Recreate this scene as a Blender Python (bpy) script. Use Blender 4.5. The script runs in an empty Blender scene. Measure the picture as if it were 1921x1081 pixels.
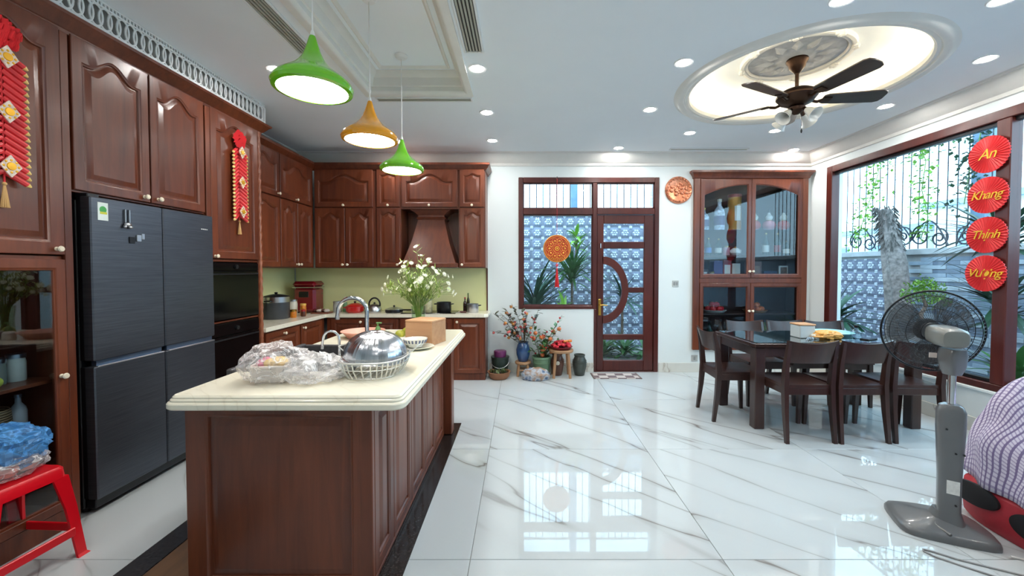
import bpy, bmesh, math, random
from mathutils import Vector, Matrix, noise as MN
random.seed(11)
SC = bpy.context.scene
COL = SC.collection
PI = math.pi
R = math.radians

# ---------------------------------------------------------------- camera, sky, exposure
EYE = 1.38
cd = bpy.data.cameras.new('camera')
cam = bpy.data.objects.new('camera', cd)
COL.objects.link(cam)
cam.location = (0, 0, EYE)
cam.rotation_euler = (R(88.5), 0, 0)
cd.sensor_width = 36
cd.lens = 760 / 1921 * 36
cd.shift_x = -16.5 / 1921
cd.shift_y = -15.6 / 1921
cd.clip_start = 0.05
SC.camera = cam
SC.view_settings.view_transform = 'Standard'
SC.view_settings.look = 'None'
SC.view_settings.gamma = 1
SC.view_settings.use_curve_mapping = False
SC.view_settings.exposure = 0.36
SC.cycles.use_denoising = True
SC.cycles.max_bounces = 10
SC.cycles.transparent_max_bounces = 24

w = bpy.data.worlds.new('overcast_sky')
SC.world = w
w.use_nodes = True
SKY = w.node_tree.nodes['Background']
SKY.inputs[0].default_value = (0.50, 0.80, 1.0, 1)
SKY.inputs[1].default_value = 4.6
LAMP = 230.0      # radiance of a downlight lens
SHADE = 26.0      # radiance of a pendant diffuser
COVE = 17.0

# ---------------------------------------------------------------- materials
def S(r, g, b):
    f = lambda c: (c / 255 / 12.92) if c / 255 <= 0.04045 else ((c / 255 + 0.055) / 1.055) ** 2.4
    return (f(r), f(g), f(b), 1)

def mul(c, k):
    return (c[0] * k, c[1] * k, c[2] * k, 1)

class NT:
    def __init__(s, name):
        s.m = bpy.data.materials.new(name)
        s.m.use_nodes = True
        s.t = s.m.node_tree
        s.b = s.t.nodes['Principled BSDF']
        s.out = s.t.nodes['Material Output']
    def n(s, kind, **kw):
        d = s.t.nodes.new(kind)
        for k, v in kw.items():
            if k in d.inputs:
                d.inputs[k].default_value = v
            else:
                setattr(d, k, v)
        return d
    def l(s, a, b):
        s.t.links.new(a, b)
    def ramp(s, fac, stops):
        r = s.n('ShaderNodeValToRGB')
        e = r.color_ramp.elements
        e[0].position, e[0].color = stops[0]
        e[1].position, e[1].color = stops[-1]
        for p, c in stops[1:-1]:
            q = e.new(p)
            q.color = c
        s.l(fac, r.inputs[0])
        return r.outputs[0]
    def coords(s, scale=(1, 1, 1), rot=(0, 0, 0), src='Object', jitter=True):
        tc = s.n('ShaderNodeTexCoord')
        mp = s.n('ShaderNodeMapping')
        mp.inputs['Scale'].default_value = scale
        mp.inputs['Rotation'].default_value = rot
        if jitter:
            oi = s.n('ShaderNodeObjectInfo')
            mm = s.n('ShaderNodeMath', operation='MULTIPLY')
            mm.inputs[1].default_value = 17
            s.l(oi.outputs['Random'], mm.inputs[0])
            va = s.n('ShaderNodeVectorMath', operation='ADD')
            s.l(tc.outputs[src], va.inputs[0])
            s.l(mm.outputs[0], va.inputs[1])
            s.l(va.outputs[0], mp.inputs[0])
        else:
            s.l(tc.outputs[src], mp.inputs[0])
        return mp.outputs[0]
    def bump(s, fac, strength, dist=0.004):
        b = s.n('ShaderNodeBump')
        b.inputs['Strength'].default_value = strength
        b.inputs['Distance'].default_value = dist
        s.l(fac, b.inputs['Height'])
        s.l(b.outputs[0], s.b.inputs['Normal'])

MATS = {}
def pm(name, col, rough=0.5, metal=0.0, var=0.12, scale=9.0, bump=0.0, coat=0.0, spec=0.5, emit=None, sub=0.0):
    """plain procedural surface: a colour with a slight mottling, and fine relief"""
    if name in MATS:
        return MATS[name]
    t = NT(name)
    v = t.coords()
    nz = t.n('ShaderNodeTexNoise', Scale=scale, Detail=3.0)
    t.l(v, nz.inputs['Vector'])
    c = t.ramp(nz.outputs[0], [(0.3, mul(col, 1 - var)), (0.7, mul(col, 1 + var))])
    t.l(c, t.b.inputs['Base Color'])
    t.b.inputs['Roughness'].default_value = rough
    t.b.inputs['Metallic'].default_value = metal
    t.b.inputs['Coat Weight'].default_value = coat
    t.b.inputs['Specular IOR Level'].default_value = spec
    if sub:
        t.b.inputs['Transmission Weight'].default_value = sub
    if bump:
        t.bump(nz.outputs[0], bump)
    if emit:
        t.b.inputs['Emission Color'].default_value = emit[0]
        t.b.inputs['Emission Strength'].default_value = emit[1]
    MATS[name] = t.m
    return t.m

def wood(name, dark, light, scale=(14, 14, 1.1), rough=0.32, coat=0.25):
    t = NT(name)
    v = t.coords(scale)
    nz = t.n('ShaderNodeTexNoise', Scale=1.6, Detail=5.0, Roughness=0.6, Distortion=0.6)
    t.l(v, nz.inputs['Vector'])
    v2 = t.coords((1.5, 1.5, 0.6))
    n2 = t.n('ShaderNodeTexNoise', Scale=1.3, Detail=2.0)
    t.l(v2, n2.inputs['Vector'])
    mx = t.n('ShaderNodeMath', operation='MULTIPLY_ADD')
    t.l(n2.outputs[0], mx.inputs[0])
    mx.inputs[1].default_value = 0.6
    mm = t.n('ShaderNodeMath', operation='MULTIPLY')
    mm.inputs[1].default_value = 0.55
    t.l(nz.outputs[0], mm.inputs[0])
    t.l(mm.outputs[0], mx.inputs[2])
    c = t.ramp(mx.outputs[0], [(0.38, dark), (0.58, tuple((a + b) / 2 for a, b in zip(dark, light))), (0.78, light)])
    t.l(c, t.b.inputs['Base Color'])
    t.b.inputs['Roughness'].default_value = rough
    t.b.inputs['Coat Weight'].default_value = coat
    t.b.inputs['Coat Roughness'].default_value = 0.2
    t.bump(nz.outputs[0], 0.08)
    MATS[name] = t.m
    return t.m

CHERRY = wood('cherry_wood', S(77, 32, 17), S(126, 63, 35), rough=0.36, coat=0.18)
MAHOG = wood('mahogany_frame', S(62, 20, 18), S(92, 36, 28), rough=0.35)
WENGE = wood('dark_chair_wood', S(40, 24, 22), S(66, 42, 36), rough=0.3)
PINE = wood('pale_box_wood', S(186, 136, 96), S(214, 168, 126), scale=(2, 14, 14), rough=0.55, coat=0)
STOOLW = wood('light_stool_wood', S(150, 108, 78), S(190, 150, 112), scale=(10, 10, 2), rough=0.5, coat=0)
PLANK = wood('brown_floor_plank', S(92, 64, 40), S(138, 100, 62), scale=(9, 1.2, 9), rough=0.3)
WHITEP = pm('white_wall_paint', S(230, 238, 238), 0.75, var=0.01, scale=3, bump=0.02)
CEILP = pm('white_ceiling_paint', S(240, 246, 250), 0.8, var=0.01, scale=3)
PLASTER = pm('white_plaster', S(232, 230, 224), 0.6, var=0.02)
KNOBM = pm('cream_ceramic_knob', S(240, 226, 200), 0.2, coat=0.5)
GOLD = pm('gold_metal', S(212, 165, 80), 0.25, 1.0)
BRASS = pm('antique_brass', S(66, 48, 38), 0.35, 0.9)
CHROME = pm('polished_chrome', S(215, 218, 222), 0.12, 1.0, var=0.03)
STEEL = pm('brushed_steel', S(196, 198, 202), 0.28, 1.0, var=0.05)
BLACK = pm('black_plastic', S(18, 19, 22), 0.35)
DARKM = pm('dark_metal', S(44, 46, 50), 0.35, 0.6)
WHITEPL = pm('white_plastic', S(236, 236, 232), 0.35, var=0.02)
REDPL = pm('red_plastic', S(222, 14, 32), 0.3, var=0.04)
REDPAPER = pm('red_paper', S(214, 36, 44), 0.55, var=0.06)
YEL = pm('yellow_ink', S(236, 188, 50), 0.5)
GREENLEAF = pm('green_leaf', S(66, 112, 58), 0.45, var=0.3, scale=6)
DKLEAF = pm('dark_green_leaf', S(40, 78, 56), 0.4, var=0.3, scale=6)
LTLEAF = pm('bright_green_leaf', S(122, 168, 58), 0.45, var=0.25, scale=6)
STEMM = pm('green_stem', S(110, 140, 66), 0.6, var=0.2)
BARK = pm('brown_bark', S(128, 108, 96), 0.9, var=0.35, scale=14, bump=1.0)
SOIL = pm('dark_soil', S(52, 40, 32), 0.95, var=0.4, scale=30)

def glass(name, tint=(0.97, 0.99, 1, 1), refl=1.0, ior=1.5):
    t = NT(name)
    tr = t.n('ShaderNodeBsdfTransparent', Color=tint)
    gl = t.n('ShaderNodeBsdfGlossy', Roughness=0.01)
    nz = t.n('ShaderNodeTexNoise', Scale=2.0)
    t.l(t.coords(), nz.inputs['Vector'])
    cr = t.ramp(nz.outputs[0], [(0.2, (0.97, 0.98, 1, 1)), (0.8, (1, 1, 1, 1))])
    t.l(cr, gl.inputs['Color'])
    fr = t.n('ShaderNodeFresnel', IOR=ior)
    mm = t.n('ShaderNodeMath', operation='MULTIPLY')
    mm.inputs[1].default_value = refl
    mm.use_clamp = True
    t.l(fr.outputs[0], mm.inputs[0])
    mx = t.n('ShaderNodeMixShader')
    ge = t.n('ShaderNodeNewGeometry')
    iv = t.n('ShaderNodeMath', operation='SUBTRACT')
    iv.inputs[0].default_value = 1.0
    t.l(ge.outputs['Backfacing'], iv.inputs[1])
    m2 = t.n('ShaderNodeMath', operation='MULTIPLY')     # a thin sheet mirrors at its near skin only
    t.l(mm.outputs[0], m2.inputs[0])
    t.l(iv.outputs[0], m2.inputs[1])
    t.l(m2.outputs[0], mx.inputs[0])
    t.l(tr.outputs[0], mx.inputs[1])
    t.l(gl.outputs[0], mx.inputs[2])
    t.l(mx.outputs[0], t.out.inputs[0])
    MATS[name] = t.m
    return t.m
GLASS = glass('clear_glass')
CGLASS = glass('cabinet_glass', (0.80, 0.88, 0.93, 1), 1.5, 1.5)

def film(name, tint, opac, white):
    """thin crinkled plastic: see-through with a milky, shiny skin"""
    t = NT(name)
    tr = t.n('ShaderNodeBsdfTransparent', Color=tint)
    t.b.inputs['Base Color'].default_value = white
    t.b.inputs['Roughness'].default_value = 0.32
    t.b.inputs['Specular IOR Level'].default_value = 0.35
    nz = t.n('ShaderNodeTexNoise', Scale=11.0, Detail=3.0, Distortion=1.2)
    t.l(t.coords(), nz.inputs['Vector'])
    cr = t.n('ShaderNodeMath', operation='PINGPONG')
    t.l(nz.outputs[0], cr.inputs[0])
    cr.inputs[1].default_value = 0.09
    t.bump(cr.outputs[0], 0.35, 0.02)
    lw = t.n('ShaderNodeLayerWeight', Blend=0.35)
    rr = t.ramp(cr.outputs[0], [(0.0, (min(1, opac * 4),) * 3 + (1,)), (0.028, (opac,) * 3 + (1,)), (0.09, (opac * 0.5,) * 3 + (1,))])  # opaque white crease lines imitate bright highlight streaks on the film
    ad = t.n('ShaderNodeMath', operation='MULTIPLY_ADD')
    t.l(lw.outputs['Facing'], ad.inputs[0])
    ad.inputs[1].default_value = 0.30
    t.l(rr, ad.inputs[2])
    ad.use_clamp = True
    mx = t.n('ShaderNodeMixShader')
    t.l(ad.outputs[0], mx.inputs[0])
    t.l(tr.outputs[0], mx.inputs[1])
    t.l(t.b.outputs[0], mx.inputs[2])
    t.l(mx.outputs[0], t.out.inputs[0])
    MATS[name] = t.m
    return t.m
CLEARBAG = film('clear_plastic_film', (0.98, 0.98, 0.98, 1), 0.22, S(240, 236, 236))
BLUEBAG = film('blue_plastic_film', (0.55, 0.78, 0.97, 1), 0.55, S(90, 160, 225))
FANBLADE = film('translucent_grey_blade', (0.72, 0.74, 0.76, 1), 0.30, S(120, 124, 128))

def emis(name, col, k):
    t = NT(name)
    e = t.n('ShaderNodeEmission', Color=col, Strength=k)
    nz = t.n('ShaderNodeTexNoise', Scale=3.0)
    t.l(t.coords(), nz.inputs['Vector'])
    c = t.ramp(nz.outputs[0], [(0.0, mul(col, 0.97)), (1.0, col)])
    t.l(c, e.inputs[0])
    t.l(e.outputs[0], t.out.inputs[0])
    MATS[name] = t.m
    return t.m
LENS = emis('downlight_lens_glow', (1, 0.97, 0.93, 1), LAMP)
DIFFU = emis('pendant_diffuser_glow', (1, 0.97, 0.90, 1), SHADE)
STRIP = emis('cove_strip_glow', (1, 0.80, 0.52, 1), COVE)

def marble(name, base, vein, rough, vs=1.0):
    t = NT(name)
    v = t.coords((1, 1, 1), (0, 0, R(44)), jitter=True, src='Object')
    mp = t.n('ShaderNodeMapping')
    mp.inputs['Scale'].default_value = (0.20 * vs, 1.25 * vs, 1)
    t.l(v, mp.inputs[0])
    nz = t.n('ShaderNodeTexNoise', Scale=1.3, Detail=4.0, Roughness=0.42, Distortion=0.12)
    t.l(mp.outputs[0], nz.inputs['Vector'])
    sb = t.n('ShaderNodeMath', operation='SUBTRACT')
    sb.inputs[1].default_value = 0.5
    t.l(nz.outputs[0], sb.inputs[0])
    ab = t.n('ShaderNodeMath', operation='ABSOLUTE')
    t.l(sb.outputs[0], ab.inputs[0])
    mid = tuple(a * 0.72 + b * 0.28 for a, b in zip(base, vein))
    c = t.ramp(ab.outputs[0], [(0.0, vein), (0.004, mid), (0.016, tuple(a * 0.93 + b * 0.07 for a, b in zip(base, vein))), (0.07, base)])
    n2 = t.n('ShaderNodeTexNoise', Scale=0.9, Detail=2.0)
    t.l(v, n2.inputs['Vector'])
    msk = t.ramp(n2.outputs[0], [(0.34, (0.2, 0.2, 0.2, 1)), (0.50, (1, 1, 1, 1))])
    mx = t.n('ShaderNodeMix', data_type='RGBA')
    t.l(msk, mx.inputs[0])
    mx.inputs[6].default_value = base
    t.l(c, mx.inputs[7])
    t.l(mx.outputs[2], t.b.inputs['Base Color'])
    t.b.inputs['Roughness'].default_value = rough
    MATS[name] = t.m
    return t.m
TILEM = marble('polished_white_marble', S(197, 204, 206), S(128, 124, 120), 0.02)
BASEM = marble('baseboard_marble', S(222, 222, 214), S(170, 160, 146), 0.15, 3)
QUARTZ = marble('cream_quartz', S(240, 234, 214), S(226, 218, 196), 0.16, 3)
GRANITE = pm('dark_granite', S(44, 38, 36), 0.16, var=0.7, scale=90)

# ---------------------------------------------------------------- mesh building
def xf(o, u, v, w):
    u, v, w = Vector(u), Vector(v), Vector(w)
    return Matrix(((u.x, v.x, w.x, o[0]), (u.y, v.y, w.y, o[1]), (u.z, v.z, w.z, o[2]), (0, 0, 0, 1)))
def facing(kind, a, face, z):
    """u runs along the wall, v up, w out of the cabinet: B looks to -Y, L looks to +X"""
    if kind == 'B':
        return xf((a, face, z), (1, 0, 0), (0, 0, 1), (0, -1, 0))
    return xf((face, a, z), (0, 1, 0), (0, 0, 1), (1, 0, 0))
def at(loc, rz=0, rx=0, ry=0, s=1.0):
    return Matrix.Translation(loc) @ Matrix.Rotation(rz, 4, 'Z') @ Matrix.Rotation(ry, 4, 'Y') @ Matrix.Rotation(rx, 4, 'X') @ Matrix.Diagonal((s, s, s, 1) if not hasattr(s, '__len__') else (*s, 1))
def aim(p, d, up=(0, 0, 1)):
    """matrix whose z axis runs along d"""
    d = Vector(d).normalized()
    u = Vector(up)
    if abs(d.dot(u)) > 0.98:
        u = Vector((0, 1, 0))
    x = u.cross(d).normalized()
    y = d.cross(x)
    return xf(p, x, y, d)

class MB:
    def __init__(s, M=None):
        s.v, s.f, s.mi, s.M, s.c = [], [], [], M, 0
    def add(s, vs, fs, M=None):
        b = len(s.v)
        for p in vs:
            p = Vector(p)
            if M is not None:
                p = M @ p
            if s.M is not None:
                p = s.M @ p
            s.v.append(p)
        for f in fs:
            s.f.append([i + b for i in f])
            s.mi.append(s.c)
        return s
    def box(s, x0, x1, y0, y1, z0, z1, c=0.0, M=None):
        if c <= 0:
            vs = [(x, y, z) for x in (x0, x1) for y in (y0, y1) for z in (z0, z1)]
            return s.add(vs, [(0, 1, 3, 2), (4, 6, 7, 5), (0, 4, 5, 1), (2, 3, 7, 6), (0, 2, 6, 4), (1, 5, 7, 3)], M)
        lo, hi = (x0, y0, z0), (x1, y1, z1)
        c = min(c, *[(h - l) * 0.45 for l, h in zip(lo, hi)])
        vs, ix = [], {}
        for sx in (0, 1):
            for sy in (0, 1):
                for sz in (0, 1):
                    sg = (sx, sy, sz)
                    for ax in range(3):
                        p = [(hi if sg[k] else lo)[k] + (0 if k == ax else (-c if sg[k] else c)) for k in range(3)]
                        ix[sg, ax] = len(vs)
                        vs.append(p)
        fs = []
        for ax in range(3):
            a, b = [k for k in range(3) if k != ax]
            for t in (0, 1):
                q = []
                for (i, j) in ((0, 0), (1, 0), (1, 1), (0, 1)):
                    g = [0, 0, 0]
                    g[ax], g[a], g[b] = t, i, j
                    q.append(ix[tuple(g), ax])
                fs.append(q)
            for i in (0, 1):
                for j in (0, 1):
                    g0, g1 = [0, 0, 0], [0, 0, 0]
                    g0[a] = g1[a] = i
                    g0[b] = g1[b] = j
                    g1[ax] = 1
                    g0, g1 = tuple(g0), tuple(g1)
                    fs.append([ix[g0, a], ix[g1, a], ix[g1, b], ix[g0, b]])
        for sx in (0, 1):
            for sy in (0, 1):
                for sz in (0, 1):
                    fs.append([ix[(sx, sy, sz), k] for k in range(3)])
        return s.add(vs, fs, M)
    def loft(s, rings, closed=True, caps=True, loop=False, M=None):
        n = len(rings[0])
        vs = [p for r in rings for p in r]
        fs = []
        m = len(rings)
        for i in range(m if loop else m - 1):
            j = (i + 1) % m
            for k in range(n if closed else n - 1):
                l = (k + 1) % n
                fs.append((i * n + k, i * n + l, j * n + l, j * n + k))
        if caps and closed and not loop:
            fs.append(list(range(n)))
            fs.append(list(range((m - 1) * n, m * n)))
        return s.add(vs, fs, M)
    def tube(s, pts, r, n=8, loop=False, caps=True, M=None, lobes=None):
        P = [Vector(p) for p in pts]
        m = len(P)
        rr = r if hasattr(r, '__len__') else [r] * m
        T = []
        for i in range(m):
            a = P[(i - 1) % m] if (loop or i > 0) else P[i]
            b = P[(i + 1) % m] if (loop or i < m - 1) else P[i]
            d = b - a
            T.append(d.normalized() if d.length > 1e-9 else Vector((0, 0, 1)))
        up = Vector((0, 0, 1)) if abs(T[0].z) < 0.9 else Vector((1, 0, 0))
        N = (up - T[0] * up.dot(T[0])).normalized()
        rings = []
        for i in range(m):
            N = (N - T[i] * N.dot(T[i]))
            N = N.normalized() if N.length > 1e-6 else Vector((1, 0, 0))
            B = T[i].cross(N)
            rings.append([P[i] + (N * math.cos(2 * PI * k / n) + B * math.sin(2 * PI * k / n)) * rr[i] for k in range(n)])
        return s.loft(rings, caps=caps, loop=loop, M=M)
    def cyl(s, p0, p1, r0, r1=None, n=16, M=None):
        return s.tube([p0, p1], [r0, r0 if r1 is None else r1], n, M=M)
    def lathe(s, prof, n=24, c=(0, 0, 0), M=None, close=False):
        rings = [[(c[0] + max(r, 1e-4) * math.cos(2 * PI * k / n), c[1] + max(r, 1e-4) * math.sin(2 * PI * k / n), c[2] + z) for k in range(n)] for r, z in prof]
        return s.loft(rings, caps=not close, loop=close, M=M)
    def prism(s, poly, lo, hi, plane='xy', M=None):
        def p3(a, b, h):
            return {'xy': (a, b, h), 'xz': (a, h, b), 'yz': (h, a, b)}[plane]
        return s.loft([[p3(a, b, lo) for a, b in poly], [p3(a, b, hi) for a, b in poly]], M=M)
    def ball(s, c, rx, ry=None, rz=None, n=12, M=None):
        ry, rz = ry or rx, rz or rx
        m = max(4, n // 2)
        rings = []
        for i in range(m + 1):
            t = -PI / 2 + PI * (0.02 + 0.96 * i / m)
            rings.append([(c[0] + rx * math.cos(t) * math.cos(2 * PI * k / n), c[1] + ry * math.cos(t) * math.sin(2 * PI * k / n), c[2] + rz * math.sin(t)) for k in range(n)])
        return s.loft(rings, M=M)
    def torus(s, c, Rr, r, n=32, m=8, M=None):
        return s.tube([(c[0] + Rr * math.cos(2 * PI * k / n), c[1] + Rr * math.sin(2 * PI * k / n), c[2]) for k in range(n)], r, m, loop=True, M=M)
    def grid(s, fn, nu, nv, M=None):
        vs = [fn(i / nu, j / nv) for j in range(nv + 1) for i in range(nu + 1)]
        fs = [(j * (nu + 1) + i, j * (nu + 1) + i + 1, (j + 1) * (nu + 1) + i + 1, (j + 1) * (nu + 1) + i) for j in range(nv) for i in range(nu)]
        return s.add(vs, fs, M)
    def sheet(s, fn, nu, nv, off, M=None):
        """a surface with a real thickness: fn and fn + off joined at the rim"""
        o = Vector(off)
        A = [[Vector(fn(i / nu, j / nv)) for i in range(nu + 1)] for j in range(nv + 1)]
        s.add([p for r in A for p in r], [(j * (nu + 1) + i, j * (nu + 1) + i + 1, (j + 1) * (nu + 1) + i + 1, (j + 1) * (nu + 1) + i) for j in range(nv) for i in range(nu)], M)
        s.add([p + o for r in A for p in r], [(j * (nu + 1) + i, j * (nu + 1) + i + 1, (j + 1) * (nu + 1) + i + 1, (j + 1) * (nu + 1) + i) for j in range(nv) for i in range(nu)], M)
        rim = A[0] + [r[-1] for r in A[1:]] + A[-1][::-1][1:] + [r[0] for r in A[::-1][1:-1]]
        return s.loft([rim, [p + o for p in rim]], caps=False, M=M)
    def blob(s, c, rx, ry, rz, amp=0.1, fr=3.0, seed=0, n=28, flat=None, sq=1.0, M=None):
        m = n // 2
        rings = []
        pw = lambda x: math.copysign(abs(x) ** sq, x)
        for i in range(m + 1):
            t = -PI / 2 + PI * (0.01 + 0.98 * i / m)
            ring = []
            for k in range(n):
                a = 2 * PI * k / n
                d = Vector((pw(math.cos(t)) * pw(math.cos(a)), pw(math.cos(t)) * pw(math.sin(a)), pw(math.sin(t))))
                q = d * fr + Vector((seed * 7.3, seed * 3.1, seed))
                e = 1 + amp * (1 - 2 * abs(MN.noise(q))) + amp * 0.5 * MN.noise(q * 2.7)
                p = Vector((c[0] + rx * d.x * e, c[1] + ry * d.y * e, c[2] + rz * d.z * e))
                if flat is not None and p.z < flat:
                    p.z = flat + 0.0005 * random.random()
                ring.append(p)
            rings.append(ring)
        return s.loft(rings, M=M)

def mesh_of(name, mb, mats, shift=None, angle=35, recalc=True):
    me = bpy.data.meshes.new(name)
    vs = mb.v if shift is None else [p - shift for p in mb.v]
    me.from_pydata([tuple(p) for p in vs], [], mb.f)
    if not hasattr(mats, '__len__'):
        mats = [mats]
    for m in mats:
        me.materials.append(m)
    if len(mats) > 1:
        me.polygons.foreach_set('material_index', mb.mi)
    if recalc:
        bm = bmesh.new()
        bm.from_mesh(me)
        bmesh.ops.recalc_face_normals(bm, faces=bm.faces)
        bm.to_mesh(me)
        bm.free()
    if angle:
        me.polygons.foreach_set('use_smooth', [True] * len(me.polygons))
        me.set_sharp_from_angle(angle=R(angle))
    me.update()
    return me

def rootloc(o):
    v = Vector((0, 0, 0))
    while o is not None:
        v += o.location
        o = o.parent
    return v

def link(o, parent=None):
    COL.objects.link(o)
    if parent is not None:
        o.parent = parent
    return o

def obj(name, mb, mats, parent=None, L=False, label=None, angle=35, kind=None):
    """one mesh object; points are in the world unless L (then in the parent's own frame)"""
    sh = None if (parent is None or L) else rootloc(parent)
    o = link(bpy.data.objects.new(name, mesh_of(name, mb, mats, sh, angle)), parent)
    if label:
        o['label'] = label
    if kind:
        o['kind'] = kind
    return o

def piece(name, me, parent, M, L=False):
    """a copy of a shared mesh as a part; M is in the world unless L"""
    o = link(bpy.data.objects.new(name, me), parent)
    if not L and parent is not None:
        M = Matrix.Translation(-rootloc(parent)) @ M
    o.matrix_local = M
    return o

def thing(name, label, cat, loc=(0, 0, 0), rz=0.0, group=None):
    o = link(bpy.data.objects.new(name, None))
    o.empty_display_size = 0.1
    o.location = loc
    o.rotation_euler = (0, 0, rz)
    o['label'], o['category'] = label, cat
    if group:
        o['group'] = group
    return o

def single(name, mb, mats, label, cat, group=None, angle=35, loc=None):
    """a thing that is one mesh; its origin goes to loc"""
    sh = Vector(loc) if loc else None
    o = link(bpy.data.objects.new(name, mesh_of(name, mb, mats, sh, angle)))
    if loc:
        o.location = loc
    o['label'], o['category'] = label, cat
    if group:
        o['group'] = group
    return o

def struct(name, mb, mats, parent=None, angle=35):
    o = obj(name, mb, mats, parent, angle=angle)
    o['kind'] = 'structure'
    return o

def dup(root, label, loc, rz=None, group=None):
    r = root.copy()
    COL.objects.link(r)
    r.location = loc
    if rz is not None:
        r.rotation_euler = (0, 0, rz)
    r['label'] = label
    for ch in list(root.children):
        c = ch.copy()
        COL.objects.link(c)
        c.parent = r
        for g in list(ch.children):
            d = g.copy()
            COL.objects.link(d)
            d.parent = c
    return r

def text_mb(txt, size, depth, M, shear=0.0, space=1.0):
    cu = bpy.data.curves.new('lettering', 'FONT')
    cu.body, cu.size, cu.extrude, cu.shear, cu.space_character = txt, size, depth, shear, space
    cu.align_x, cu.align_y = 'CENTER', 'CENTER'
    cu.resolution_u = 3
    o = link(bpy.data.objects.new('lettering', cu))
    me = bpy.data.meshes.new_from_object(o.evaluated_get(bpy.context.evaluated_depsgraph_get()))
    mb = MB()
    mb.add([v.co.copy() for v in me.vertices], [list(p.vertices) for p in me.polygons], M)
    bpy.data.objects.remove(o)
    bpy.data.curves.remove(cu)
    bpy.data.meshes.remove(me)
    return mb

def sweep(path, prof, closed=False):
    """moulding: path of (x, y); prof of (out, z); out is to the right of travel"""
    P = [Vector((a, b)) for a, b in path]
    n = len(P)
    rings = []
    for i in range(n):
        d0 = (P[i] - P[i - 1]).normalized() if (i > 0 or closed) else None
        d1 = (P[(i + 1) % n] - P[i]).normalized() if (i < n - 1 or closed) else None
        d0 = d0 or d1
        d1 = d1 or d0
        n0, n1 = Vector((d0.y, -d0.x)), Vector((d1.y, -d1.x))
        m = (n0 + n1)
        m = m / max(0.2, (1 + n0.dot(n1)))
        rings.append([(P[i].x + m.x * o, P[i].y + m.y * o, z) for o, z in prof])
    mb = MB()
    mb.loft(rings, loop=closed)
    return mb
# ---------------------------------------------------------------- room shell
ZC, YB, XR, XL, YF = 2.90, 5.40, 3.85, -3.02, -2.8

fl = link(bpy.data.objects.new('floor', None))
fl['kind'] = 'structure'
m = MB().box(XL - 0.1, XR + 0.2, YF - 0.2, YB + 0.36, -0.12, -0.006)
obj('floor_bed', m, pm('grey_grout', S(150, 148, 142), 0.8), fl)
gx = [XL] + [-0.24 + 1.2 * k for k in range(-2, 4) if XL + 0.05 < -0.24 + 1.2 * k < XR - 0.05] + [XR]
gy = [YF] + [1.89 + 1.18 * k for k in range(-3, 3) if YF + 0.05 < 1.89 + 1.18 * k < YB - 0.05] + [YB]
cache = {}
for i in range(len(gx) - 1):
    for j in range(len(gy) - 1):
        wx, wy = round(gx[i + 1] - gx[i], 4), round(gy[j + 1] - gy[j], 4)
        if (wx, wy) not in cache:
            g = 0.0014
            cache[wx, wy] = mesh_of('floor_tile', MB().box(-wx / 2 + g, wx / 2 - g, -wy / 2 + g, wy / 2 - g, -0.012, 0.0, 0.0012), TILEM, angle=0)
        piece('floor_tile', cache[wx, wy], fl, Matrix.Translation(((gx[i] + gx[i + 1]) / 2, (gy[j] + gy[j + 1]) / 2, 0)))

# granite and plank strip let into the floor round the island
inl = link(bpy.data.objects.new('trim_1', None))
inl['kind'] = 'structure'
for (a, b, c, d) in ((-0.665, -0.53, 1.0, 3.585), (-1.83, -1.70, 1.0, 3.585), (-1.70, -0.665, 3.44, 3.585)):
    obj('granite_strip', MB().box(a, b, c, d, 0.0002, 0.006, 0.002), GRANITE, inl)
y = 1.0
k = 0
while y < 3.43:
    ln = min((0.62, 0.10)[k % 2], 3.438 - y)
    if ln > 0.02:
        obj('plank', MB().box(-1.697, -1.40, y + 0.003, y + ln - 0.003, 0.0002, 0.0055, 0.002), (PLANK, MAHOG)[k % 2], inl)
    y += ln
    k += 1

bw = MB()
Y1 = YB + 0.36
bw.box(XL - 0.2, -0.03, YB, YB + 0.2, -0.1, 3.3)
bw.box(-0.03, 1.0, YB, YB + 0.2, -0.1, 0.846)
bw.box(-0.03, 1.836, YB, YB + 0.2, 2.594, 3.3)
bw.box(1.836, 2.30, YB, Y1, -0.1, 3.3)
bw.box(2.30, 3.77, YB, Y1, -0.1, 0.31)
bw.box(2.30, 3.77, YB, Y1, 2.64, 3.3)
bw.box(2.30, 3.77, YB + 0.34, Y1, 0.31, 2.64)
bw.box(3.77, 4.05, YB, Y1, -0.1, 3.3)
struct('wall_back', bw, WHITEP)
rw = MB()
rw.box(XR, 4.05, 5.12, YB, -0.1, 3.3)
rw.box(XR, 4.05, 0.50, 5.12, -0.1, 0.385)
rw.box(XR, 4.05, 0.50, 5.12, 2.655, 3.3)
rw.box(XR, 4.05, YF, 0.50, -0.1, 3.3)
struct('wall_right', rw, WHITEP)
struct('wall_left', MB().box(XL - 0.2, XL, YF, YB, -0.1, 3.3), WHITEP)
struct('wall_front', MB().box(XL - 0.2, 4.05, YF - 0.2, YF, -0.1, 3.3), WHITEP)

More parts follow.
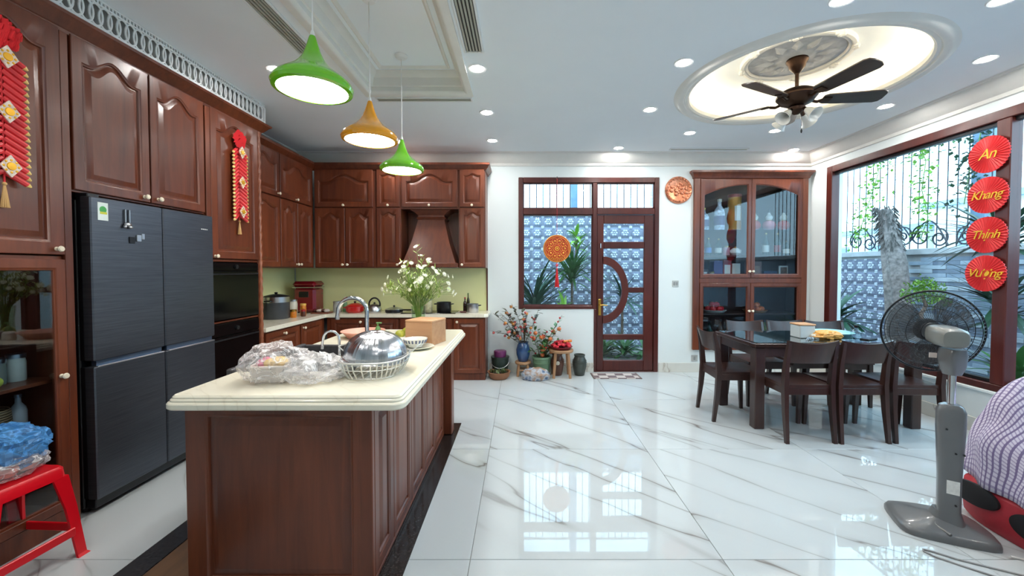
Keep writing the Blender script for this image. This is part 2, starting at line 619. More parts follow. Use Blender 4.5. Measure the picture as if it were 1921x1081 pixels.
# ceiling with the tray over the island and the round cove over the dining side
TX0, TX1, TY0, TY1, TZ = -1.30, -0.47, 0.35, 3.54, 3.06
CX0, CY0, CR = 2.245, 3.36, 0.81
ce = MB()
xs = sorted([XL - 0.1, TX0, TX1, CX0 - 1.0, CX0 + 1.0, XR + 0.1])
ys = sorted([YF - 0.1, TY0, CY0 - 1.0, TY1, CY0 + 1.0, YB + 0.1])
for i in range(len(xs) - 1):
    for j in range(len(ys) - 1):
        mx_, my_ = (xs[i] + xs[i + 1]) / 2, (ys[j] + ys[j + 1]) / 2
        if TX0 < mx_ < TX1 and TY0 < my_ < TY1:
            continue
        if abs(mx_ - CX0) < 1 and abs(my_ - CY0) < 1:
            continue
        ce.box(xs[i], xs[i + 1], ys[j], ys[j + 1], ZC, ZC + 0.02)
n = 96
circ = [(CX0 + CR * math.cos(2 * PI * k / n), CY0 + CR * math.sin(2 * PI * k / n)) for k in range(n)]
sq = []
for k in range(n):
    a, b = math.cos(2 * PI * k / n), math.sin(2 * PI * k / n)
    q = 1.0 / max(abs(a), abs(b))
    sq.append((CX0 + a * q, CY0 + b * q))
ce.loft([[(a, b, ZC) for a, b in circ], [(a, b, ZC) for a, b in sq], [(a, b, ZC + 0.02) for a, b in sq], [(a, b, ZC + 0.02) for a, b in circ]], loop=True)
# tray sides and top
ce.box(TX0 - 0.02, TX0, TY0, TY1, ZC, TZ)
ce.box(TX1, TX1 + 0.02, TY0, TY1, ZC, TZ)
ce.box(TX0 - 0.02, TX1 + 0.02, TY0 - 0.02, TY0, ZC, TZ)
ce.box(TX0 - 0.02, TX1 + 0.02, TY1, TY1 + 0.02, ZC, TZ)
ce.box(TX0 - 0.02, TX1 + 0.02, TY0 - 0.02, TY1 + 0.02, TZ, TZ + 0.02)
# cove drum
def ringpts(r, z, n=96):
    return [(CX0 + r * math.cos(2 * PI * k / n), CY0 + r * math.sin(2 * PI * k / n), z) for k in range(n)]
ce.loft([ringpts(0.97, ZC + 0.02), ringpts(0.97, 3.12), ringpts(0.99, 3.12), ringpts(0.99, ZC + 0.02)], loop=True)
ce.loft([ringpts(0.99, 3.12), ringpts(0.99, 3.14)])
ce.box(XL - 0.2, XR + 0.2, YF - 0.2, Y1, 3.28, 3.3)
cl = struct('ceiling', ce, CEILP)
# tray mouldings, cove ring, cornice
trp = [(TX0, TY0), (TX0, TY1), (TX1, TY1), (TX1, TY0)]
tm = sweep(trp, [(-0.055, ZC), (-0.055, ZC - 0.012), (-0.01, ZC - 0.014), (0.005, ZC - 0.006), (0.018, ZC + 0.01), (0.018, ZC + 0.045), (0.034, ZC + 0.05), (0.05, TZ - 0.05), (0.075, TZ - 0.03), (0.085, TZ - 0.001), (-0.01, TZ - 0.001), (-0.01, ZC + 0.01)], closed=True)
struct('trim_2', tm, PLASTER)
inner = [(TX0 + 0.12, TY0 + 0.12), (TX0 + 0.12, TY1 - 0.12), (TX1 - 0.12, TY1 - 0.12), (TX1 - 0.12, TY0 + 0.12)]
struct('trim_3', sweep(inner, [(0, TZ), (0, TZ - 0.012), (0.012, TZ - 0.018), (0.022, TZ - 0.01), (0.03, TZ)], closed=True), PLASTER)
cr_ = MB()
cr_.loft([ringpts(r, z) for r, z in ((0.80, ZC + 0.03), (0.80, ZC - 0.004), (0.815, ZC - 0.016), (0.835, ZC - 0.01), (0.845, ZC - 0.022), (0.875, ZC - 0.03), (0.90, ZC - 0.022), (0.915, ZC - 0.008), (0.93, ZC + 0.001), (0.93, ZC + 0.01), (0.86, ZC + 0.03))], loop=True)
struct('trim_4', cr_, PLASTER)
cor = sweep([(XL, 3.82), (XL, YB), (XR, YB), (XR, YF)], [(0, 2.74), (0.018, 2.745), (0.022, 2.775), (0.04, 2.785), (0.075, 2.835), (0.10, 2.865), (0.105, 2.885), (0.13, 2.888), (0.135, ZC), (0, ZC)])
struct('trim_5', cor, PLASTER)
struct('trim_6', MB().torus((CX0, CY0, ZC + 0.036), 0.945, 0.012, 96, 6), STRIP)

# skirting of marble
bb = link(bpy.data.objects.new('baseboard_back', None))
bb['kind'] = 'structure'
for a, b in ((-0.42, 0.30), (0.30, 0.975), (1.845, 2.55), (2.55, 3.2), (3.2, XR)):
    obj('skirting_tile', MB().box(a + 0.001, b - 0.001, YB - 0.012, YB, 0.0, 0.125, 0.002), BASEM, bb)
br = link(bpy.data.objects.new('baseboard_right', None))
br['kind'] = 'structure'
for k in range(5):
    obj('skirting_tile', MB().box(XR - 0.012, XR, 5.39 - 1.1 * (k + 1) + 0.001, 5.39 - 1.1 * k - 0.001, 0.0, 0.125, 0.002), BASEM, br)

# ---------------------------------------------------------------- window and door in the back wall
def kindroot(name):
    o = link(bpy.data.objects.new(name, None))
    o['kind'] = 'structure'
    return o
w1 = kindroot('window_1')
FY0, FY1 = YB - 0.012, YB + 0.10
def bar(parent, x0, x1, z0, z1, name='frame_bar', y0=FY0, y1=FY1, mat=MAHOG):
    return obj(name, MB().box(x0, x1, y0, y1, z0, z1, 0.006), mat, parent)
bar(w1, -0.03, 0.03, 0.846, 2.594)
bar(w1, 0.03, 1.776, 2.524, 2.594)
bar(w1, 1.776, 1.836, 0.0, 2.594)
bar(w1, 0.955, 1.012, 0.846, 2.524)
bar(w1, 0.975, 1.012, 0.0, 0.846)
bar(w1, 0.03, 0.955, 0.846, 0.892)
bar(w1, 0.03, 0.955, 2.105, 2.185)
bar(w1, 1.012, 1.776, 2.105, 2.185)
for (x0, x1, z0, z1) in ((0.03, 0.955, 2.185, 2.524), (1.012, 1.776, 2.185, 2.524), (0.03, 0.955, 0.892, 2.105)):
    obj('glass_pane', MB().box(x0, x1, YB + 0.04, YB + 0.045, z0, z1), GLASS, w1)
    for (a, b, c, d) in ((x0, x0 + 0.014, z0, z1), (x1 - 0.014, x1, z0, z1), (x0, x1, z1 - 0.014, z1), (x0, x1, z0, z0 + 0.014)):
        obj('glazing_bead', MB().box(a, b, YB + 0.02, YB + 0.045, c, d), MAHOG, w1)

d1 = kindroot('door_1')
DY0, DY1 = YB + 0.01, YB + 0.055
for (x0, x1, z0, z1, nm) in ((1.016, 1.105, 0.012, 2.10, 'stile'), (1.645, 1.772, 0.012, 2.10, 'stile'), (1.105, 1.645, 1.985, 2.10, 'rail'),
                             (1.105, 1.645, 1.655, 1.745, 'rail'), (1.105, 1.645, 0.43, 0.505, 'rail'), (1.105, 1.645, 0.012, 0.155, 'rail')):
    bar(d1, x0, x1, z0, z1, nm, DY0, DY1)
ac = MB()
zc_, ro, ri = 1.10, 0.375, 0.285
o_ = [(1.09 + ro * 0.93 * math.cos(t), zc_ + ro * 1.2 * math.sin(t)) for t in [R(-90 + 6 * k) for k in range(31)]]
i_ = [(1.09 + ri * 0.93 * math.cos(t), zc_ + ri * 1.22 * math.sin(t)) for t in [R(-90 + 6 * k) for k in range(31)]]
for k in range(30):
    ac.prism([o_[k], o_[k + 1], i_[k + 1], i_[k]], DY0, DY1, 'xz')
obj('arched_rail', ac, MAHOG, d1)
bar(d1, 1.43, 1.645, 1.065, 1.135, 'rail', DY0, DY1)
for z0, z1 in ((1.745, 1.985), (0.505, 1.655), (0.155, 0.43)):
    obj('glass_pane', MB().box(1.105, 1.645, YB + 0.03, YB + 0.035, z0, z1), GLASS, d1)
hd = MB().box(1.035, 1.075, DY0 - 0.008, DY0, 0.76, 0.98, 0.003)
hd.cyl((1.055, DY0 - 0.05, 0.90), (1.055, DY0, 0.90), 0.009)
hd.tube([(1.055, DY0 - 0.048, 0.90), (1.09, DY0 - 0.05, 0.903), (1.15, DY0 - 0.046, 0.897)], [0.010, 0.008, 0.006])
obj('door_handle', hd, GOLD, d1)
hb = MB().cyl((1.06, DY0 - 0.015, 1.66), (1.06, DY0 - 0.015, 1.72), 0.008)
obj('door_bolt', hb, CHROME, d1)
struct('trim_7', MB().box(0.975, 1.836, YB - 0.005, YB + 0.12, 0.0, 0.011, 0.003), MAHOG)

# ---------------------------------------------------------------- big window of the right wall
w2 = kindroot('window_2')
FX0, FX1 = XR - 0.012, XR + 0.09
def rbar(y0, y1, z0, z1, nm='frame_bar', x0=FX0, x1=FX1):
    return obj(nm, MB().box(x0, x1, y0, y1, z0, z1, 0.006), MAHOG, w2)
rbar(5.03, 5.12, 0.385, 2.655)
rbar(0.50, 5.03, 2.575, 2.655)
rbar(0.50, 5.03, 0.385, 0.445)
rbar(0.50, 0.59, 0.445, 2.575)
for yy in (3.20, 1.64):
    rbar(yy, yy + 0.10, 0.445, 2.575, 'mullion')
SLIVER = pm('pale_window_track', S(150, 170, 190), 0.3, 0.5)
for y0, y1 in ((3.30, 5.03), (1.74, 3.20), (0.59, 1.64)):
    obj('glass_pane', MB().box(XR + 0.05, XR + 0.056, y0, y1, 0.445, 2.575), GLASS, w2)
    obj('sash_rail', MB().box(XR + 0.02, XR + 0.075, y0, y1, 0.445, 0.475, 0.003), DARKM, w2)
    obj('sash_rail', MB().box(XR + 0.02, XR + 0.075, y0, y1, 2.545, 2.575, 0.003), DARKM, w2)
struct('trim_8', MB().box(XR - 0.03, XR + 0.01, 0.48, 5.10, 0.362, 0.385, 0.004), WHITEP)

# ---------------------------------------------------------------- ceiling fittings
RIM = pm('white_light_rim', S(236, 238, 238), 0.4, var=0.02)
dl = thing('downlight', 'round ceiling downlight above the aisle before the kitchen wall counter, behind the largest green pendant', 'downlight', (-1.86, 3.12, ZC), group='ceiling downlights')
obj('rim', MB().lathe([(0.052, 0.02), (0.052, -0.004), (0.066, -0.006), (0.072, 0.0)], 28), RIM, dl, L=True)
obj('lens', MB().lathe([(0.0, -0.003), (0.052, -0.003), (0.052, -0.001), (0.0, -0.001)], 24), LENS, dl, L=True)
spots = [(-0.33, 3.11, 'round ceiling downlight beside the tray and its right-hand grille'),
         (-0.33, 3.97, 'round ceiling downlight just beyond the grille end, middle of the row of three'),
         (-0.335, 4.83, 'round ceiling downlight nearest the kitchen wall cabinets, far end of the row of three'),
         (1.226, 5.12, 'round ceiling downlight just in front of the wall above the door'),
         (1.23, 3.90, 'round ceiling downlight left of the lit cove, second from the door wall'),
         (1.20, 3.02, 'round ceiling downlight left of the lit cove, the nearer and larger one'),
         (1.885, 4.56, 'round ceiling downlight between the cove and the dark slot in the ceiling'),
         (2.795, 4.49, 'round ceiling downlight seen right behind the fan lamps'),
         (3.475, 5.20, 'round ceiling downlight above the right end of the display cabinet'),
         (3.404, 3.82, 'round ceiling downlight right of the cove, past the fan blade tip'),
         (3.361, 2.97, 'round ceiling downlight between the cove and the window cornice'),
         (1.814, 2.32, 'round ceiling downlight cut by the top of the picture, left above the cove'),
         (2.717, 2.32, 'round ceiling downlight cut by the top of the picture, right above the cove'),
         (-1.47, 4.86, 'round ceiling downlight peeping out between the yellow and the small green pendant'),
         (-1.90, 1.0, 'added unseen ceiling downlight beside the viewer above the red stool'), (-0.2, 0.6, 'added unseen ceiling downlight above the viewer'), (1.2, 0.7, 'added unseen ceiling downlight just right of the viewer'),  # from here on, out-of-view downlights added to brighten the room
         (3.2, 0.9, 'added unseen ceiling downlight above the sofa'), (0.5, -1.2, 'added unseen ceiling downlight in the middle behind the viewer')]
for x, y, lb in spots:
    dup(dl, lb or 'added unseen ceiling downlight behind the viewer', (x, y, ZC))

# linear air grilles
VENT = pm('grey_vent_slat', S(176, 176, 164), 0.5, var=0.03)
DARKV = pm('dark_vent_throat', S(70, 70, 64), 0.8)
def air_grille(lb, x0, x1, y0, y1, slats=5):
    t = thing('air_grille', lb, 'air grille', ((x0 + x1) / 2, (y0 + y1) / 2, ZC))
    z0, z1 = ZC - 0.014, ZC - 0.001
    obj('throat', MB().box(x0 + 0.01, x1 - 0.01, y0 + 0.01, y1 - 0.01, ZC - 0.003, ZC - 0.001), DARKV, t)
    e = 0.016
    for a, b, c, d in ((x0, x0 + e, y0, y1), (x1 - e, x1, y0, y1), (x0 + e, x1 - e, y0, y0 + e), (x0 + e, x1 - e, y1 - e, y1)):
        obj('frame', MB().box(a, b, c, d, z0, z1, 0.003), RIM, t)
    lng = (y1 - y0) > (x1 - x0)
    a0, a1 = (x0 + e, x1 - e) if lng else (y0 + e, y1 - e)
    for k in range(slats):
        c = a0 + (a1 - a0) * (k + 0.5) / slats
        h = (a1 - a0) / slats * 0.27
        if lng:
            obj('slat', MB().box(c - h, c + h, y0 + e, y1 - e, z0 + 0.001, z1 - 0.001), VENT, t)
        else:
            obj('slat', MB().box(x0 + e, x1 - e, c - h, c + h, z0 + 0.001, z1 - 0.001), VENT, t)
air_grille('long grey air grille in the ceiling left of the tray, behind the largest pendant', -1.565, -1.425, 0.8, 2.89)
air_grille('long grey air grille in the ceiling right of the tray', -0.395, -0.255, 0.8, 2.87)
air_grille('short air grille along the far edge of the ceiling tray', -1.29, -0.43, 3.61, 3.70, 3)
air_grille('thin dark slot grille in the ceiling before the display cabinet', 1.88, 2.87, 5.12, 5.19, 2)

# pendants over the island
def pendant(lb, col, x, y, zrim):
    t = thing('pendant_lamp', lb, 'pendant lamp', (x, y, zrim), group='glossy pendants above the island')
    sh = pm('enamel_' + col[0], col[1], 0.12, coat=0.8, var=0.03)
    pr = [(0.150, 0.0), (0.166, 0.004), (0.171, 0.018), (0.166, 0.034), (0.150, 0.052), (0.120, 0.074), (0.090, 0.096), (0.064, 0.122), (0.045, 0.150), (0.032, 0.182), (0.022, 0.214), (0.016, 0.236), (0.012, 0.246), (0.0, 0.247)]
    outer = [(r, z) for r, z in pr]
    inn = [(max(0.0, r - 0.004), z - 0.003) for r, z in pr[::-1]]
    inn = [(r, max(z, 0.006)) for r, z in inn]
    o = obj('shade', MB().lathe(outer + inn[:-1] + [(0.147, 0.0)], 48, close=True), sh, t, L=True)
    obj('diffuser', MB().lathe([(0.0, 0.006), (0.155, 0.006), (0.155, 0.012), (0.0, 0.02)], 40), DIFFU, t, L=True)
    obj('cord', MB().cyl((0, 0, 0.245), (0, 0, TZ - zrim - 0.02), 0.0035, n=8), WHITEPL, t, L=True)
    obj('cord_grip', MB().lathe([(0.008, 0.245), (0.011, 0.25), (0.007, 0.268), (0.004, 0.272)], 14), WHITEPL, t, L=True)
    obj('ceiling_rose', MB().lathe([(0.0, TZ - zrim - 0.028), (0.035, TZ - zrim - 0.026), (0.05, TZ - zrim - 0.01), (0.05, TZ - zrim)], 24), RIM, t, L=True)
pendant('largest and nearest pendant lamp, glossy green shade', ('green', S(112, 196, 32)), -0.94, 1.856, 2.185)
pendant('glossy orange-yellow pendant lamp between the two green ones', ('amber', S(246, 166, 28)), -0.94, 2.55, 2.178)
pendant('small far pendant lamp, glossy green shade, before the wall cabinets', ('lime', S(112, 198, 34)), -0.94, 3.23, 2.155)

# ceiling medallion and fan in the cove
md = thing('ceiling_medallion', 'round carved plaster ceiling medallion inside the lit cove', 'ceiling medallion', (CX0, CY0, 3.12))
obj('disc', MB().lathe([(0.0, -0.03), (0.10, -0.03), (0.14, -0.018), (0.33, -0.012), (0.345, 0.0)], 56), pm('grey_plaster', S(178, 182, 186), 0.7, var=0.14, scale=16, bump=0.6), md, L=True)
obj('outer_ring', MB().lathe([(0.335, 0), (0.345, -0.028), (0.36, -0.02), (0.372, -0.034), (0.392, -0.03), (0.40, 0)], 64, close=True), PLASTER, md, L=True)
orn = MB()
for d in (-0.07, 0, 0.07):
    orn.ball((0.385 * math.cos(d), 0.385 * math.sin(d), -0.03), 0.028 if d == 0 else 0.019, n=8)
orn = mesh_of('carved_ornament', orn, PLASTER)
for k in range(8):
    piece('carved_ornament', orn, md, Matrix.Rotation(2 * PI * k / 8 + 0.2, 4, 'Z'), L=True)
lf = mesh_of('leaf_relief', MB().loft([[(0.14, -0.02, -0.016), (0.14, 0.02, -0.016)], [(0.20, -0.045, -0.016), (0.20, 0.045, -0.016)], [(0.2, 0.0, -0.04), (0.2, 0.0, -0.04)]], closed=False).add([(0.13, 0, -0.016), (0.2, 0.045, -0.014), (0.30, 0, -0.014), (0.2, -0.045, -0.014), (0.2, 0, -0.04)], [(0, 1, 4), (1, 2, 4), (2, 3, 4), (3, 0, 4)]), MATS['grey_plaster'])
for k in range(12):
    piece('leaf_relief', lf, md, Matrix.Rotation(2 * PI * k / 12, 4, 'Z'), L=True)

fx, fy, fz = 2.255, 3.35, 2.76
cf = thing('ceiling_fan', 'dark bronze five-blade ceiling fan with glass lamps hanging in the cove', 'ceiling fan', (fx, fy, fz))
obj('canopy', MB().lathe([(0.0, 0.333), (0.075, 0.333), (0.08, 0.315), (0.062, 0.285), (0.058, 0.265), (0.03, 0.23), (0.018, 0.215), (0.0, 0.215)], 28), BRASS, cf, L=True)
obj('downrod', MB().cyl((0, 0, 0.09), (0, 0, 0.23), 0.014, n=14), BRASS, cf, L=True)
obj('motor', MB().lathe([(0.0, 0.105), (0.03, 0.105), (0.05, 0.085), (0.10, 0.078), (0.135, 0.058), (0.148, 0.035), (0.148, 0.022), (0.13, 0.0), (0.115, -0.022), (0.075, -0.04), (0.06, -0.05), (0.0, -0.05)], 36), BRASS, cf, L=True)
obj('light_fitter', MB().lathe([(0.0, -0.05), (0.05, -0.05), (0.062, -0.062), (0.058, -0.085), (0.035, -0.10), (0.018, -0.115), (0.0, -0.118)], 28), BRASS, cf, L=True)
bl = MB()
secs = [(0.19, 0.042, 0), (0.22, 0.058, 0), (0.34, 0.064, 0), (0.50, 0.070, 0), (0.60, 0.073, 0), (0.632, 0.060, 0), (0.645, 0.03, 0)]
tl = R(-14)
bl.loft([[(r, -h * math.cos(tl), -h * math.sin(tl) - 0.004), (r, h * math.cos(tl), h * math.sin(tl) - 0.004), (r, h * math.cos(tl), h * math.sin(tl) + 0.004), (r, -h * math.cos(tl), -h * math.sin(tl) + 0.004)] for r, h, _ in secs])
blm = mesh_of('blade', bl, wood('fan_blade_wood', S(42, 30, 28), S(66, 48, 42), (2, 14, 14)))
irn = MB()
irn.tube([(0.115, 0, -0.01), (0.15, 0, -0.02), (0.19, 0, -0.008)], 0.012, 8)
irn.box(0.185, 0.255, -0.03, 0.03, -0.012, -0.004, 0.002, M=Matrix.Rotation(tl, 4, 'X'))
irm = mesh_of('blade_iron', irn, BRASS)
for k in range(5):
    b = piece('blade', blm, cf, Matrix.Rotation(R(-80 + 72 * k), 4, 'Z'), L=True)
    piece('blade_iron', irm, b, Matrix.Identity(4), L=True)
FROST = pm('frosted_lamp_glass', S(226, 226, 222), 0.25, var=0.05, coat=0.4)
for k in range(4):
    a = R(20 + 90 * k)
    M = aim((0.06 * math.cos(a), 0.06 * math.sin(a), -0.085), (math.cos(a), math.sin(a), -0.85))
    ar = obj('lamp_arm', MB().cyl((0, 0, 0), (0, 0, 0.04), 0.014, 0.02, M=M), BRASS, cf, L=True)
    obj('lamp_shade', MB().lathe([(0.022, 0.03), (0.03, 0.05), (0.036, 0.08), (0.046, 0.105), (0.06, 0.128), (0.056, 0.128), (0.042, 0.105), (0.032, 0.08), (0.024, 0.05)], 20, close=True, M=M), FROST, ar, L=True)
pc = MB().cyl((0.03, -0.02, -0.10), (0.03, -0.02, -0.24), 0.0018, n=6)
pc.ball((0.03, -0.02, -0.255), 0.007, rz=0.018)
obj('pull_chain', pc, DARKM, cf, L=True)
# ---------------------------------------------------------------- cabinets
CARC = CHERRY
def outline(W, H, s, sb, st, arch, d, nn=22):
    x0, x1 = s + d, W - s - d
    pts = [(x0, sb + d), (x1, sb + d)]
    for i in range(nn + 1):
        u = x1 - (x1 - x0) * i / nn
        a = abs(2 * (u - x0) / (x1 - x0) - 1)
        sh = 0 if a > 0.80 else 0.5 + 0.5 * math.cos(PI * a / 0.80)
        pts.append((u, H - st - arch * (1 - sh) - d))
    return pts
def arc_outline(W, H, s, sb, st, rise, side, d, nn=22):
    """half of a segmental arch: the crown is on the side +1 (right) or -1 (left)"""
    x0, x1 = s + d, W - s - d
    pts = [(x0, sb + d), (x1, sb + d)]
    for i in range(nn + 1):
        u = x1 - (x1 - x0) * i / nn
        q = (x1 - u) / (x1 - x0) if side > 0 else (u - x0) / (x1 - x0)
        pts.append((u, H - st - rise * q * q - d))
    return pts
def outer_of(W, H, nn=22):
    return [(0, 0), (W, 0)] + [(W - W * i / nn, H) for i in range(nn + 1)]
def p3(pts, w):
    return [(a, b, w) for a, b in pts]

def knob(parent, M, nm='knob'):
    mb = MB(M)
    mb.lathe([(0.0, 0.0), (0.011, 0.0), (0.011, 0.003), (0.006, 0.006), (0.006, 0.013), (0.013, 0.018), (0.016, 0.025), (0.012, 0.031), (0.0, 0.033)], 14)
    return obj(nm, mb, KNOBM, parent)

def door(parent, kind, a0, a1, z0, z1, face, arch=0.05, kn=None, pane=False, s=0.062, nm='door', fn=None, mat=None, t=0.022, kn2=None):
    """raised-panel (or glazed) cabinet door; kn = (u, v) of the knob in metres from its lower left"""
    mat = mat or CHERRY
    W, H = a1 - a0, z1 - z0
    M = facing(kind, a0, face, z0)
    ol = fn or (lambda d: outline(W, H, s, s, s, arch, d))
    fm = MB(M)
    O = outer_of(W, H)
    rings = [p3(O, 0.0), p3(O, t - 0.003), p3([(min(max(a, 0.003), W - 0.003), min(max(b, 0.003), H - 0.003)) for a, b in O], t), p3(ol(-0.012), t), p3(ol(-0.007), t - 0.004), p3(ol(0.0), t - 0.005), p3(ol(0.004), t - 0.013)]
    if pane:
        rings.append(p3(ol(0.004), 0.0))
        fm.loft(rings, loop=True)
    else:
        fm.loft(rings, caps=False)
        fm.add(p3(O, 0.0), [list(range(len(O)))])
    dr = obj(nm, fm, mat, parent)
    pn = MB(M)
    if pane:
        pn.loft([p3(ol(0.002), t - 0.014), p3(ol(0.002), t - 0.010)])
        obj('glass_pane', pn, CGLASS, dr)
    else:
        pn.loft([p3(ol(0.003), t - 0.0135), p3(ol(0.010), t - 0.0135), p3(ol(0.016), t - 0.011), p3(ol(0.036), t - 0.002), p3(ol(0.040), t - 0.001)], caps=False)
        e = ol(0.040)
        pn.add(p3(e, t - 0.001), [list(range(len(e)))])
        obj('panel', pn, mat, dr)
    if kn:
        knob(dr, M @ Matrix.Translation((kn[0], kn[1], t)))
    return dr

def cabinet(lb, kind, a0, a1, z0, z1, face, back, cat='cabinet', hollow=False, nm='cabinet', group=None, board=0.02):
    """a carcass standing on its own root; face and back are the two planes it lies between"""
    cx = (a0 + a1) / 2
    mid = (face + back) / 2
    t = thing(nm, lb, cat, (cx, mid, z0) if kind == 'B' else (mid, cx, z0), group=group)
    lo, hi = min(face, back), max(face, back)
    def bx(al, ah, dl, dh, zl, zh):
        if kind == 'B':
            return MB().box(al, ah, dl, dh, zl, zh, 0.002)
        return MB().box(dl, dh, al, ah, zl, zh, 0.002)
    if not hollow:
        obj('carcass', bx(a0, a1, lo, hi, z0, z1), CARC, t)
    else:
        bk = (lo, lo + 0.015) if kind == 'L' else (hi - 0.015, hi)
        obj('back_panel', bx(a0 + board, a1 - board, bk[0], bk[1], z0 + board, z1 - board), CARC, t)
        obj('side_panel', bx(a0, a0 + board, lo, hi, z0, z1), CARC, t)
        obj('side_panel', bx(a1 - board, a1, lo, hi, z0, z1), CARC, t)
        obj('bottom_panel', bx(a0 + board, a1 - board, lo, hi, z0, z0 + board), CARC, t)
        obj('top_panel', bx(a0 + board, a1 - board, lo, hi, z1 - board, z1), CARC, t)
    return t, bx

# --- tall wall on the left
TF = -2.43
TOPZ = 2.66
# glazed larder cabinet
t, bx = cabinet('tall cherry cabinet with panelled upper door and glazed lower door at the left edge', 'L', 1.20, 2.185, 0.0, TOPZ, TF, XL + 0.005, hollow=True)
obj('plinth', bx(1.222, 2.163, XL + 0.04, TF - 0.03, 0.022, 0.10), CARC, t)
obj('divider_shelf', bx(1.222, 2.163, XL + 0.02, TF - 0.002, 1.42, 1.45), CARC, t)
for z in (0.52, 0.80):
    obj('shelf', bx(1.222, 2.163, XL + 0.02, TF - 0.04, z - 0.018, z), CARC, t)
for a, b in ((1.222, 1.66), (1.69, 2.145)):
    door(t, 'L', a, b, 1.455, 2.64, TF, 0.07, kn=(0.415, 0.03) if a > 1.5 else (0.03, 0.03), s=0.075)
    door(t, 'L', a, b, 0.11, 1.43, TF, 0.0, kn=(0.42, 0.71) if a > 1.5 else (0.03, 0.71), pane=True, s=0.055)
obj('face_stile', bx(2.147, 2.186, TF - 0.002, TF + 0.02, 0.0, 2.63), CARC, t)
obj('face_rail', bx(1.222, 2.147, TF - 0.002, TF + 0.016, 0.0, 0.108), CARC, t)
# overhead cabinet above the refrigerator
t, bx = cabinet('cherry overhead cabinet with two arched doors above the refrigerator', 'L', 2.187, 3.118, 1.80, TOPZ, TF, XL + 0.005)
door(t, 'L', 2.20, 2.648, 1.812, 2.64, TF, 0.075, kn=(0.405, 0.03))
door(t, 'L', 2.658, 3.105, 1.812, 2.64, TF, 0.075, kn=(0.045, 0.03))
# oven tower
t, bx = cabinet('cherry tower cabinet round the built-in ovens, firecracker hanging on its door', 'L', 3.12, 3.785, 0.0, TOPZ, TF, XL + 0.005, hollow=True)
obj('plinth', bx(3.142, 3.763, XL + 0.04, TF - 0.005, 0.022, 0.30), CARC, t)
obj('shelf', bx(3.142, 3.763, XL + 0.02, TF, 1.44, 1.46), CARC, t)
obj('shelf', bx(3.142, 3.763, XL + 0.02, TF, 0.94, 0.955), CARC, t)
door(t, 'L', 3.17, 3.735, 1.465, 2.64, TF, 0.085, kn=(0.025, 0.018), s=0.07)
obj('face_stile', bx(3.121, 3.168, TF - 0.002, TF + 0.02, 1.445, 2.63), CARC, t)
obj('face_stile', bx(3.737, 3.784, TF - 0.002, TF + 0.008, 0.0, 2.63), CARC, t)
rp = MB()
rings = []
for i in range(150):
    z = 0.02 + i * (2.62 / 149)
    rings.append([(TF + 0.012 + 0.017 * (1 + 0.2 * math.cos(3 * (2 * PI * k / 12) - z * 75)) * math.cos(2 * PI * k / 12), 3.762 + 0.017 * (1 + 0.2 * math.cos(3 * (2 * PI * k / 12) - z * 75)) * math.sin(2 * PI * k / 12), z) for k in range(12)])
rp.loft(rings)
obj('rope_column', rp, wood('rope_wood', S(112, 56, 38), S(164, 98, 66)), t, angle=60)
# built-in ovens
OVG = pm('black_oven_glass', S(8, 9, 11), 0.12, var=0.2, spec=0.25)
def oven(lb, z0, z1, ctrl, cat):
    o = thing('built_in_' + cat, lb, cat, (TF - 0.25, 3.453, z0))
    obj('body', MB().box(XL + 0.03, TF - 0.01, 3.145, 3.76, z0 + 0.004, z1 - 0.004), BLACK, o)
    obj('door', MB().box(TF - 0.008, TF + 0.012, 3.145, 3.735, z0 + 0.006, z1 - ctrl, 0.004), OVG, o)
    obj('control_panel', MB().box(TF - 0.008, TF + 0.012, 3.145, 3.735, z1 - ctrl + 0.004, z1 - 0.006, 0.004), OVG, o)
    h = MB().box(TF + 0.014, TF + 0.024, 3.16, 3.72, z1 - ctrl - 0.03, z1 - ctrl - 0.018, 0.003)
    h.box(TF + 0.008, TF + 0.02, 3.19, 3.20, z1 - ctrl - 0.03, z1 - ctrl - 0.018).box(TF + 0.008, TF + 0.02, 3.68, 3.69, z1 - ctrl - 0.03, z1 - ctrl - 0.018)
    obj('handle', h, DARKM, o)
    knob_ = MB().cyl((TF + 0.010, 3.44, z1 - ctrl * 0.5), (TF + 0.026, 3.44, z1 - ctrl * 0.5), 0.017)
    obj('dial', knob_, DARKM, o)
oven('black glass built-in microwave directly below the firecracker door', 0.957, 1.437, 0.075, 'microwave')
oven('black glass built-in oven below the microwave', 0.302, 0.938, 0.11, 'oven')
# crown of the tall wall and the white frieze on it
cw = sweep([(TF, 1.10), (TF, 3.79), (XL, 3.79)], [(0, 2.625), (0.014, 2.63), (0.018, 2.648), (0.03, 2.655), (0.06, 2.695), (0.075, 2.705), (0.08, 2.72), (0.0, 2.73)])
single('crown_moulding', cw, CHERRY, 'cherry crown moulding running along the top of the tall cabinets', 'moulding')
fr = thing('frieze_grille', 'white openwork frieze of interlaced rings between tall cabinets and ceiling', 'frieze', (TF + 0.06, 2.4, 2.73))
FRX = TF + 0.055
for z0, z1 in ((2.731, 2.745), (2.862, 2.872), (2.888, 2.899)):
    obj('rail', MB().box(FRX - 0.006, FRX + 0.006, 1.1, 3.80, z0, z1, 0.002), RIM, fr)
for y0 in (3.785, 3.755):
    obj('end_post', MB().box(FRX - 0.006, FRX + 0.006, y0, y0 + 0.014, 2.745, 2.862, 0.002), RIM, fr)
rg = mesh_of('ring', MB().tube([(0, 0.036 * math.cos(2 * PI * k / 20), 0.060 * math.sin(2 * PI * k / 20)) for k in range(20)], 0.0058, 6, loop=True), RIM)
y = 1.13
while y < 3.75:
    piece('ring', rg, fr, Matrix.Translation((FRX, y, 2.8035)))
    y += 0.051
bd = MB()
y = 1.11
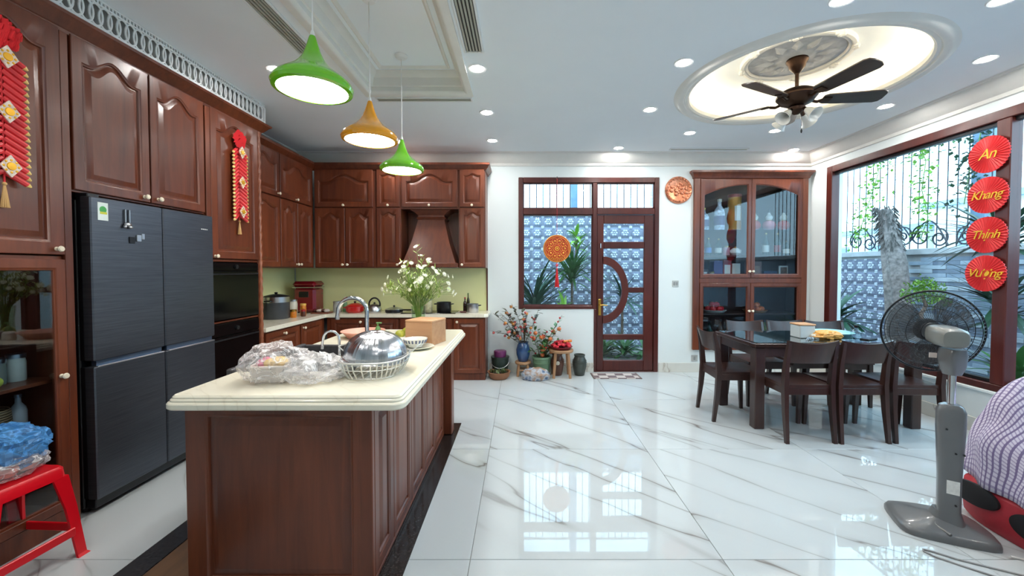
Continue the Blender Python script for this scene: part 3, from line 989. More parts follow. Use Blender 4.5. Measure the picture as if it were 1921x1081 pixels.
while y < 3.79:
    bd.box(FRX - 0.004, FRX + 0.004, y, y + 0.009, 2.872, 2.888)
    y += 0.021
obj('bead_strip', bd, RIM, fr, kind='stuff')
obj('backboard', MB().box(FRX - 0.05, FRX - 0.04, 1.1, 3.78, 2.731, 2.895), pm('shadowed_board', S(150, 150, 146), 0.8), fr)  # grey colour stands in for the shade seen through the rings

# --- refrigerator
RF = -2.36
FRG = NT('blue_black_brushed_steel')
nz = FRG.n('ShaderNodeTexNoise', Scale=5.0, Detail=4.0)
FRG.l(FRG.coords((1, 1, 60)), nz.inputs['Vector'])
FRG.l(FRG.ramp(nz.outputs[0], [(0.3, S(82, 86, 94)), (0.7, S(100, 104, 112))]), FRG.b.inputs['Base Color'])
FRG.b.inputs['Metallic'].default_value = 0.85
FRG.b.inputs['Roughness'].default_value = 0.36
FRG = FRG.m
t = thing('refrigerator', 'dark steel four-door refrigerator between the tall cabinets', 'refrigerator', (-2.7, 2.68, 0))
obj('body', MB().box(-2.98, RF - 0.085, 2.235, 3.11, 0.03, 1.765, 0.006), BLACK, t)
obj('kick_strip', MB().box(RF - 0.085, RF - 0.03, 2.245, 3.10, 0.03, 0.082, 0.004), BLACK, t)
for yy in (2.28, 3.06):
    for xx in (RF - 0.12, -2.92):
        obj('foot', MB().cyl((xx, yy, 0.0), (xx, yy, 0.035), 0.02), BLACK, t)
FD = {}
for a, b, nm in ((2.230, 2.677, 0), (2.683, 3.115, 1)):
    for z0, z1, lv in ((0.088, 0.835, 0), (0.868, 1.782, 1)):
        d = obj('door', MB().box(RF - 0.06, RF, a, b, z0, z1, 0.006), FRG, t)
        FD[nm, lv] = d
        obj('door_liner', MB().box(RF - 0.084, RF - 0.061, a + 0.006, b - 0.006, z0 + 0.004, z1 - 0.004), BLACK, d)
    obj('grip_channel', MB().box(RF - 0.05, RF - 0.022, a + 0.03, b - 0.004, 0.835, 0.868), pm('grip_blue_steel', S(104, 122, 146), 0.3, 0.8), t)
    obj('grip_lip', MB().box(RF - 0.02, RF + 0.002, a + 0.02, b - 0.002, 0.829, 0.838, 0.003), STEEL, t)
obj('hinge_cover', MB().box(RF - 0.09, RF - 0.02, 2.235, 2.30, 1.768, 1.80, 0.004), BLACK, t)
lab = obj('energy_label', MB().box(RF, RF + 0.0012, 2.268, 2.325, 1.655, 1.755), pm('label_paper', S(226, 236, 230), 0.5, var=0.03), t, label='white and green energy sticker')
mk = MB().ball((RF + 0.0012, 2.297, 1.715), 0.0008, 0.020, 0.020, 16)
mk.c = 1
mk.box(RF + 0.0012, RF + 0.002, 2.28, 2.318, 1.690, 1.703)
obj('printed_mark', mk, [pm('label_green', S(66, 168, 84), 0.5), pm('label_yellow', S(206, 206, 60), 0.5)], lab)
lg = MB()
for k, wd in enumerate((0.006, 0.004, 0.006, 0.005, 0.006, 0.004, 0.006)):
    lg.box(RF, RF + 0.001, 3.0 + 0.009 * k, 3.0 + 0.009 * k + wd, 1.672, 1.680)
obj('maker_mark', lg, WHITEPL, t)
mc = MB()
for y0 in (2.415, 2.44):
    mc.box(RF, RF + 0.012, y0, y0 + 0.007, 1.655, 1.735, 0.002)
mc.ball((RF + 0.012, 2.43, 1.645), 0.012, 0.022, 0.012)
mc.ball((RF + 0.012, 2.412, 1.632), 0.010)
mc.ball((RF + 0.012, 2.446, 1.630), 0.010, 0.014, 0.008)
single('fridge_magnet', mc, STEEL, 'small silver rabbit-eared magnet high on the left refrigerator door', 'magnet', loc=(RF + 0.01, 2.43, 1.66))
mc = MB().box(RF, RF + 0.006, 2.445, 2.48, 1.535, 1.575, 0.002)
mc.c = 1
mc.box(RF, RF + 0.008, 2.49, 2.52, 1.55, 1.59, 0.002).box(RF, RF + 0.005, 2.525, 2.545, 1.565, 1.60, 0.002)
single('fridge_magnet', mc, [DARKM, STEEL], 'flat square magnets stuck below the rabbit-eared magnet', 'magnet', loc=(RF + 0.005, 2.49, 1.565))

# --- firecracker hangings
CRK = [pm('firecracker_red', S(232, 62, 66), 0.4, var=0.05), pm('firecracker_tip', S(246, 214, 130), 0.4)]
def crackers(lb, y, ztop, x, n_=19):
    t = thing('firecracker_hanging', lb, 'hanging ornament', (x, y, ztop), group='red firecracker strings on the tall cabinets')
    rs = MB()
    rnd = random.Random(3)
    for k in range(64):
        a, q = rnd.random() * 2 * PI, rnd.random() ** 0.5
        p = Vector((x + 0.026 + 0.03 * (1 - q), y + 0.066 * q * math.cos(a), ztop + 0.066 * q * math.sin(a)))
        rs.loft([[p + Vector((0, -0.016, -0.01)), p + Vector((0.012, 0, -0.014)), p + Vector((0, 0.016, -0.008))], [p + Vector((0.012, -0.012, 0.012)), p + Vector((0.022, 0, 0.014)), p + Vector((0.01, 0.012, 0.012))]])
    rs.ball((x + 0.02, y, ztop), 0.02, 0.045, 0.045)
    obj('rosette', rs, pm('rosette_red', S(226, 20, 30), 0.5), t)
    obj('cord', MB().cyl((x + 0.018, y, ztop - 0.04), (x + 0.018, y, ztop - 0.72), 0.004, n=6), REDPAPER, t)
    def tube(sg):
        d = Vector((0.25, sg * 0.92, -0.62)).normalized()
        m_ = MB()
        m_.cyl((0, 0, 0), d * 0.088, 0.0125, n=8)
        m_.c = 1
        m_.cyl(d * 0.088, d * 0.104, 0.0125, 0.004, n=8)
        return mesh_of('firecracker', m_, CRK)
    L_, R_ = tube(-1), tube(1)
    for k in range(n_):
        z = ztop - 0.075 - k * 0.031
        for me, sg in ((L_, -1), (R_, 1)):
            piece('firecracker', me, t, Matrix.Translation((x + 0.012, y + sg * 0.006, z)))
    for k, z in enumerate((ztop - 0.11, ztop - 0.36, ztop - 0.61)):
        q = MB(aim((x + 0.048, y, z), (1, 0, 0)))
        q.prism([(0, -0.052), (0.042, 0), (0, 0.052), (-0.042, 0)], 0, 0.006)
        md_ = obj('medallion', q, pm('medallion_white', S(236, 216, 200), 0.45, var=0.25, scale=60), t)
        q = MB(aim((x + 0.054, y, z), (1, 0, 0)))
        q.lathe([(0.0, 0.0), (0.019, 0.0), (0.017, 0.004), (0, 0.005)], 14)
        for j in range(8):
            a = j * PI / 4
            q.ball((0.028 * math.cos(a), 0.028 * math.sin(a), 0), 0.006, rz=0.003, n=6)
        obj('medallion_boss', q, pm('medallion_gold', S(236, 176, 40), 0.35, 0.4), md_)
    ts = MB()
    for k in range(12):
        a = 2 * PI * k / 12
        ts.cyl((x + 0.018, y, ztop - 0.68), (x + 0.018 + 0.012 * math.cos(a), y + 0.014 * math.sin(a), ztop - 0.80), 0.003, n=5)
    ts.ball((x + 0.018, y, ztop - 0.69), 0.009)
    obj('tassel', ts, pm('tassel_straw', S(214, 170, 110), 0.7), t)
crackers('red firecracker string hanging on the left-edge cabinet, cut by the picture edge', 1.886, 2.465, TF + 0.022)
crackers('red firecracker string with red rosette hanging on the oven tower door', 3.455, 2.475, TF + 0.022)

# --- wall cabinets: left wall
UF = -2.585
ZB, ZM, ZT = 1.395, 2.135, 2.63
t, bx = cabinet('cherry wall cabinets beside the rope column, two tiers of arched doors above the pots', 'L', 3.80, 5.06, ZB, ZT, UF, XL + 0.005)
door(t, 'L', 3.81, 4.33, ZM + 0.015, ZT - 0.02, UF, 0.075, kn=(0.49, 0.03))
door(t, 'L', 4.345, 5.00, ZM + 0.015, ZT - 0.02, UF, 0.085, kn=(0.30, 0.02))
door(t, 'L', 3.81, 4.33, ZB + 0.01, ZM, UF, 0.05, kn=(0.03, 0.03))
door(t, 'L', 4.345, 4.665, ZB + 0.01, ZM, UF, 0.05, kn=(0.295, 0.03))
door(t, 'L', 4.675, 5.00, ZB + 0.01, ZM, UF, 0.05, kn=(0.025, 0.03))
# back wall uppers
BF = 5.06
t, bx = cabinet('cherry wall cabinet in the kitchen corner, wide arched top door above two tall doors', 'B', -2.565, -1.80, ZB, ZT, BF, YB - 0.002)
door(t, 'B', -2.555, -1.835, ZM + 0.015, ZT - 0.02, BF, 0.085, kn=(0.36, 0.02))
door(t, 'B', -2.555, -2.185, ZB + 0.01, ZM, BF, 0.05, kn=(0.345, 0.03))
door(t, 'B', -2.175, -1.835, ZB + 0.01, ZM, BF, 0.05, kn=(0.025, 0.03))
t, bx = cabinet('narrow cherry wall cabinet just left of the wooden range hood', 'B', -1.798, -1.492, ZB, ZT, BF, YB - 0.002)
door(t, 'B', -1.785, -1.502, ZM + 0.015, ZT - 0.02, BF, 0.02, kn=(0.14, 0.02), s=0.055)
door(t, 'B', -1.785, -1.502, ZB + 0.01, ZM, BF, 0.03, kn=(0.255, 0.03), s=0.055)
t, bx = cabinet('cherry wall cabinet with a wide arched door directly above the range hood', 'B', -1.49, -0.775, ZM - 0.01, ZT, BF, YB - 0.002)
door(t, 'B', -1.475, -0.79, ZM + 0.015, ZT - 0.02, BF, 0.09, kn=(0.34, 0.02))
t, bx = cabinet('narrow cherry wall cabinet right of the range hood, ending the kitchen row', 'B', -0.773, -0.44, ZB, ZT, BF, YB - 0.002)
door(t, 'B', -0.755, -0.455, ZM + 0.015, ZT - 0.02, BF, 0.025, kn=(0.15, 0.02), s=0.055)
door(t, 'B', -0.755, -0.455, ZB + 0.01, ZM, BF, 0.035, kn=(0.025, 0.03), s=0.055)
cw = sweep([(UF, 3.80), (UF, BF), (-0.438, BF), (-0.438, YB)], [(0, 2.60), (0.012, 2.605), (0.016, 2.62), (0.028, 2.628), (0.045, 2.66), (0.052, 2.665), (0.052, 2.69), (0.0, 2.695)])
single('crown_moulding', cw, CHERRY, 'cherry crown moulding along the top of the kitchen wall cabinets', 'moulding')
# range hood
t = thing('range_hood', 'flared cherry wood range hood over the hob', 'range hood', (-1.13, 5.22, ZB))
cxh = -1.13
def hring(hw, y0, z):
    return [(cxh - hw, y0, z), (cxh + hw, y0, z), (cxh + hw, YB - 0.02, z), (cxh - hw, YB - 0.02, z)]
obj('flared_body', MB().loft([hring(0.325, 4.99, 1.455), hring(0.235, 5.06, 1.72), hring(0.165, 5.13, 2.0)]), CHERRY, t)
obj('neck_moulding', MB().loft([hring(0.165, 5.13, 2.0), hring(0.185, 5.11, 2.02), hring(0.165, 5.13, 2.035), hring(0.165, 5.13, 2.06), hring(0.20, 5.10, 2.09), hring(0.25, 5.07, 2.12)]), CHERRY, t)
obj('bottom_shelf', MB().box(-1.488, -0.777, 4.98, YB - 0.02, ZB + 0.005, 1.455, 0.006), CHERRY, t)
obj('back_panel', MB().box(-1.488, -0.777, YB - 0.02, YB - 0.005, 1.455, 2.12), CHERRY, t)

# --- base cabinets and worktop
BB, BBL = 5.0, -2.43
def basecab(lb, kind, a0, a1, face, back, doors):
    t, bx = cabinet(lb, kind, a0, a1, 0.0, 0.783, face, back, hollow=False)
    for a, b, kx in doors:
        door(t, kind, a, b, 0.09, 0.765, face, 0.0, kn=(kx, 0.64), s=0.06)
basecab('cherry base cabinet at the right end of the kitchen wall, beside the potted plants', 'B', -0.84, -0.44, BB, YB - 0.01, [(-0.825, -0.46, 0.04)])
basecab('cherry base cabinet under the hob', 'B', -1.50, -0.842, BB, YB - 0.01, [(-1.49, -1.175, 0.28), (-1.165, -0.855, 0.03)])
basecab('cherry base cabinet in the back corner of the kitchen', 'B', -2.40, -1.502, BB, YB - 0.01, [(-2.34, -1.935, 0.37), (-1.925, -1.515, 0.04)])
basecab('cherry base cabinet next to the oven tower', 'L', 3.80, 4.42, BBL, XL + 0.01, [(3.815, 4.40, 0.29)])
basecab('cherry base cabinet on the left wall near the corner', 'L', 4.422, 4.99, BBL, XL + 0.01, [(4.435, 4.90, 0.04)])
ct = MB()
L_ = [(XL + 0.005, 3.79), (-2.392, 3.79), (-2.392, 4.962), (-0.45, 4.962), (-0.405, 5.0), (-0.405, YB - 0.002), (XL + 0.005, YB - 0.002)]
ct.loft([[(a, b, 0.785) for a, b in L_], [(a, b, 0.822) for a, b in L_], [(a + (0.004 if a < -3 else -0.004), b + (0.004 if b < 4.5 else -0.0), 0.826) for a, b in L_]])
single('kitchen_worktop', ct, QUARTZ, 'L-shaped cream stone worktop along the kitchen walls', 'worktop')
BSPL = pm('pale_green_back_glass', S(236, 238, 176), 0.14, var=0.04, scale=2, coat=0.4)
single('splashback', MB().box(-2.99, -0.44, YB - 0.012, YB - 0.001, 0.828, ZB - 0.002), BSPL, 'pale green splashback behind the hob', 'splashback')
single('splashback', MB().box(XL + 0.001, XL + 0.012, 3.80, YB - 0.013, 0.828, ZB - 0.002), BSPL, 'pale green splashback on the left wall behind the large pot', 'splashback')
single('end_strip', MB().box(-0.455, -0.438, YB - 0.03, YB - 0.013, 0.828, ZB - 0.004), MAHOG, 'dark upright strip at the right end of the green splashback', 'strip')

# --- things on the wall worktop
CT = 0.826
t = thing('stockpot', 'large dark grey pot with steel band and glass lid on the left worktop', 'pot', (-2.74, 4.53, CT))
obj('vessel', MB().lathe([(0.0, 0.0), (0.125, 0.0), (0.133, 0.012), (0.133, 0.185), (0.127, 0.185), (0.12, 0.02), (0, 0.015)], 36), pm('charcoal_enamel', S(72, 76, 82), 0.3, 0.3), t, L=True)
obj('steel_band', MB().lathe([(0.134, 0.185), (0.134, 0.245), (0.126, 0.245), (0.126, 0.185)], 36, close=True), STEEL, t, L=True)
obj('lid', MB().lathe([(0.0, 0.278), (0.06, 0.27), (0.115, 0.256), (0.136, 0.248), (0.136, 0.245), (0, 0.245)], 36), DARKM, t, L=True)
obj('lid_knob', MB().lathe([(0.0, 0.276), (0.012, 0.276), (0.02, 0.292), (0, 0.298)], 16), BLACK, t, L=True)
for s in (-1, 1):
    obj('handle', MB().tube([(0.03, s * 0.13, 0.2), (0.03, s * 0.165, 0.205), (-0.03, s * 0.165, 0.205), (-0.03, s * 0.13, 0.2)], 0.007), BLACK, t, L=True)

def jar(lb, x, y, r, h, body, lid=None, cat='jar', z=CT, lidh=0.02, nm='jar', group=None, contents=None, neck=0.92):
    t = thing(nm, lb, cat, (x, y, z), group=group)
    obj('body', MB().lathe([(0.0, 0.0), (r * 0.94, 0.0), (r, 0.006), (r, h * 0.8), (r * neck, h * 0.93), (r * neck, h), (0, h)], 20), body, t, L=True)
    if lid:
        obj('lid', MB().lathe([(0.0, h), (r * neck + 0.003, h), (r * neck + 0.003, h + lidh), (r * neck - 0.002, h + lidh + 0.003), (0, h + lidh + 0.003)], 20), lid, t, L=True)
    return t
def bottle(lb, x, y, r, h, body, cap, z=CT, cat='bottle', nm='bottle', label=None):
    t = thing(nm, lb, cat, (x, y, z))
    obj('body', MB().lathe([(0.0, 0.0), (r * 0.95, 0.0), (r, 0.006), (r, h * 0.55), (r * 0.85, h * 0.66), (r * 0.38, h * 0.78), (r * 0.34, h * 0.93), (0, h * 0.93)], 18), body, t, L=True)
    obj('cap', MB().lathe([(0.0, h * 0.92), (r * 0.42, h * 0.92), (r * 0.42, h), (0, h)], 14), cap, t, L=True)
    if label:
        obj('paper_label', MB().lathe([(r * 1.01, h * 0.15), (r * 1.01, h * 0.45), (r * 0.99, h * 0.45), (r * 0.99, h * 0.15)], 18, close=True), label, t, L=True)
    return t
AMBER = pm('amber_contents', S(206, 122, 36), 0.3, var=0.3, scale=40)
CREAM = pm('cream_contents', S(226, 222, 206), 0.4, var=0.1)
bottle('tall black bottle standing right behind the rope column', -2.90, 4.32, 0.036, 0.35, BLACK, BLACK)
jar('white canister standing right beside the large grey pot', -2.72, 4.83, 0.048, 0.17, CREAM, STEEL, nm='canister', cat='canister')
jar('small jar of orange preserve in front of the white canister', -2.60, 4.62, 0.034, 0.07, AMBER, GOLD)
jar('honey-coloured jar with a yellow lid beside the red appliance', -2.60, 4.83, 0.033, 0.12, AMBER, pm('yellow_lid', S(226, 180, 90), 0.4))
jar('little dark jar between the orange jars', -2.54, 4.72, 0.026, 0.06, pm('brown_sauce', S(84, 46, 32), 0.3), pm('red_lid', S(168, 40, 36), 0.4))
t = thing('bread_maker', 'tall dark red kitchen appliance in the worktop corner', 'appliance', (-2.72, 5.19, CT))
DRED = pm('dark_red_enamel', S(122, 16, 28), 0.2, coat=0.5)
obj('body', MB().box(-0.14, 0.14, -0.12, 0.12, 0.012, 0.32, 0.03), DRED, t, L=True)
obj('lid', MB().box(-0.15, 0.15, -0.13, 0.13, 0.325, 0.40, 0.035), DRED, t, L=True)
obj('chrome_strip', MB().box(-0.146, 0.146, -0.126, 0.126, 0.318, 0.328, 0.002), CHROME, t, L=True)
obj('display_panel', MB().box(-0.06, 0.06, -0.125, -0.118, 0.20, 0.27, 0.003), BLACK, t, L=True)
for sx in (-0.1, 0.1):
    for sy in (-0.08, 0.08):
        obj('foot', MB().cyl((sx, sy, 0), (sx, sy, 0.014), 0.014), BLACK, t, L=True)
t = thing('serving_tray', 'low tray of dark snack packets before the red appliance', 'tray', (-2.50, 5.06, CT))
obj('tray', MB().box(-0.10, 0.12, -0.07, 0.07, 0.0, 0.016, 0.005), pm('tray_brown', S(120, 66, 48), 0.4), t, L=True)
for k in range(4):
    obj('packet', MB().blob((-0.06 + 0.045 * k, 0.01 * (-1) ** k, 0.034), 0.03, 0.045, 0.02, 0.15, 3, k, 14), [pm('packet_a', S(74, 40, 34), 0.4), pm('packet_b', S(206, 196, 186), 0.4)][k % 2], t, L=True)
jar('squat glass jar standing before the splashback corner', -2.36, 5.2, 0.05, 0.12, pm('grey_contents', S(176, 178, 172), 0.3, var=0.2, scale=30), STEEL)
bottle('slim green-tinted bottle left of the red pot', -2.30, 5.29, 0.028, 0.19, pm('green_glass_bottle', S(120, 160, 118), 0.15), WHITEPL)
t = thing('casserole', 'red enamel casserole with a domed lid seen through the tap arch', 'pot', (-2.12, 5.17, CT))
RED2 = pm('red_enamel', S(190, 34, 32), 0.15, coat=0.6)
obj('vessel', MB().lathe([(0.0, 0.0), (0.09, 0.0), (0.11, 0.02), (0.115, 0.08), (0.109, 0.08), (0.1, 0.02), (0, 0.01)], 28), RED2, t, L=True)
obj('lid', MB().lathe([(0.0, 0.125), (0.05, 0.118), (0.1, 0.095), (0.118, 0.082), (0.118, 0.078), (0, 0.078)], 28), RED2, t, L=True)
obj('lid_knob', MB().lathe([(0.0, 0.122), (0.01, 0.122), (0.018, 0.14), (0, 0.148)], 14), BLACK, t, L=True)
for s in (-1, 1):
    obj('handle', MB().tube([(s * 0.112, -0.03, 0.06), (s * 0.14, -0.02, 0.062), (s * 0.14, 0.02, 0.062), (s * 0.112, 0.03, 0.06)], 0.007), RED2, t, L=True)
t = thing('kettle', 'steel kettle with a black hoop handle at the back of the worktop', 'kettle', (-1.87, 5.17, CT))
obj('body', MB().lathe([(0.0, 0.0), (0.075, 0.0), (0.088, 0.02), (0.084, 0.06), (0.06, 0.095), (0.03, 0.108), (0, 0.11)], 28), STEEL, t, L=True)
obj('hoop_handle', MB().tube([(-0.07 * math.cos(a), 0, 0.10 + 0.085 * math.sin(a)) for a in [PI * k / 14 for k in range(-1, 16)]], 0.011), BLACK, t, L=True)
obj('spout', MB().tube([(-0.075, 0, 0.05), (-0.11, 0, 0.085), (-0.125, 0, 0.10)], [0.016, 0.011, 0.009]), STEEL, t, L=True)
obj('lid_knob', MB().ball((0, 0, 0.118), 0.014), BLACK, t, L=True)
t = thing('hob', 'flat black glass hob below the range hood', 'hob', (-1.15, 5.17, CT))
obj('glass_plate', MB().box(-0.34, 0.34, -0.17, 0.17, 0.0, 0.008, 0.003), OVG, t, L=True)
def potof(nm, lb, x, y, r, h, m_, z=CT, lid=False, long_handle=0.0, hm=None):
    t = thing(nm, lb, 'pot' if h > 0.07 else 'pan', (x, y, z))
    obj('vessel', MB().lathe([(0.0, 0.0), (r * 0.92, 0.0), (r, 0.012), (r, h), (r - 0.004, h), (r - 0.005, 0.012), (0, 0.006)], 28), m_, t, L=True)
    if lid:
        obj('lid', MB().lathe([(0.0, h + 0.03), (r * 0.5, h + 0.025), (r + 0.004, h + 0.004), (r + 0.004, h), (0, h)], 28), lid, t, L=True)
        obj('lid_knob', MB().ball((0, 0, h + 0.04), 0.014), BLACK, t, L=True)
    if long_handle:
        obj('handle', MB().tube([(r, 0, h * 0.8), (r + long_handle, -0.03, h * 0.9)], 0.009), hm or BLACK, t, L=True)
    else:
        for s in (-1, 1):
            obj('handle', MB().tube([(s * r, -0.03, h * 0.8), (s * (r + 0.028), -0.02, h * 0.82), (s * (r + 0.028), 0.02, h * 0.82), (s * r, 0.03, h * 0.8)], 0.006), hm or BLACK, t, L=True)
    return t
potof('frying_pan', 'shallow dark frying pan with lid left of the flowers on the back worktop', -1.62, 5.17, 0.11, 0.04, DARKM, lid=STEEL, long_handle=0.13)
potof('saucepan', 'black cooking pot on the right of the hob', -0.98, 5.16, 0.092, 0.125, BLACK, z=CT + 0.008, hm=BLACK)
potof('saucepan', 'small steel pot at the right end of the back worktop', -0.615, 5.18, 0.075, 0.11, STEEL)
bottle('dark sauce bottle left of the small steel pot', -0.72, 5.22, 0.024, 0.19, pm('soy_brown', S(46, 28, 22), 0.2), pm('red_lid', S(168, 40, 36), 0.4))
bottle('thin dark oil bottle with a green cap behind the small steel pot', -0.69, 5.30, 0.02, 0.24, pm('oil_dark', S(62, 58, 30), 0.2), pm('green_cap', S(70, 110, 50), 0.4))
jar('tall glass storage jar with a clip lid behind the wooden box', -1.18, 5.14, 0.056, 0.15, pm('oat_contents', S(196, 190, 150), 0.3, var=0.25, scale=40), STEEL, z=CT + 0.008)
t = thing('spatula', 'small dark-handled spatula lying right of the black pot', 'utensil', (-0.82, 5.10, CT))
obj('blade', MB().box(-0.05, 0.06, -0.012, 0.012, 0.0, 0.01, 0.003), STEEL, t, L=True)
obj('grip', MB().cyl((0.05, 0, 0.012), (0.13, 0.01, 0.012), 0.012), MAHOG, t, L=True)
# ---------------------------------------------------------------- kitchen island
IX0, IX1, IY0, IY1 = -1.44, -0.655, 1.74, 3.42
t = thing('kitchen_island', 'cherry kitchen island with panelled end and sides in the foreground', 'kitchen island', (-1.05, 2.58, 0))
ci = MB()
ci.box(IX0, IX1, IY0, 2.03, 0.008, 0.80).box(IX0, IX1, 2.80, IY1, 0.008, 0.80).box(-1.02, IX1, 2.03, 2.80, 0.008, 0.80).box(IX0, -1.02, 2.03, 2.80, 0.008, 0.60)
obj('carcass', ci, CHERRY, t)
def panelled(kind, a0, a1, z0, z1, face, s, nm='side_panel'):
    return door(t, kind, a0, a1, z0, z1, face, 0.0, s=s, nm=nm, t=0.02)
W, H = IX1 - IX0, 0.79
door(t, 'B', IX0, IX1 + 0.018, 0.008, 0.798, IY0, 0.0, nm='end_panel', t=0.022, fn=lambda d: outline(W + 0.018, H, 0.095, 0.035, 0.052, 0.0, d))
panelled('L', 1.742, 2.0, 0.03, 0.798, IX1, 0.062)
for k in range(4):
    a = 2.004 + 0.328 * k
    panelled('L', a, a + 0.324, 0.03, 0.798, IX1, 0.05, 'door')
obj('end_post', MB().box(IX1, IX1 + 0.085, 3.32, 3.43, 0.008, 0.80, 0.006), CHERRY, t)
obj('base_moulding', MB().box(IX1, IX1 + 0.02, 1.742, 3.32, 0.008, 0.028, 0.004), CHERRY, t)

# stone top with stepped edge and a notch for the apron sink
def roundrect(x0, x1, y0, y1, r, notch=None, k=7):
    pts = []
    for cx, cy, a0 in ((x0 + r, y0 + r, 180), (x1 - r, y0 + r, 270), (x1 - r, y1 - r, 0), (x0 + r, y1 - r, 90)):
        for j in range(k + 1):
            a = R(a0 + 90 * j / k)
            pts.append((cx + r * math.cos(a), cy + r * math.sin(a)))
    if notch:
        nx, ny0, ny1 = notch
        pts += [(x0, ny1), (nx, ny1), (nx, ny0), (x0, ny0)]
    return pts
def inset_rr(d, z):
    N = (-0.985 - d * 0, 2.05, 2.78)
    return [(a, b, z) for a, b in roundrect(-1.475 + d, -0.478 - d, 1.635 + d, 3.525 - d, max(0.02, 0.055 - d), N)]
tp = MB()
tp.loft([inset_rr(0.03, 0.80), inset_rr(0.006, 0.801), inset_rr(0.0, 0.807), inset_rr(0.0, 0.824), inset_rr(0.004, 0.829), inset_rr(0.012, 0.832), inset_rr(0.012, 0.839), inset_rr(0.016, 0.843), inset_rr(0.020, 0.845), inset_rr(0.020, 0.850), inset_rr(0.028, 0.857)])
single('island_worktop', tp, QUARTZ, 'cream stone worktop with stepped edge on the kitchen island', 'worktop', angle=25)
IT = 0.857
# apron sink
GSTONE = pm('grey_composite', S(74, 72, 74), 0.4, var=0.15, scale=60)
t = thing('apron_sink', 'dark grey apron sink set into the far side of the island top', 'sink', (-1.25, 2.415, 0.61))
sk = MB()
x0, x1, y0, y1 = -1.505, -0.988, 2.053, 2.777
sk.box(x0, x1, y0, y1, 0.615, 0.64)
sk.box(x0, x0 + 0.03, y0, y1, 0.64, 0.868, 0.006).box(x1 - 0.03, x1, y0, y1, 0.64, 0.862, 0.006)
sk.box(x0 + 0.03, x1 - 0.03, y0, y0 + 0.03, 0.64, 0.862, 0.006).box(x0 + 0.03, x1 - 0.03, y1 - 0.03, y1, 0.64, 0.862, 0.006)
obj('basin', sk, GSTONE, t)
obj('drain', MB().lathe([(0.0, 0.0), (0.045, 0.0), (0.045, 0.004), (0.02, 0.002), (0, 0.002)], 24, c=(-1.25, 2.41, 0.64)), CHROME, t)
# taps
def gooseneck(lb, bx, by, h, reach, r, rad, drop, cat='tap'):
    t = thing('tap', lb, cat, (bx, by, IT))
    obj('base', MB().lathe([(0.0, 0.0), (r * 1.9, 0.0), (r * 1.9, 0.006), (r * 1.3, 0.02), (r * 1.3, 0.05), (0, 0.05)], 20), CHROME, t, L=True)
    pts = [(0, 0, 0.04), (0, 0, h - rad)]
    rx = reach / 2
    for k in range(1, 17):
        a = PI * k / 16
        pts.append((-rx + rx * math.cos(a), 0, h - rad + rad * math.sin(a)))
    pts.append((-reach - 0.004, 0, h - rad - drop))
    obj('spout', MB().tube(pts, r, 12), CHROME, t, L=True)
    obj('aerator', MB().cyl((-reach - 0.004, 0, h - rad - drop), (-reach - 0.005, 0, h - rad - drop - 0.018), r * 1.12, n=14), STEEL, t, L=True)
    obj('lever', MB().tube([(r, 0, 0.035), (r + 0.03, 0, 0.05), (r + 0.055, 0, 0.085)], [r * 0.6, r * 0.5, r * 0.35]), CHROME, t, L=True)
gooseneck('tall chrome gooseneck tap behind the upturned steel bowl', -0.952, 2.50, 0.345, 0.178, 0.0125, 0.085, 0.03)
gooseneck('small thin chrome drinking-water tap between the plastic bags and the sink', -0.945, 2.10, 0.20, 0.085, 0.0065, 0.045, 0.03)

# foam box with bread in a clear bag
t = thing('foam_box', 'white foam food box wrapped inside the clear plastic bag at the near left', 'food box', (-1.155, 1.90, IT))
fb = MB()
def rr(cx, cy, hx, hy, z):
    return [(cx - hx, cy - hy, z), (cx + hx, cy - hy, z), (cx + hx, cy + hy, z), (cx - hx, cy + hy, z)]
fb.loft([rr(0, 0, 0.060, 0.065, 0.0), rr(0, 0, 0.078, 0.085, 0.075), rr(0, 0, 0.085, 0.092, 0.077), rr(0, 0, 0.085, 0.092, 0.084), rr(0, 0, 0.074, 0.081, 0.084), rr(0, 0, 0.056, 0.06, 0.010)])
t.rotation_euler = (0, 0, R(6))
obj('tray', fb, pm('white_foam', S(238, 230, 224), 0.7, var=0.03), t, L=True)
PK = pm('pink_topping', S(226, 120, 150), 0.5, var=0.2)
YC = pm('yellow_cake', S(240, 206, 130), 0.6, var=0.2)
rnd = random.Random(4)
for k in range(7):
    obj('cake', MB().blob((-0.045 + 0.03 * (k % 4), -0.03 + 0.05 * (k // 4), 0.088), 0.024, 0.026, 0.018, 0.15, 3, k, 12), [PK, YC, YC][min(k % 4, 2)], t, L=True)
cb = MB().blob((-1.155, 1.91, IT + 0.075), 0.135, 0.12, 0.088, 0.24, 2.0, 5, 34, flat=IT + 0.012)
single('plastic_bag', cb, CLEARBAG, 'clear crinkled plastic bag around the foam box at the near left of the island', 'plastic bag', angle=20, loc=(-1.155, 1.91, IT))
for v in ():
    pass
cb = MB().blob((-0.975, 1.905, IT + 0.045), 0.115, 0.10, 0.062, 0.34, 2.0, 9, 34, flat=IT + 0.004)
single('plastic_bag', cb, film('milky_plastic_film', (0.98, 0.98, 0.98, 1), 0.38, S(244, 242, 242)), 'milky crumpled empty plastic bag beside the wire rack', 'plastic bag', angle=20, loc=(-0.975, 1.905, IT))

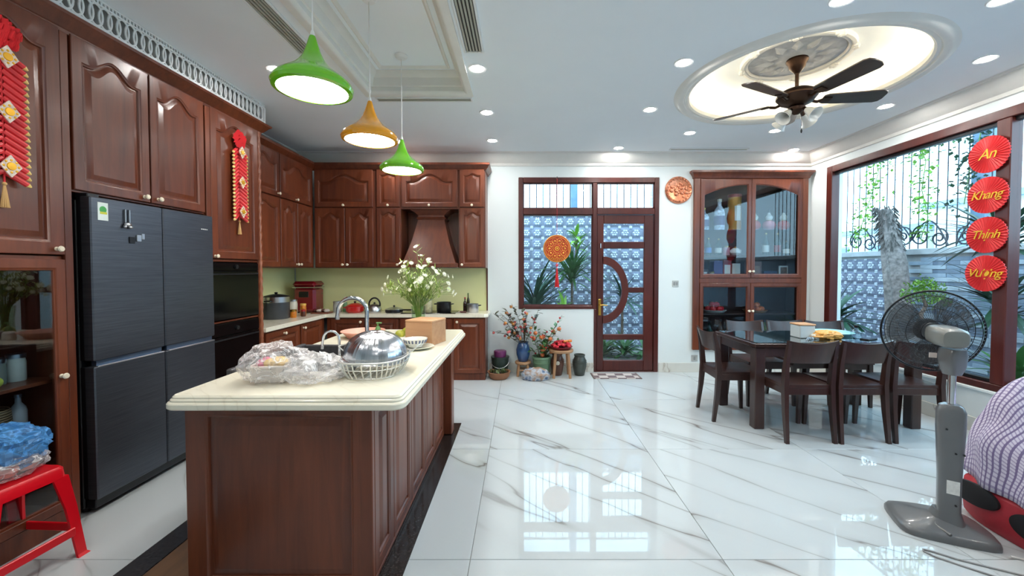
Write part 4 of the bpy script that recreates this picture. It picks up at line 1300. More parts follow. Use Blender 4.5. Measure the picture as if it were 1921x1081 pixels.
# wire rack with upturned bowl
t = thing('dish_rack', 'oval wire dish rack at the near right of the island', 'dish rack', (-0.735, 2.05, IT))
WIRE = pm('silver_wire', S(226, 226, 220), 0.3, 0.6)
def oval(ax, ay, z, n=36):
    return [(ax * math.copysign(abs(math.cos(2 * PI * k / n)) ** 0.75, math.cos(2 * PI * k / n)), ay * math.copysign(abs(math.sin(2 * PI * k / n)) ** 0.75, math.sin(2 * PI * k / n)), z) for k in range(n)]
rim = oval(0.158, 0.20, 0.085)
bot = oval(0.125, 0.165, 0.006)
obj('rim', MB().tube(rim, 0.0048, 6, loop=True), WIRE, t, L=True)
obj('bottom_ring', MB().tube(bot, 0.003, 6, loop=True), WIRE, t, L=True)
obj('middle_ring', MB().tube(oval(0.15, 0.19, 0.05), 0.002, 6, loop=True), WIRE, t, L=True)
for k in range(36):
    a, b = rim[k], bot[k]
    obj('wire', MB().tube([a, ((a[0] + b[0]) / 2 * 1.04, (a[1] + b[1]) / 2 * 1.04, 0.045), b], 0.0032, 5), WIRE, t, L=True)
for k in range(7):
    x = -0.10 + 0.2 * k / 6
    hy = 0.165 * (1 - (abs(x) / 0.125) ** 2.67) ** 0.375
    obj('floor_wire', MB().tube([(x, -hy, 0.006), (x, hy, 0.006)], 0.0022, 5), WIRE, t, L=True)
for sx in (-1, 1):
    obj('rack_handle', MB().tube([(0.155 * sx, 0.10, 0.085), (0.20 * sx, 0.10, 0.125), (0.20 * sx, 0.02, 0.125), (0.155 * sx, 0.02, 0.085)], 0.003, 6), WIRE, t, L=True)
bw_ = NT('spun_steel')
tc = bw_.n('ShaderNodeTexCoord')
sp_ = bw_.n('ShaderNodeSeparateXYZ')
bw_.l(tc.outputs['Object'], sp_.inputs[0])
an = bw_.n('ShaderNodeMath', operation='ARCTAN2')
bw_.l(sp_.outputs[1], an.inputs[0])
bw_.l(sp_.outputs[0], an.inputs[1])
nz = bw_.n('ShaderNodeTexNoise', Scale=4.0, Detail=3.0, noise_dimensions='1D')
bw_.l(an.outputs[0], nz.inputs['W'])
bw_.l(bw_.ramp(nz.outputs[0], [(0.3, S(176, 178, 184)), (0.7, S(214, 216, 220))]), bw_.b.inputs['Base Color'])
bw_.b.inputs['Metallic'].default_value = 1.0
bw_.b.inputs['Roughness'].default_value = 0.22
bw_.bump(nz.outputs[0], 0.22, 0.02)
SPUN = bw_.m
t = thing('steel_bowl', 'large upturned steel bowl drying on the wire dish rack', 'bowl', (-0.742, 2.06, IT + 0.075))
prof = [(0.158, 0.0), (0.163, -0.002), (0.163, 0.004), (0.157, 0.008)]
for k in range(1, 10):
    a = PI / 2 * k / 10
    prof.append((0.157 * math.cos(a) ** 0.85, 0.008 + 0.125 * math.sin(a)))
prof += [(0.035, 0.132), (0.0, 0.133)]
prof += [(0.03, 0.129)] + [(0.154 * math.cos(PI / 2 * k / 8) ** 0.85, 0.005 + 0.122 * math.sin(PI / 2 * k / 8)) for k in range(7, 0, -1)]
obj('shell', MB().lathe(prof, 64), SPUN, t, L=True)
t.rotation_euler = (R(4), R(5), 0)
t = thing('steel_sieve', 'small steel mesh sieve lying in the left end of the dish rack', 'sieve', (-0.86, 1.975, IT + 0.055))
sv = MB().lathe([(0.055, 0.0), (0.05, -0.02), (0.03, -0.034), (0.0, -0.038), (0.0, -0.036), (0.028, -0.032), (0.047, -0.018), (0.052, 0.0)], 24)
obj('mesh_bowl', sv, STEEL, t, L=True)
obj('rim', MB().torus((0, 0, 0), 0.055, 0.004, 24, 6), CHROME, t, L=True)
obj('handle', MB().tube([(-0.05, -0.01, 0.0), (-0.09, -0.03, 0.03), (-0.12, -0.045, 0.04)], 0.004, 6), CHROME, t, L=True)
t.rotation_euler = (R(-12), R(10), 0)
# bowls and plate
PORC = pm('white_porcelain', S(240, 238, 230), 0.15, var=0.02, coat=0.5)
def bowl(lb, x, y, z, r, h, m_, dash=None, cat='bowl', nm='bowl'):
    t = thing(nm, lb, cat, (x, y, z))
    obj('shell', MB().lathe([(0.0, 0.004), (r * 0.5, 0.004), (r * 0.5, 0.0), (r * 0.56, 0.0), (r * 0.6, 0.008), (r * 0.85, h * 0.5), (r, h), (r - 0.004, h), (r * 0.8, h * 0.5), (r * 0.5, 0.014), (0, 0.012)], 36), m_, t, L=True)
    if dash:
        for k in range(20):
            a = 2 * PI * k / 20
            q = MB(aim((r * 0.93 * math.cos(a), r * 0.93 * math.sin(a), h * 0.72), (math.cos(a), math.sin(a), -0.45)))
            q.box(-0.005, 0.005, -h * 0.2, h * 0.2, -0.001, 0.002)
            obj('painted_dash', q, dash, t, L=True)
    return t
bowl('white porcelain bowl with blue dashes in front of the wooden box', -0.695, 2.66, IT + 0.012, 0.078, 0.055, PORC, pm('cobalt_paint', S(92, 100, 130), 0.4))
t = thing('plate', 'pale plate under the blue-dashed bowl', 'plate', (-0.69, 2.66, IT))
obj('dish', MB().lathe([(0.0, 0.0), (0.06, 0.0), (0.112, 0.014), (0.115, 0.017), (0.11, 0.018), (0.06, 0.006), (0, 0.006)], 36), pm('pale_green_china', S(222, 224, 208), 0.2), t, L=True)
bowl('wide shallow white dish behind the upturned steel bowl', -0.79, 2.74, IT, 0.105, 0.045, PORC)
# pink basin
t = thing('basin', 'shallow salmon-pink plastic basin behind the gooseneck tap', 'basin', (-1.21, 3.10, IT))
PINK = pm('salmon_plastic', S(232, 168, 148), 0.4, var=0.04)
obj('shell', MB().lathe([(0.0, 0.0), (0.11, 0.0), (0.15, 0.045), (0.162, 0.048), (0.162, 0.053), (0.148, 0.052), (0.108, 0.006), (0, 0.006)], 40), PINK, t, L=True)
# soap bottle
t = thing('soap_bottle', 'white soap bottle with a green pump top behind the steel bowl', 'bottle', (-1.055, 2.98, IT))
obj('body', MB().lathe([(0.0, 0.0), (0.032, 0.0), (0.036, 0.008), (0.035, 0.05), (0.026, 0.062), (0.014, 0.068), (0, 0.068)], 20), WHITEPL, t, L=True)
GP = pm('green_pump', S(98, 142, 82), 0.35)
obj('pump', MB().lathe([(0.0, 0.066), (0.022, 0.066), (0.02, 0.082), (0.011, 0.10), (0.006, 0.104), (0.006, 0.125), (0, 0.125)], 18), GP, t, L=True)
obj('nozzle', MB().box(-0.012, 0.028, -0.009, 0.009, 0.121, 0.131, 0.003), GP, t, L=True)
t = thing('dish_soap', 'small dark bottle lying right of the soap bottle', 'bottle', (-0.99, 2.99, IT))
obj('body', MB().lathe([(0.0, 0.0), (0.018, 0.0), (0.02, 0.006), (0.018, 0.045), (0.008, 0.055), (0, 0.055)], 14), pm('navy_bottle', S(40, 44, 60), 0.25), t, L=True)
obj('cap', MB().cyl((0, 0, 0.053), (0, 0, 0.068), 0.008, n=12), WHITEPL, t, L=True)
# lemons and green fruit
def fruit(lb, x, y, r, col, k, nm='lemon', z=0.0):
    t = thing(nm, lb, 'fruit', (x, y, IT + z))
    q = MB().lathe([(0.0, -r * 1.22), (r * 0.16, -r * 1.12), (r * 0.5, -r * 0.85), (r * 0.86, -r * 0.45), (r, 0), (r * 0.86, r * 0.45), (r * 0.5, r * 0.85), (r * 0.16, r * 1.12), (0.0, r * 1.22)], 18, M=at((0, 0, r), k * 1.3, R(80)))
    obj('flesh', q, col, t, L=True)
    obj('stalk', MB().cyl((0, 0, r), (0.0, 0, r + 0.004), r * 0.2, n=8, M=at((r * 1.15 * math.sin(k * 1.3), -r * 1.15 * math.cos(k * 1.3), 0))), STEMM, t, L=True)
LEM = pm('lemon_skin', S(228, 206, 46), 0.4, var=0.08, scale=40, bump=0.2)
GRN = pm('green_mango_skin', S(176, 178, 62), 0.4, var=0.15)
fruit('yellow lemon in front, nearest the wooden box', -0.79, 2.99, 0.04, LEM, 1)
fruit('yellow lemon behind the nearest lemon', -0.755, 3.08, 0.038, LEM, 2)
fruit('green-yellow fruit at the left of the lemons', -0.90, 3.00, 0.036, GRN, 3, 'mango')
fruit('green-yellow fruit at the back of the fruit heap', -0.875, 3.12, 0.04, GRN, 4, 'mango')
fruit('small yellow fruit between green fruit and lemons', -0.825, 3.08, 0.032, LEM, 5)
# wooden box
t = thing('wooden_box', 'pale plain wooden box standing near the far end of the island', 'box', (-0.665, 2.87, IT), R(-17))
bx_ = MB().box(-0.115, 0.095, -0.10, 0.10, 0.0, 0.155, 0.003)
obj('body', bx_, PINE, t, L=True)
obj('lid', MB().box(-0.116, 0.096, -0.101, 0.101, 0.1555, 0.170, 0.003), PINE, t, L=True)
# flowers in a glass vase
VX, VY = -0.80, 3.16
t = thing('flower_vase', 'glass vase with a big bunch of small white flowers behind the wooden box', 'vase', (VX, VY, IT))
obj('vase', MB().lathe([(0.0, 0.0), (0.05, 0.0), (0.055, 0.01), (0.05, 0.12), (0.058, 0.235), (0.053, 0.235), (0.045, 0.12), (0.048, 0.016), (0, 0.014)], 28), glass('vase_glass', (0.86, 0.93, 0.84, 1), 1.4), t, L=True)
rnd = random.Random(21)
stems, leaves = MB(), MB()
heads = []
for k in range(72):
    a = rnd.random() * 2 * PI
    q = rnd.random() ** 0.6
    top = Vector((q * 0.30 * math.cos(a) + 0.01, q * 0.22 * math.sin(a), 0.27 + 0.36 * (1 - 0.60 * q * q) * (0.30 + 0.70 * rnd.random())))
    if k == 0:
        top = Vector((-0.02, 0.02, 0.70))
    base = Vector((0.025 * math.cos(a + 2), 0.025 * math.sin(a + 2), 0.03))
    neck = Vector((0.035 * math.cos(a), 0.035 * math.sin(a), 0.235))
    mid = neck.lerp(top, 0.5) + Vector((0, 0, 0.05))
    stems.tube([base, neck, mid, top], [0.0022, 0.002, 0.0016, 0.0012], 5)
    heads.append((top, (top - mid).normalized()))
    for j in range(9):
        p = neck.lerp(top, 0.15 + 0.8 * rnd.random()) + Vector((0, 0, 0.02))
        d = Vector((rnd.uniform(-1, 1), rnd.uniform(-1, 1), rnd.uniform(0.1, 1))).normalized()
        sd = d.cross(Vector((0, 0, 1))).normalized() * 0.006
        l_ = 0.045 + 0.03 * rnd.random()
        leaves.add([p, p + d * l_ * 0.5 + sd, p + d * l_, p + d * l_ * 0.5 - sd], [(0, 1, 2, 3)])
obj('stems', stems, STEMM, t, L=True, kind='stuff')
obj('leaves', leaves, pm('pale_flower_leaf', S(150, 174, 84), 0.5, var=0.2), t, L=True, kind='stuff', angle=0)
fh = MB()
for j in range(11):
    a = 2 * PI * j / 11
    fh.add([(0.004 * math.cos(a - 0.5), 0.004 * math.sin(a - 0.5), 0), (0.017 * math.cos(a - 0.2), 0.017 * math.sin(a - 0.2), 0.004), (0.019 * math.cos(a + 0.1), 0.019 * math.sin(a + 0.1), 0.002), (0.004 * math.cos(a + 0.5), 0.004 * math.sin(a + 0.5), 0.001)], [(0, 1, 2, 3)])
fh.ball((0, 0, 0.002), 0.0075, rz=0.005, n=8)
fhm = mesh_of('flower', fh, pm('white_petal', S(246, 246, 222), 0.5, var=0.04))
for p, d in heads:
    d = (d + Vector((rnd.uniform(-.5, .5), rnd.uniform(-.9, .1), rnd.uniform(-.4, .4)))).normalized()
    piece('flower', fhm, t, aim(p, d) @ Matrix.Scale(rnd.uniform(0.8, 1.35), 4), L=True)
# ---------------------------------------------------------------- along the back wall
t = thing('hanging_lantern', 'round red and gold filigree lantern disc with tassel hanging before the window', 'lantern', (0.468, 5.25, 1.645))
LR = pm('lantern_red', S(196, 44, 34), 0.4, var=0.15, scale=40)
LG = pm('lantern_gold', S(222, 150, 62), 0.35, 0.5)
Mf = xf((0, 0, 0), (1, 0, 0), (0, 0, 1), (0, -1, 0))
obj('rim', MB(Mf).torus((0, 0, 0), 0.170, 0.009, 48, 8), LG, t, L=True)
obj('disc', MB(Mf).lathe([(0.0, -0.012), (0.168, -0.006), (0.168, 0.006), (0.0, 0.016)], 48), LR, t, L=True)
fg = MB(Mf)
for rr_ in (0.05, 0.15):
    fg.torus((0, 0, 0.012), rr_, 0.004, 40, 6)
obj('gold_rings', fg, LG, t, L=True)
fl_ = mesh_of('filigree', MB().tube([(0.035 * math.cos(a), 0.035 * math.sin(a), 0) for a in [2 * PI * k / 14 for k in range(14)]], 0.004, 5, loop=True).ball((0, 0, 0), 0.016, rz=0.006, n=8), LG)
for k in range(10):
    a = 2 * PI * k / 10
    piece('filigree', fl_, t, Mf @ Matrix.Translation((0.10 * math.cos(a), 0.10 * math.sin(a), 0.012)), L=True)
gr_ = MB(Mf).torus((0, 0, 0.016), 0.026, 0.005, 24, 6)
gr_.ball((0, 0, 0.016), 0.012, rz=0.008, n=10)
obj('centre_boss', gr_, YEL, t, L=True)
fan_ = MB(Mf)
for k in range(9):
    a = R(-130 + 10 * k)
    fan_.tube([(0.12 * math.cos(a), 0.12 * math.sin(a), 0.014), (0.16 * math.cos(a), 0.16 * math.sin(a), 0.014)], 0.004, 5)
obj('fan_ornament', fan_, LG, t, L=True)
obj('hanging_cord', MB().cyl((0, 0, 0.17), (0, 0, 0.905), 0.0025, n=6), REDPAPER, t, L=True)
obj('hook', MB().tube([(0, 0.139, 0.93), (0, 0.03, 0.93), (0, -0.004, 0.925), (0, -0.006, 0.905), (0, 0.006, 0.90)], 0.003, 6), DARKM, t, L=True)
tk = MB()
for k in range(14):
    a = 2 * PI * k / 14
    tk.cyl((0.006 * math.cos(a), 0.006 * math.sin(a), -0.27), (0.026 * math.cos(a), 0.02 * math.sin(a), -0.50), 0.004, n=5)
obj('tassel', tk, REDPAPER, t, L=True)
kn_ = MB().cyl((0, 0, -0.17), (0, 0, -0.28), 0.004, n=6)
kn_.ball((0, 0, -0.215), 0.018, 0.014, 0.022)
kn_.ball((0, 0, -0.262), 0.014)
obj('knot', kn_, pm('knot_pink', S(226, 90, 104), 0.5), t, L=True)

COP = pm('beaten_copper', S(214, 138, 104), 0.3, 0.75, var=0.35, scale=30, bump=0.8)
t = thing('copper_wall_plate', 'round beaten copper relief plate on the wall between door and cabinet', 'wall plate', (2.088, YB - 0.012, 2.425))
obj('dish', MB(Mf).lathe([(0.0, 0.0), (0.16, 0.0), (0.178, -0.008), (0.18, 0.0), (0.166, 0.022), (0.15, 0.012), (0.14, 0.008), (0, 0.010)], 48), COP, t, L=True)
rl = mesh_of('relief_boss', MB().ball((0, 0, 0), 0.02, rz=0.014, n=8), COP)
for k in range(22):
    a = 2 * PI * k / 22
    piece('relief_boss', rl, t, Mf @ Matrix.Translation((0.152 * math.cos(a), 0.152 * math.sin(a), 0.014)) @ Matrix.Scale(0.7, 4), L=True)
rnd = random.Random(8)
for k in range(26):
    a, q = rnd.random() * 2 * PI, 0.12 * rnd.random() ** 0.5
    piece('relief_boss', rl, t, Mf @ Matrix.Translation((q * math.cos(a), q * math.sin(a) * 0.8 - 0.01, 0.010)) @ Matrix.Scale(rnd.uniform(0.7, 1.5), 4), L=True)

SW = pm('grey_switch', S(188, 190, 186), 0.3, 0.2)
def plate_(nm, lb, x, z, cat, holes):
    t = thing(nm, lb, cat, (x, YB - 0.004, z))
    obj('plate', MB().box(-0.042, 0.042, -0.004, 0.004, -0.042, 0.042, 0.002), SW, t, L=True)
    for k in holes:
        obj('insert', MB().box(k - 0.014, k + 0.014, -0.008, -0.003, -0.022, 0.022, 0.002), pm('insert_grey', S(150, 152, 150), 0.3), t, L=True)
plate_('light_switch', 'grey light switch plate on the wall right of the door', 2.062, 1.185, 'switch', (-0.017, 0.017))
plate_('wall_socket', 'grey wall socket low under the display cabinet corner', 2.325, 0.187, 'socket', (0.0,))

# --- display cabinet let into the wall
DX0, DX1, DF, DBK = 2.305, 3.765, YB - 0.045, YB + 0.335
t = thing('display_cabinet', 'tall cherry display cabinet with arched glazed doors in the wall right of the door', 'cabinet', (3.035, 5.5, 0.315))
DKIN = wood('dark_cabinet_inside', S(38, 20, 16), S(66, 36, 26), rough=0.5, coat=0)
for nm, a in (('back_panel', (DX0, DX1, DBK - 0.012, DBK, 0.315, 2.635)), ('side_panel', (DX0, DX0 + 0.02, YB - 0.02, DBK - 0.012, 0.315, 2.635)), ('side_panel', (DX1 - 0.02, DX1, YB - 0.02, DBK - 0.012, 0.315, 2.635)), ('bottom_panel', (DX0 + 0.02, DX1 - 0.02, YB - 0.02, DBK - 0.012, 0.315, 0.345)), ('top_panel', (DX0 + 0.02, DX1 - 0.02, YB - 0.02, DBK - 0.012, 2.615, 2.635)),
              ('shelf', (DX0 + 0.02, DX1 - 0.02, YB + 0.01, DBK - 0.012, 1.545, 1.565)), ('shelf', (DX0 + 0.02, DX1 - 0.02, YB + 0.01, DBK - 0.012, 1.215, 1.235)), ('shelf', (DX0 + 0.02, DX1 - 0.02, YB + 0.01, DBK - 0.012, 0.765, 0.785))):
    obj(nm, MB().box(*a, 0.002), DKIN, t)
obj('glass_shelf', MB().box(DX0 + 0.022, DX1 - 0.022, YB + 0.015, DBK - 0.015, 1.905, 1.914), GLASS, t)
FI = 0.058
for nm, a in (('frame_stile', (DX0 - 0.02, DX0 + FI, DF, YB - 0.002, 0.305, 2.60)), ('frame_stile', (DX1 - FI, DX1 + 0.02, DF, YB - 0.002, 0.305, 2.60)),
              ('frame_rail', (DX0 + FI, DX1 - FI, DF, YB - 0.002, 0.305, 0.365)), ('frame_rail', (DX0 + FI, DX1 - FI, DF, YB - 0.002, 1.195, 1.262)), ('frame_rail', (DX0 + FI, DX1 - FI, DF, YB - 0.002, 2.565, 2.60))):
    obj(nm, MB().box(*a, 0.004), CHERRY, t)
cwm = sweep([(DX0 - 0.02, YB), (DX0 - 0.02, DF), (DX1 + 0.02, DF), (DX1 + 0.02, YB)][::-1], [(0, 2.57), (-0.01, 2.575), (-0.016, 2.60), (-0.04, 2.64), (-0.05, 2.645), (-0.05, 2.67), (0, 2.675)])
obj('crown', cwm, CHERRY, t)
mid = 3.035
for side, a, b in ((1, DX0 + FI + 0.002, mid - 0.002), (-1, mid + 0.002, DX1 - FI - 0.002)):
    W = b - a
    door(t, 'B', a, b, 1.264, 2.563, DF + 0.012, 0, pane=True, fn=lambda d, W=W, side=side: arc_outline(W, 1.299, 0.052, 0.05, 0.075, 0.135, side, d), kn=((W - 0.022) if side > 0 else 0.022, 0.085))
    door(t, 'B', a, b, 0.367, 1.193, DF + 0.012, 0, pane=True, s=0.05, kn=((W - 0.022) if side > 0 else 0.022, 0.46))

def box_thing(nm, lb, x, y, z, w_, d_, h_, m_, band=None, cat='box', rz=0):
    t = thing(nm, lb, cat, (x, y, z), rz)
    obj('body', MB().box(-w_ / 2, w_ / 2, -d_ / 2, d_ / 2, 0, h_, 0.003), m_, t, L=True)
    if band:
        obj('front_label', MB().box(-w_ * 0.36, w_ * 0.36, -d_ / 2 - 0.001, -d_ / 2, h_ * 0.25, h_ * 0.75), band, t, L=True)
    return t
BLUEW = pm('blue_white_porcelain', S(206, 214, 226), 0.15, var=0.45, scale=26, coat=0.6)
PURP = pm('violet_card', S(84, 72, 120), 0.5)
CARDW = pm('white_card', S(226, 222, 210), 0.5, var=0.04)
REDC = pm('red_card', S(150, 40, 44), 0.45)
GOLDC = pm('gold_card', S(196, 138, 62), 0.4, 0.3)
YS = YB + 0.17
bottle('blue and white patterned bottle at the left of the cabinet glass shelf', 2.50, YS, 0.075, 0.30, BLUEW, GOLD, z=1.915, label=PURP)
bottle('tall blue and white bottle with cream neck beside the orange canister', 2.72, YS, 0.07, 0.42, BLUEW, CREAM, z=1.915, label=PURP)
t = thing('gift_canister', 'tall orange-gold gift canister on the cabinet glass shelf', 'canister', (2.925, YS, 1.915))
obj('body', MB().lathe([(0, 0), (0.085, 0), (0.085, 0.44), (0, 0.44)], 28), GOLDC, t, L=True)
obj('lid', MB().lathe([(0, 0.44), (0.088, 0.44), (0.088, 0.48), (0.08, 0.485), (0, 0.485)], 28), REDC, t, L=True)
obj('printed_label', MB().box(-0.04, 0.04, -0.0875, -0.080, 0.12, 0.32, 0.002), CARDW, t, L=True)
GRD = pm('gourd_red', S(196, 56, 44), 0.25, coat=0.6, var=0.15)
def gourd(lb, x, y, z, m1, m2):
    t = thing('gourd_bottle', lb, 'bottle', (x, y, z), group='gourd bottles on the glass shelf')
    obj('belly', MB().lathe([(0, 0), (0.045, 0), (0.075, 0.03), (0.082, 0.065), (0.068, 0.105), (0.035, 0.13), (0, 0.13)], 24), m1, t, L=True)
    obj('upper_bulb', MB().lathe([(0, 0.125), (0.033, 0.13), (0.048, 0.16), (0.045, 0.185), (0.022, 0.21), (0.014, 0.235), (0, 0.235)], 20), m2, t, L=True)
    obj('stopper', MB().cyl((0, 0, 0.234), (0.006, 0, 0.285), 0.013, 0.009, n=10), BLACK, t, L=True)
    obj('ribbon', MB().torus((0, 0, 0.128), 0.038, 0.006, 20, 6), GOLD, t, L=True)
gourd('red gourd bottle with pale top, left one behind the right cabinet door', 3.20, YS, 1.915, GRD, CREAM)
gourd('slim pink and white gourd bottle in the middle behind the right cabinet door', 3.40, YS, 1.915, pm('gourd_pink', S(216, 130, 140), 0.25), PORC)
gourd('dark-topped red gourd bottle at the right end of the glass shelf', 3.60, YS, 1.915, GRD, CREAM)
DKG = pm('dark_green_glass', S(28, 54, 46), 0.12, var=0.2)
for lb, x, h_, m_, lb2 in (('small dark bottle at the left end of the middle cabinet shelf', 2.44, 0.17, DKG, None), ('blue-labelled liquor bottle on the middle cabinet shelf', 2.57, 0.24, DKG, pm('blue_label', S(70, 120, 190), 0.4)),
                           ('dark green bottle on the middle shelf left of the round pink jar', 2.71, 0.23, DKG, CARDW), ('tall dark bottle on the middle shelf behind the right door hinge', 3.17, 0.30, DKG, None),
                           ('white-labelled dark bottle in the middle of the right-hand shelf', 3.36, 0.31, DKG, CARDW), ('dark wine bottle near the right end of the middle shelf', 3.52, 0.31, DKG, REDC), ('short dark bottle at the far right of the middle shelf', 3.645, 0.2, DKG, CARDW)):
    bottle(lb, x, YS, 0.043, h_, m_, GOLD if lb2 else BLACK, z=1.566, label=lb2)
jar('round pink jar on the middle cabinet shelf', 2.82, YS, 0.045, 0.11, pm('pink_jar', S(190, 140, 150), 0.3), GOLD, z=1.566)
t = thing('teapot', 'cream teapot on the middle cabinet shelf by the door meeting stile', 'teapot', (2.945, YS, 1.566))
obj('belly', MB().lathe([(0, 0), (0.04, 0), (0.07, 0.035), (0.066, 0.075), (0.035, 0.1), (0, 0.1)], 24), PORC, t, L=True)
obj('lid', MB().lathe([(0, 0.125), (0.01, 0.122), (0.008, 0.112), (0.034, 0.102), (0.034, 0.098), (0, 0.098)], 18), GOLDC, t, L=True)
obj('spout', MB().tube([(-0.055, 0, 0.045), (-0.09, 0, 0.065), (-0.105, 0, 0.095)], [0.014, 0.009, 0.007]), PORC, t, L=True)
obj('handle', MB().tube([(0.06, 0, 0.08), (0.075, 0, 0.075), (0.075, 0, 0.04), (0.062, 0, 0.03)], 0.006), PORC, t, L=True)
box_thing('gift_box', 'dark box with white label at the left of the third cabinet shelf', 2.47, YS, 1.236, 0.17, 0.12, 0.14, pm('grey_brown_card', S(92, 74, 70), 0.5), CARDW)
jar('little glass jar beside the dark white-labelled box', 2.60, YS - 0.06, 0.03, 0.09, CREAM, GOLD, z=1.236)
box_thing('gift_box', 'violet-blue box on the third cabinet shelf', 2.685, YS, 1.236, 0.12, 0.12, 0.26, PURP)
box_thing('gift_box', 'dark red box with white label on the third cabinet shelf', 2.81, YS, 1.236, 0.11, 0.12, 0.27, REDC, CARDW)
box_thing('gift_box', 'cream upright box by the meeting stile on the third cabinet shelf', 2.93, YS, 1.236, 0.11, 0.12, 0.22, CARDW)
box_thing('gift_box', 'brown carton behind the right door on the third cabinet shelf', 3.19, YS, 1.236, 0.17, 0.12, 0.25, pm('brown_card', S(118, 84, 74), 0.6), pm('tan_card', S(150, 112, 94), 0.5))
box_thing('gift_box', 'flat dark blue box lying on the third cabinet shelf', 3.39, YS, 1.236, 0.18, 0.14, 0.12, pm('navy_card', S(48, 56, 80), 0.5))
t = thing('picture_frame', 'small framed picture at the right end of the third cabinet shelf', 'picture', (3.605, YS, 1.236))
obj('frame', MB().box(-0.06, 0.06, -0.012, 0.012, 0.0, 0.19, 0.004), CARDW, t, L=True)
obj('picture', MB().box(-0.045, 0.045, -0.0135, -0.0122, 0.02, 0.17), pm('picture_brown', S(120, 92, 70), 0.5, var=0.5, scale=30), t, L=True)

def basket_of(nm, lb, x, y, z, r, mats_, n_, rad, seed, cat, shell):
    t = thing(nm, lb, cat, (x, y, z))
    obj('tray', MB().lathe([(0, 0), (r * 0.8, 0), (r, 0.03), (r + 0.006, 0.034), (r - 0.006, 0.036), (r * 0.78, 0.008), (0, 0.008)], 32), shell, t, L=True)
    return t
def fruits_on(lbf, x, y, z, r, n_, rad, m_, group, cat='fruit', nm='fruit', seed=1):
    rnd = random.Random(seed)
    me = mesh_of('flesh', MB().ball((0, 0, 0), rad, rz=rad * 0.92, n=14), m_)
    st = mesh_of('stalk', MB().cyl((0, 0, rad * 0.85), (rad * 0.1, 0, rad * 1.15), rad * 0.1, n=6), STEMM)
    for k in range(n_):
        m0 = int(n_ * 0.6)
        lv = 0 if k < m0 else 1
        a = 2 * PI * (k - lv * m0) / (n_ - m0 if lv else m0) + lv * 0.5
        q = r * (0.68 if lv == 0 else 0.3)
        dx_, dy_ = math.cos(a), math.sin(a)
        wh = ('upper ' if lv else 'lower ') + ('right' if dx_ > 0.5 else 'left' if dx_ < -0.5 else 'middle') + (' front' if dy_ < -0.12 else ' back' if dy_ > 0.12 else '')
        o = thing(nm, lbf % wh, cat, (x + q * math.cos(a), y + q * math.sin(a) * 0.8, z + rad * (1.0 + 1.35 * lv)), group=group)
        f_ = piece('flesh', me, o, Matrix.Identity(4), L=True)
        piece('stalk', st, o, Matrix.Rotation(rnd.uniform(-0.8, 0.8), 4, 'X'), L=True)
basket_of('fruit_tray', 'round tray of red apples on the lower cabinet shelf, left side', 2.66, YS - 0.01, 0.786, 0.15, None, 0, 0, 0, 'tray', pm('pale_tray', S(200, 190, 180), 0.4))
fruits_on('red apple at the %s of the heap on the left cabinet tray', 2.66, YS - 0.01, 0.794, 0.13, 10, 0.042, pm('apple_red', S(190, 40, 46), 0.25, var=0.2), 'red apples in the display cabinet', nm='apple')
basket_of('fruit_tray', 'round tray of orange fruit on the lower cabinet shelf, right side', 3.22, YS - 0.01, 0.786, 0.15, None, 0, 0, 0, 'tray', pm('tan_tray', S(170, 120, 80), 0.4))
fruits_on('orange persimmon at the %s of the heap on the right cabinet tray', 3.22, YS - 0.01, 0.794, 0.13, 7, 0.04, pm('persimmon_orange', S(206, 104, 52), 0.3, var=0.15), 'orange persimmons in the display cabinet', nm='persimmon')
for lb, x, h_, m_ in (('tall brown bottle on the cabinet floor, left half', 2.75, 0.34, pm('brown_glass', S(88, 56, 40), 0.15)), ('dark green wine bottle on the cabinet floor beside the brown one', 2.60, 0.32, DKG),
                      ('olive bottle on the cabinet floor near the centre of the right half', 3.36, 0.33, pm('olive_glass', S(96, 104, 44), 0.15)), ('dark bottle on the cabinet floor at the left of the right half', 3.20, 0.3, DKG)):
    bottle(lb, x, YS, 0.045, h_, m_, BLACK, z=0.346)
box_thing('gift_box', 'plain brown carton on the cabinet floor, far right', 3.58, YS, 0.346, 0.16, 0.14, 0.24, pm('brown_card2', S(104, 74, 60), 0.6))

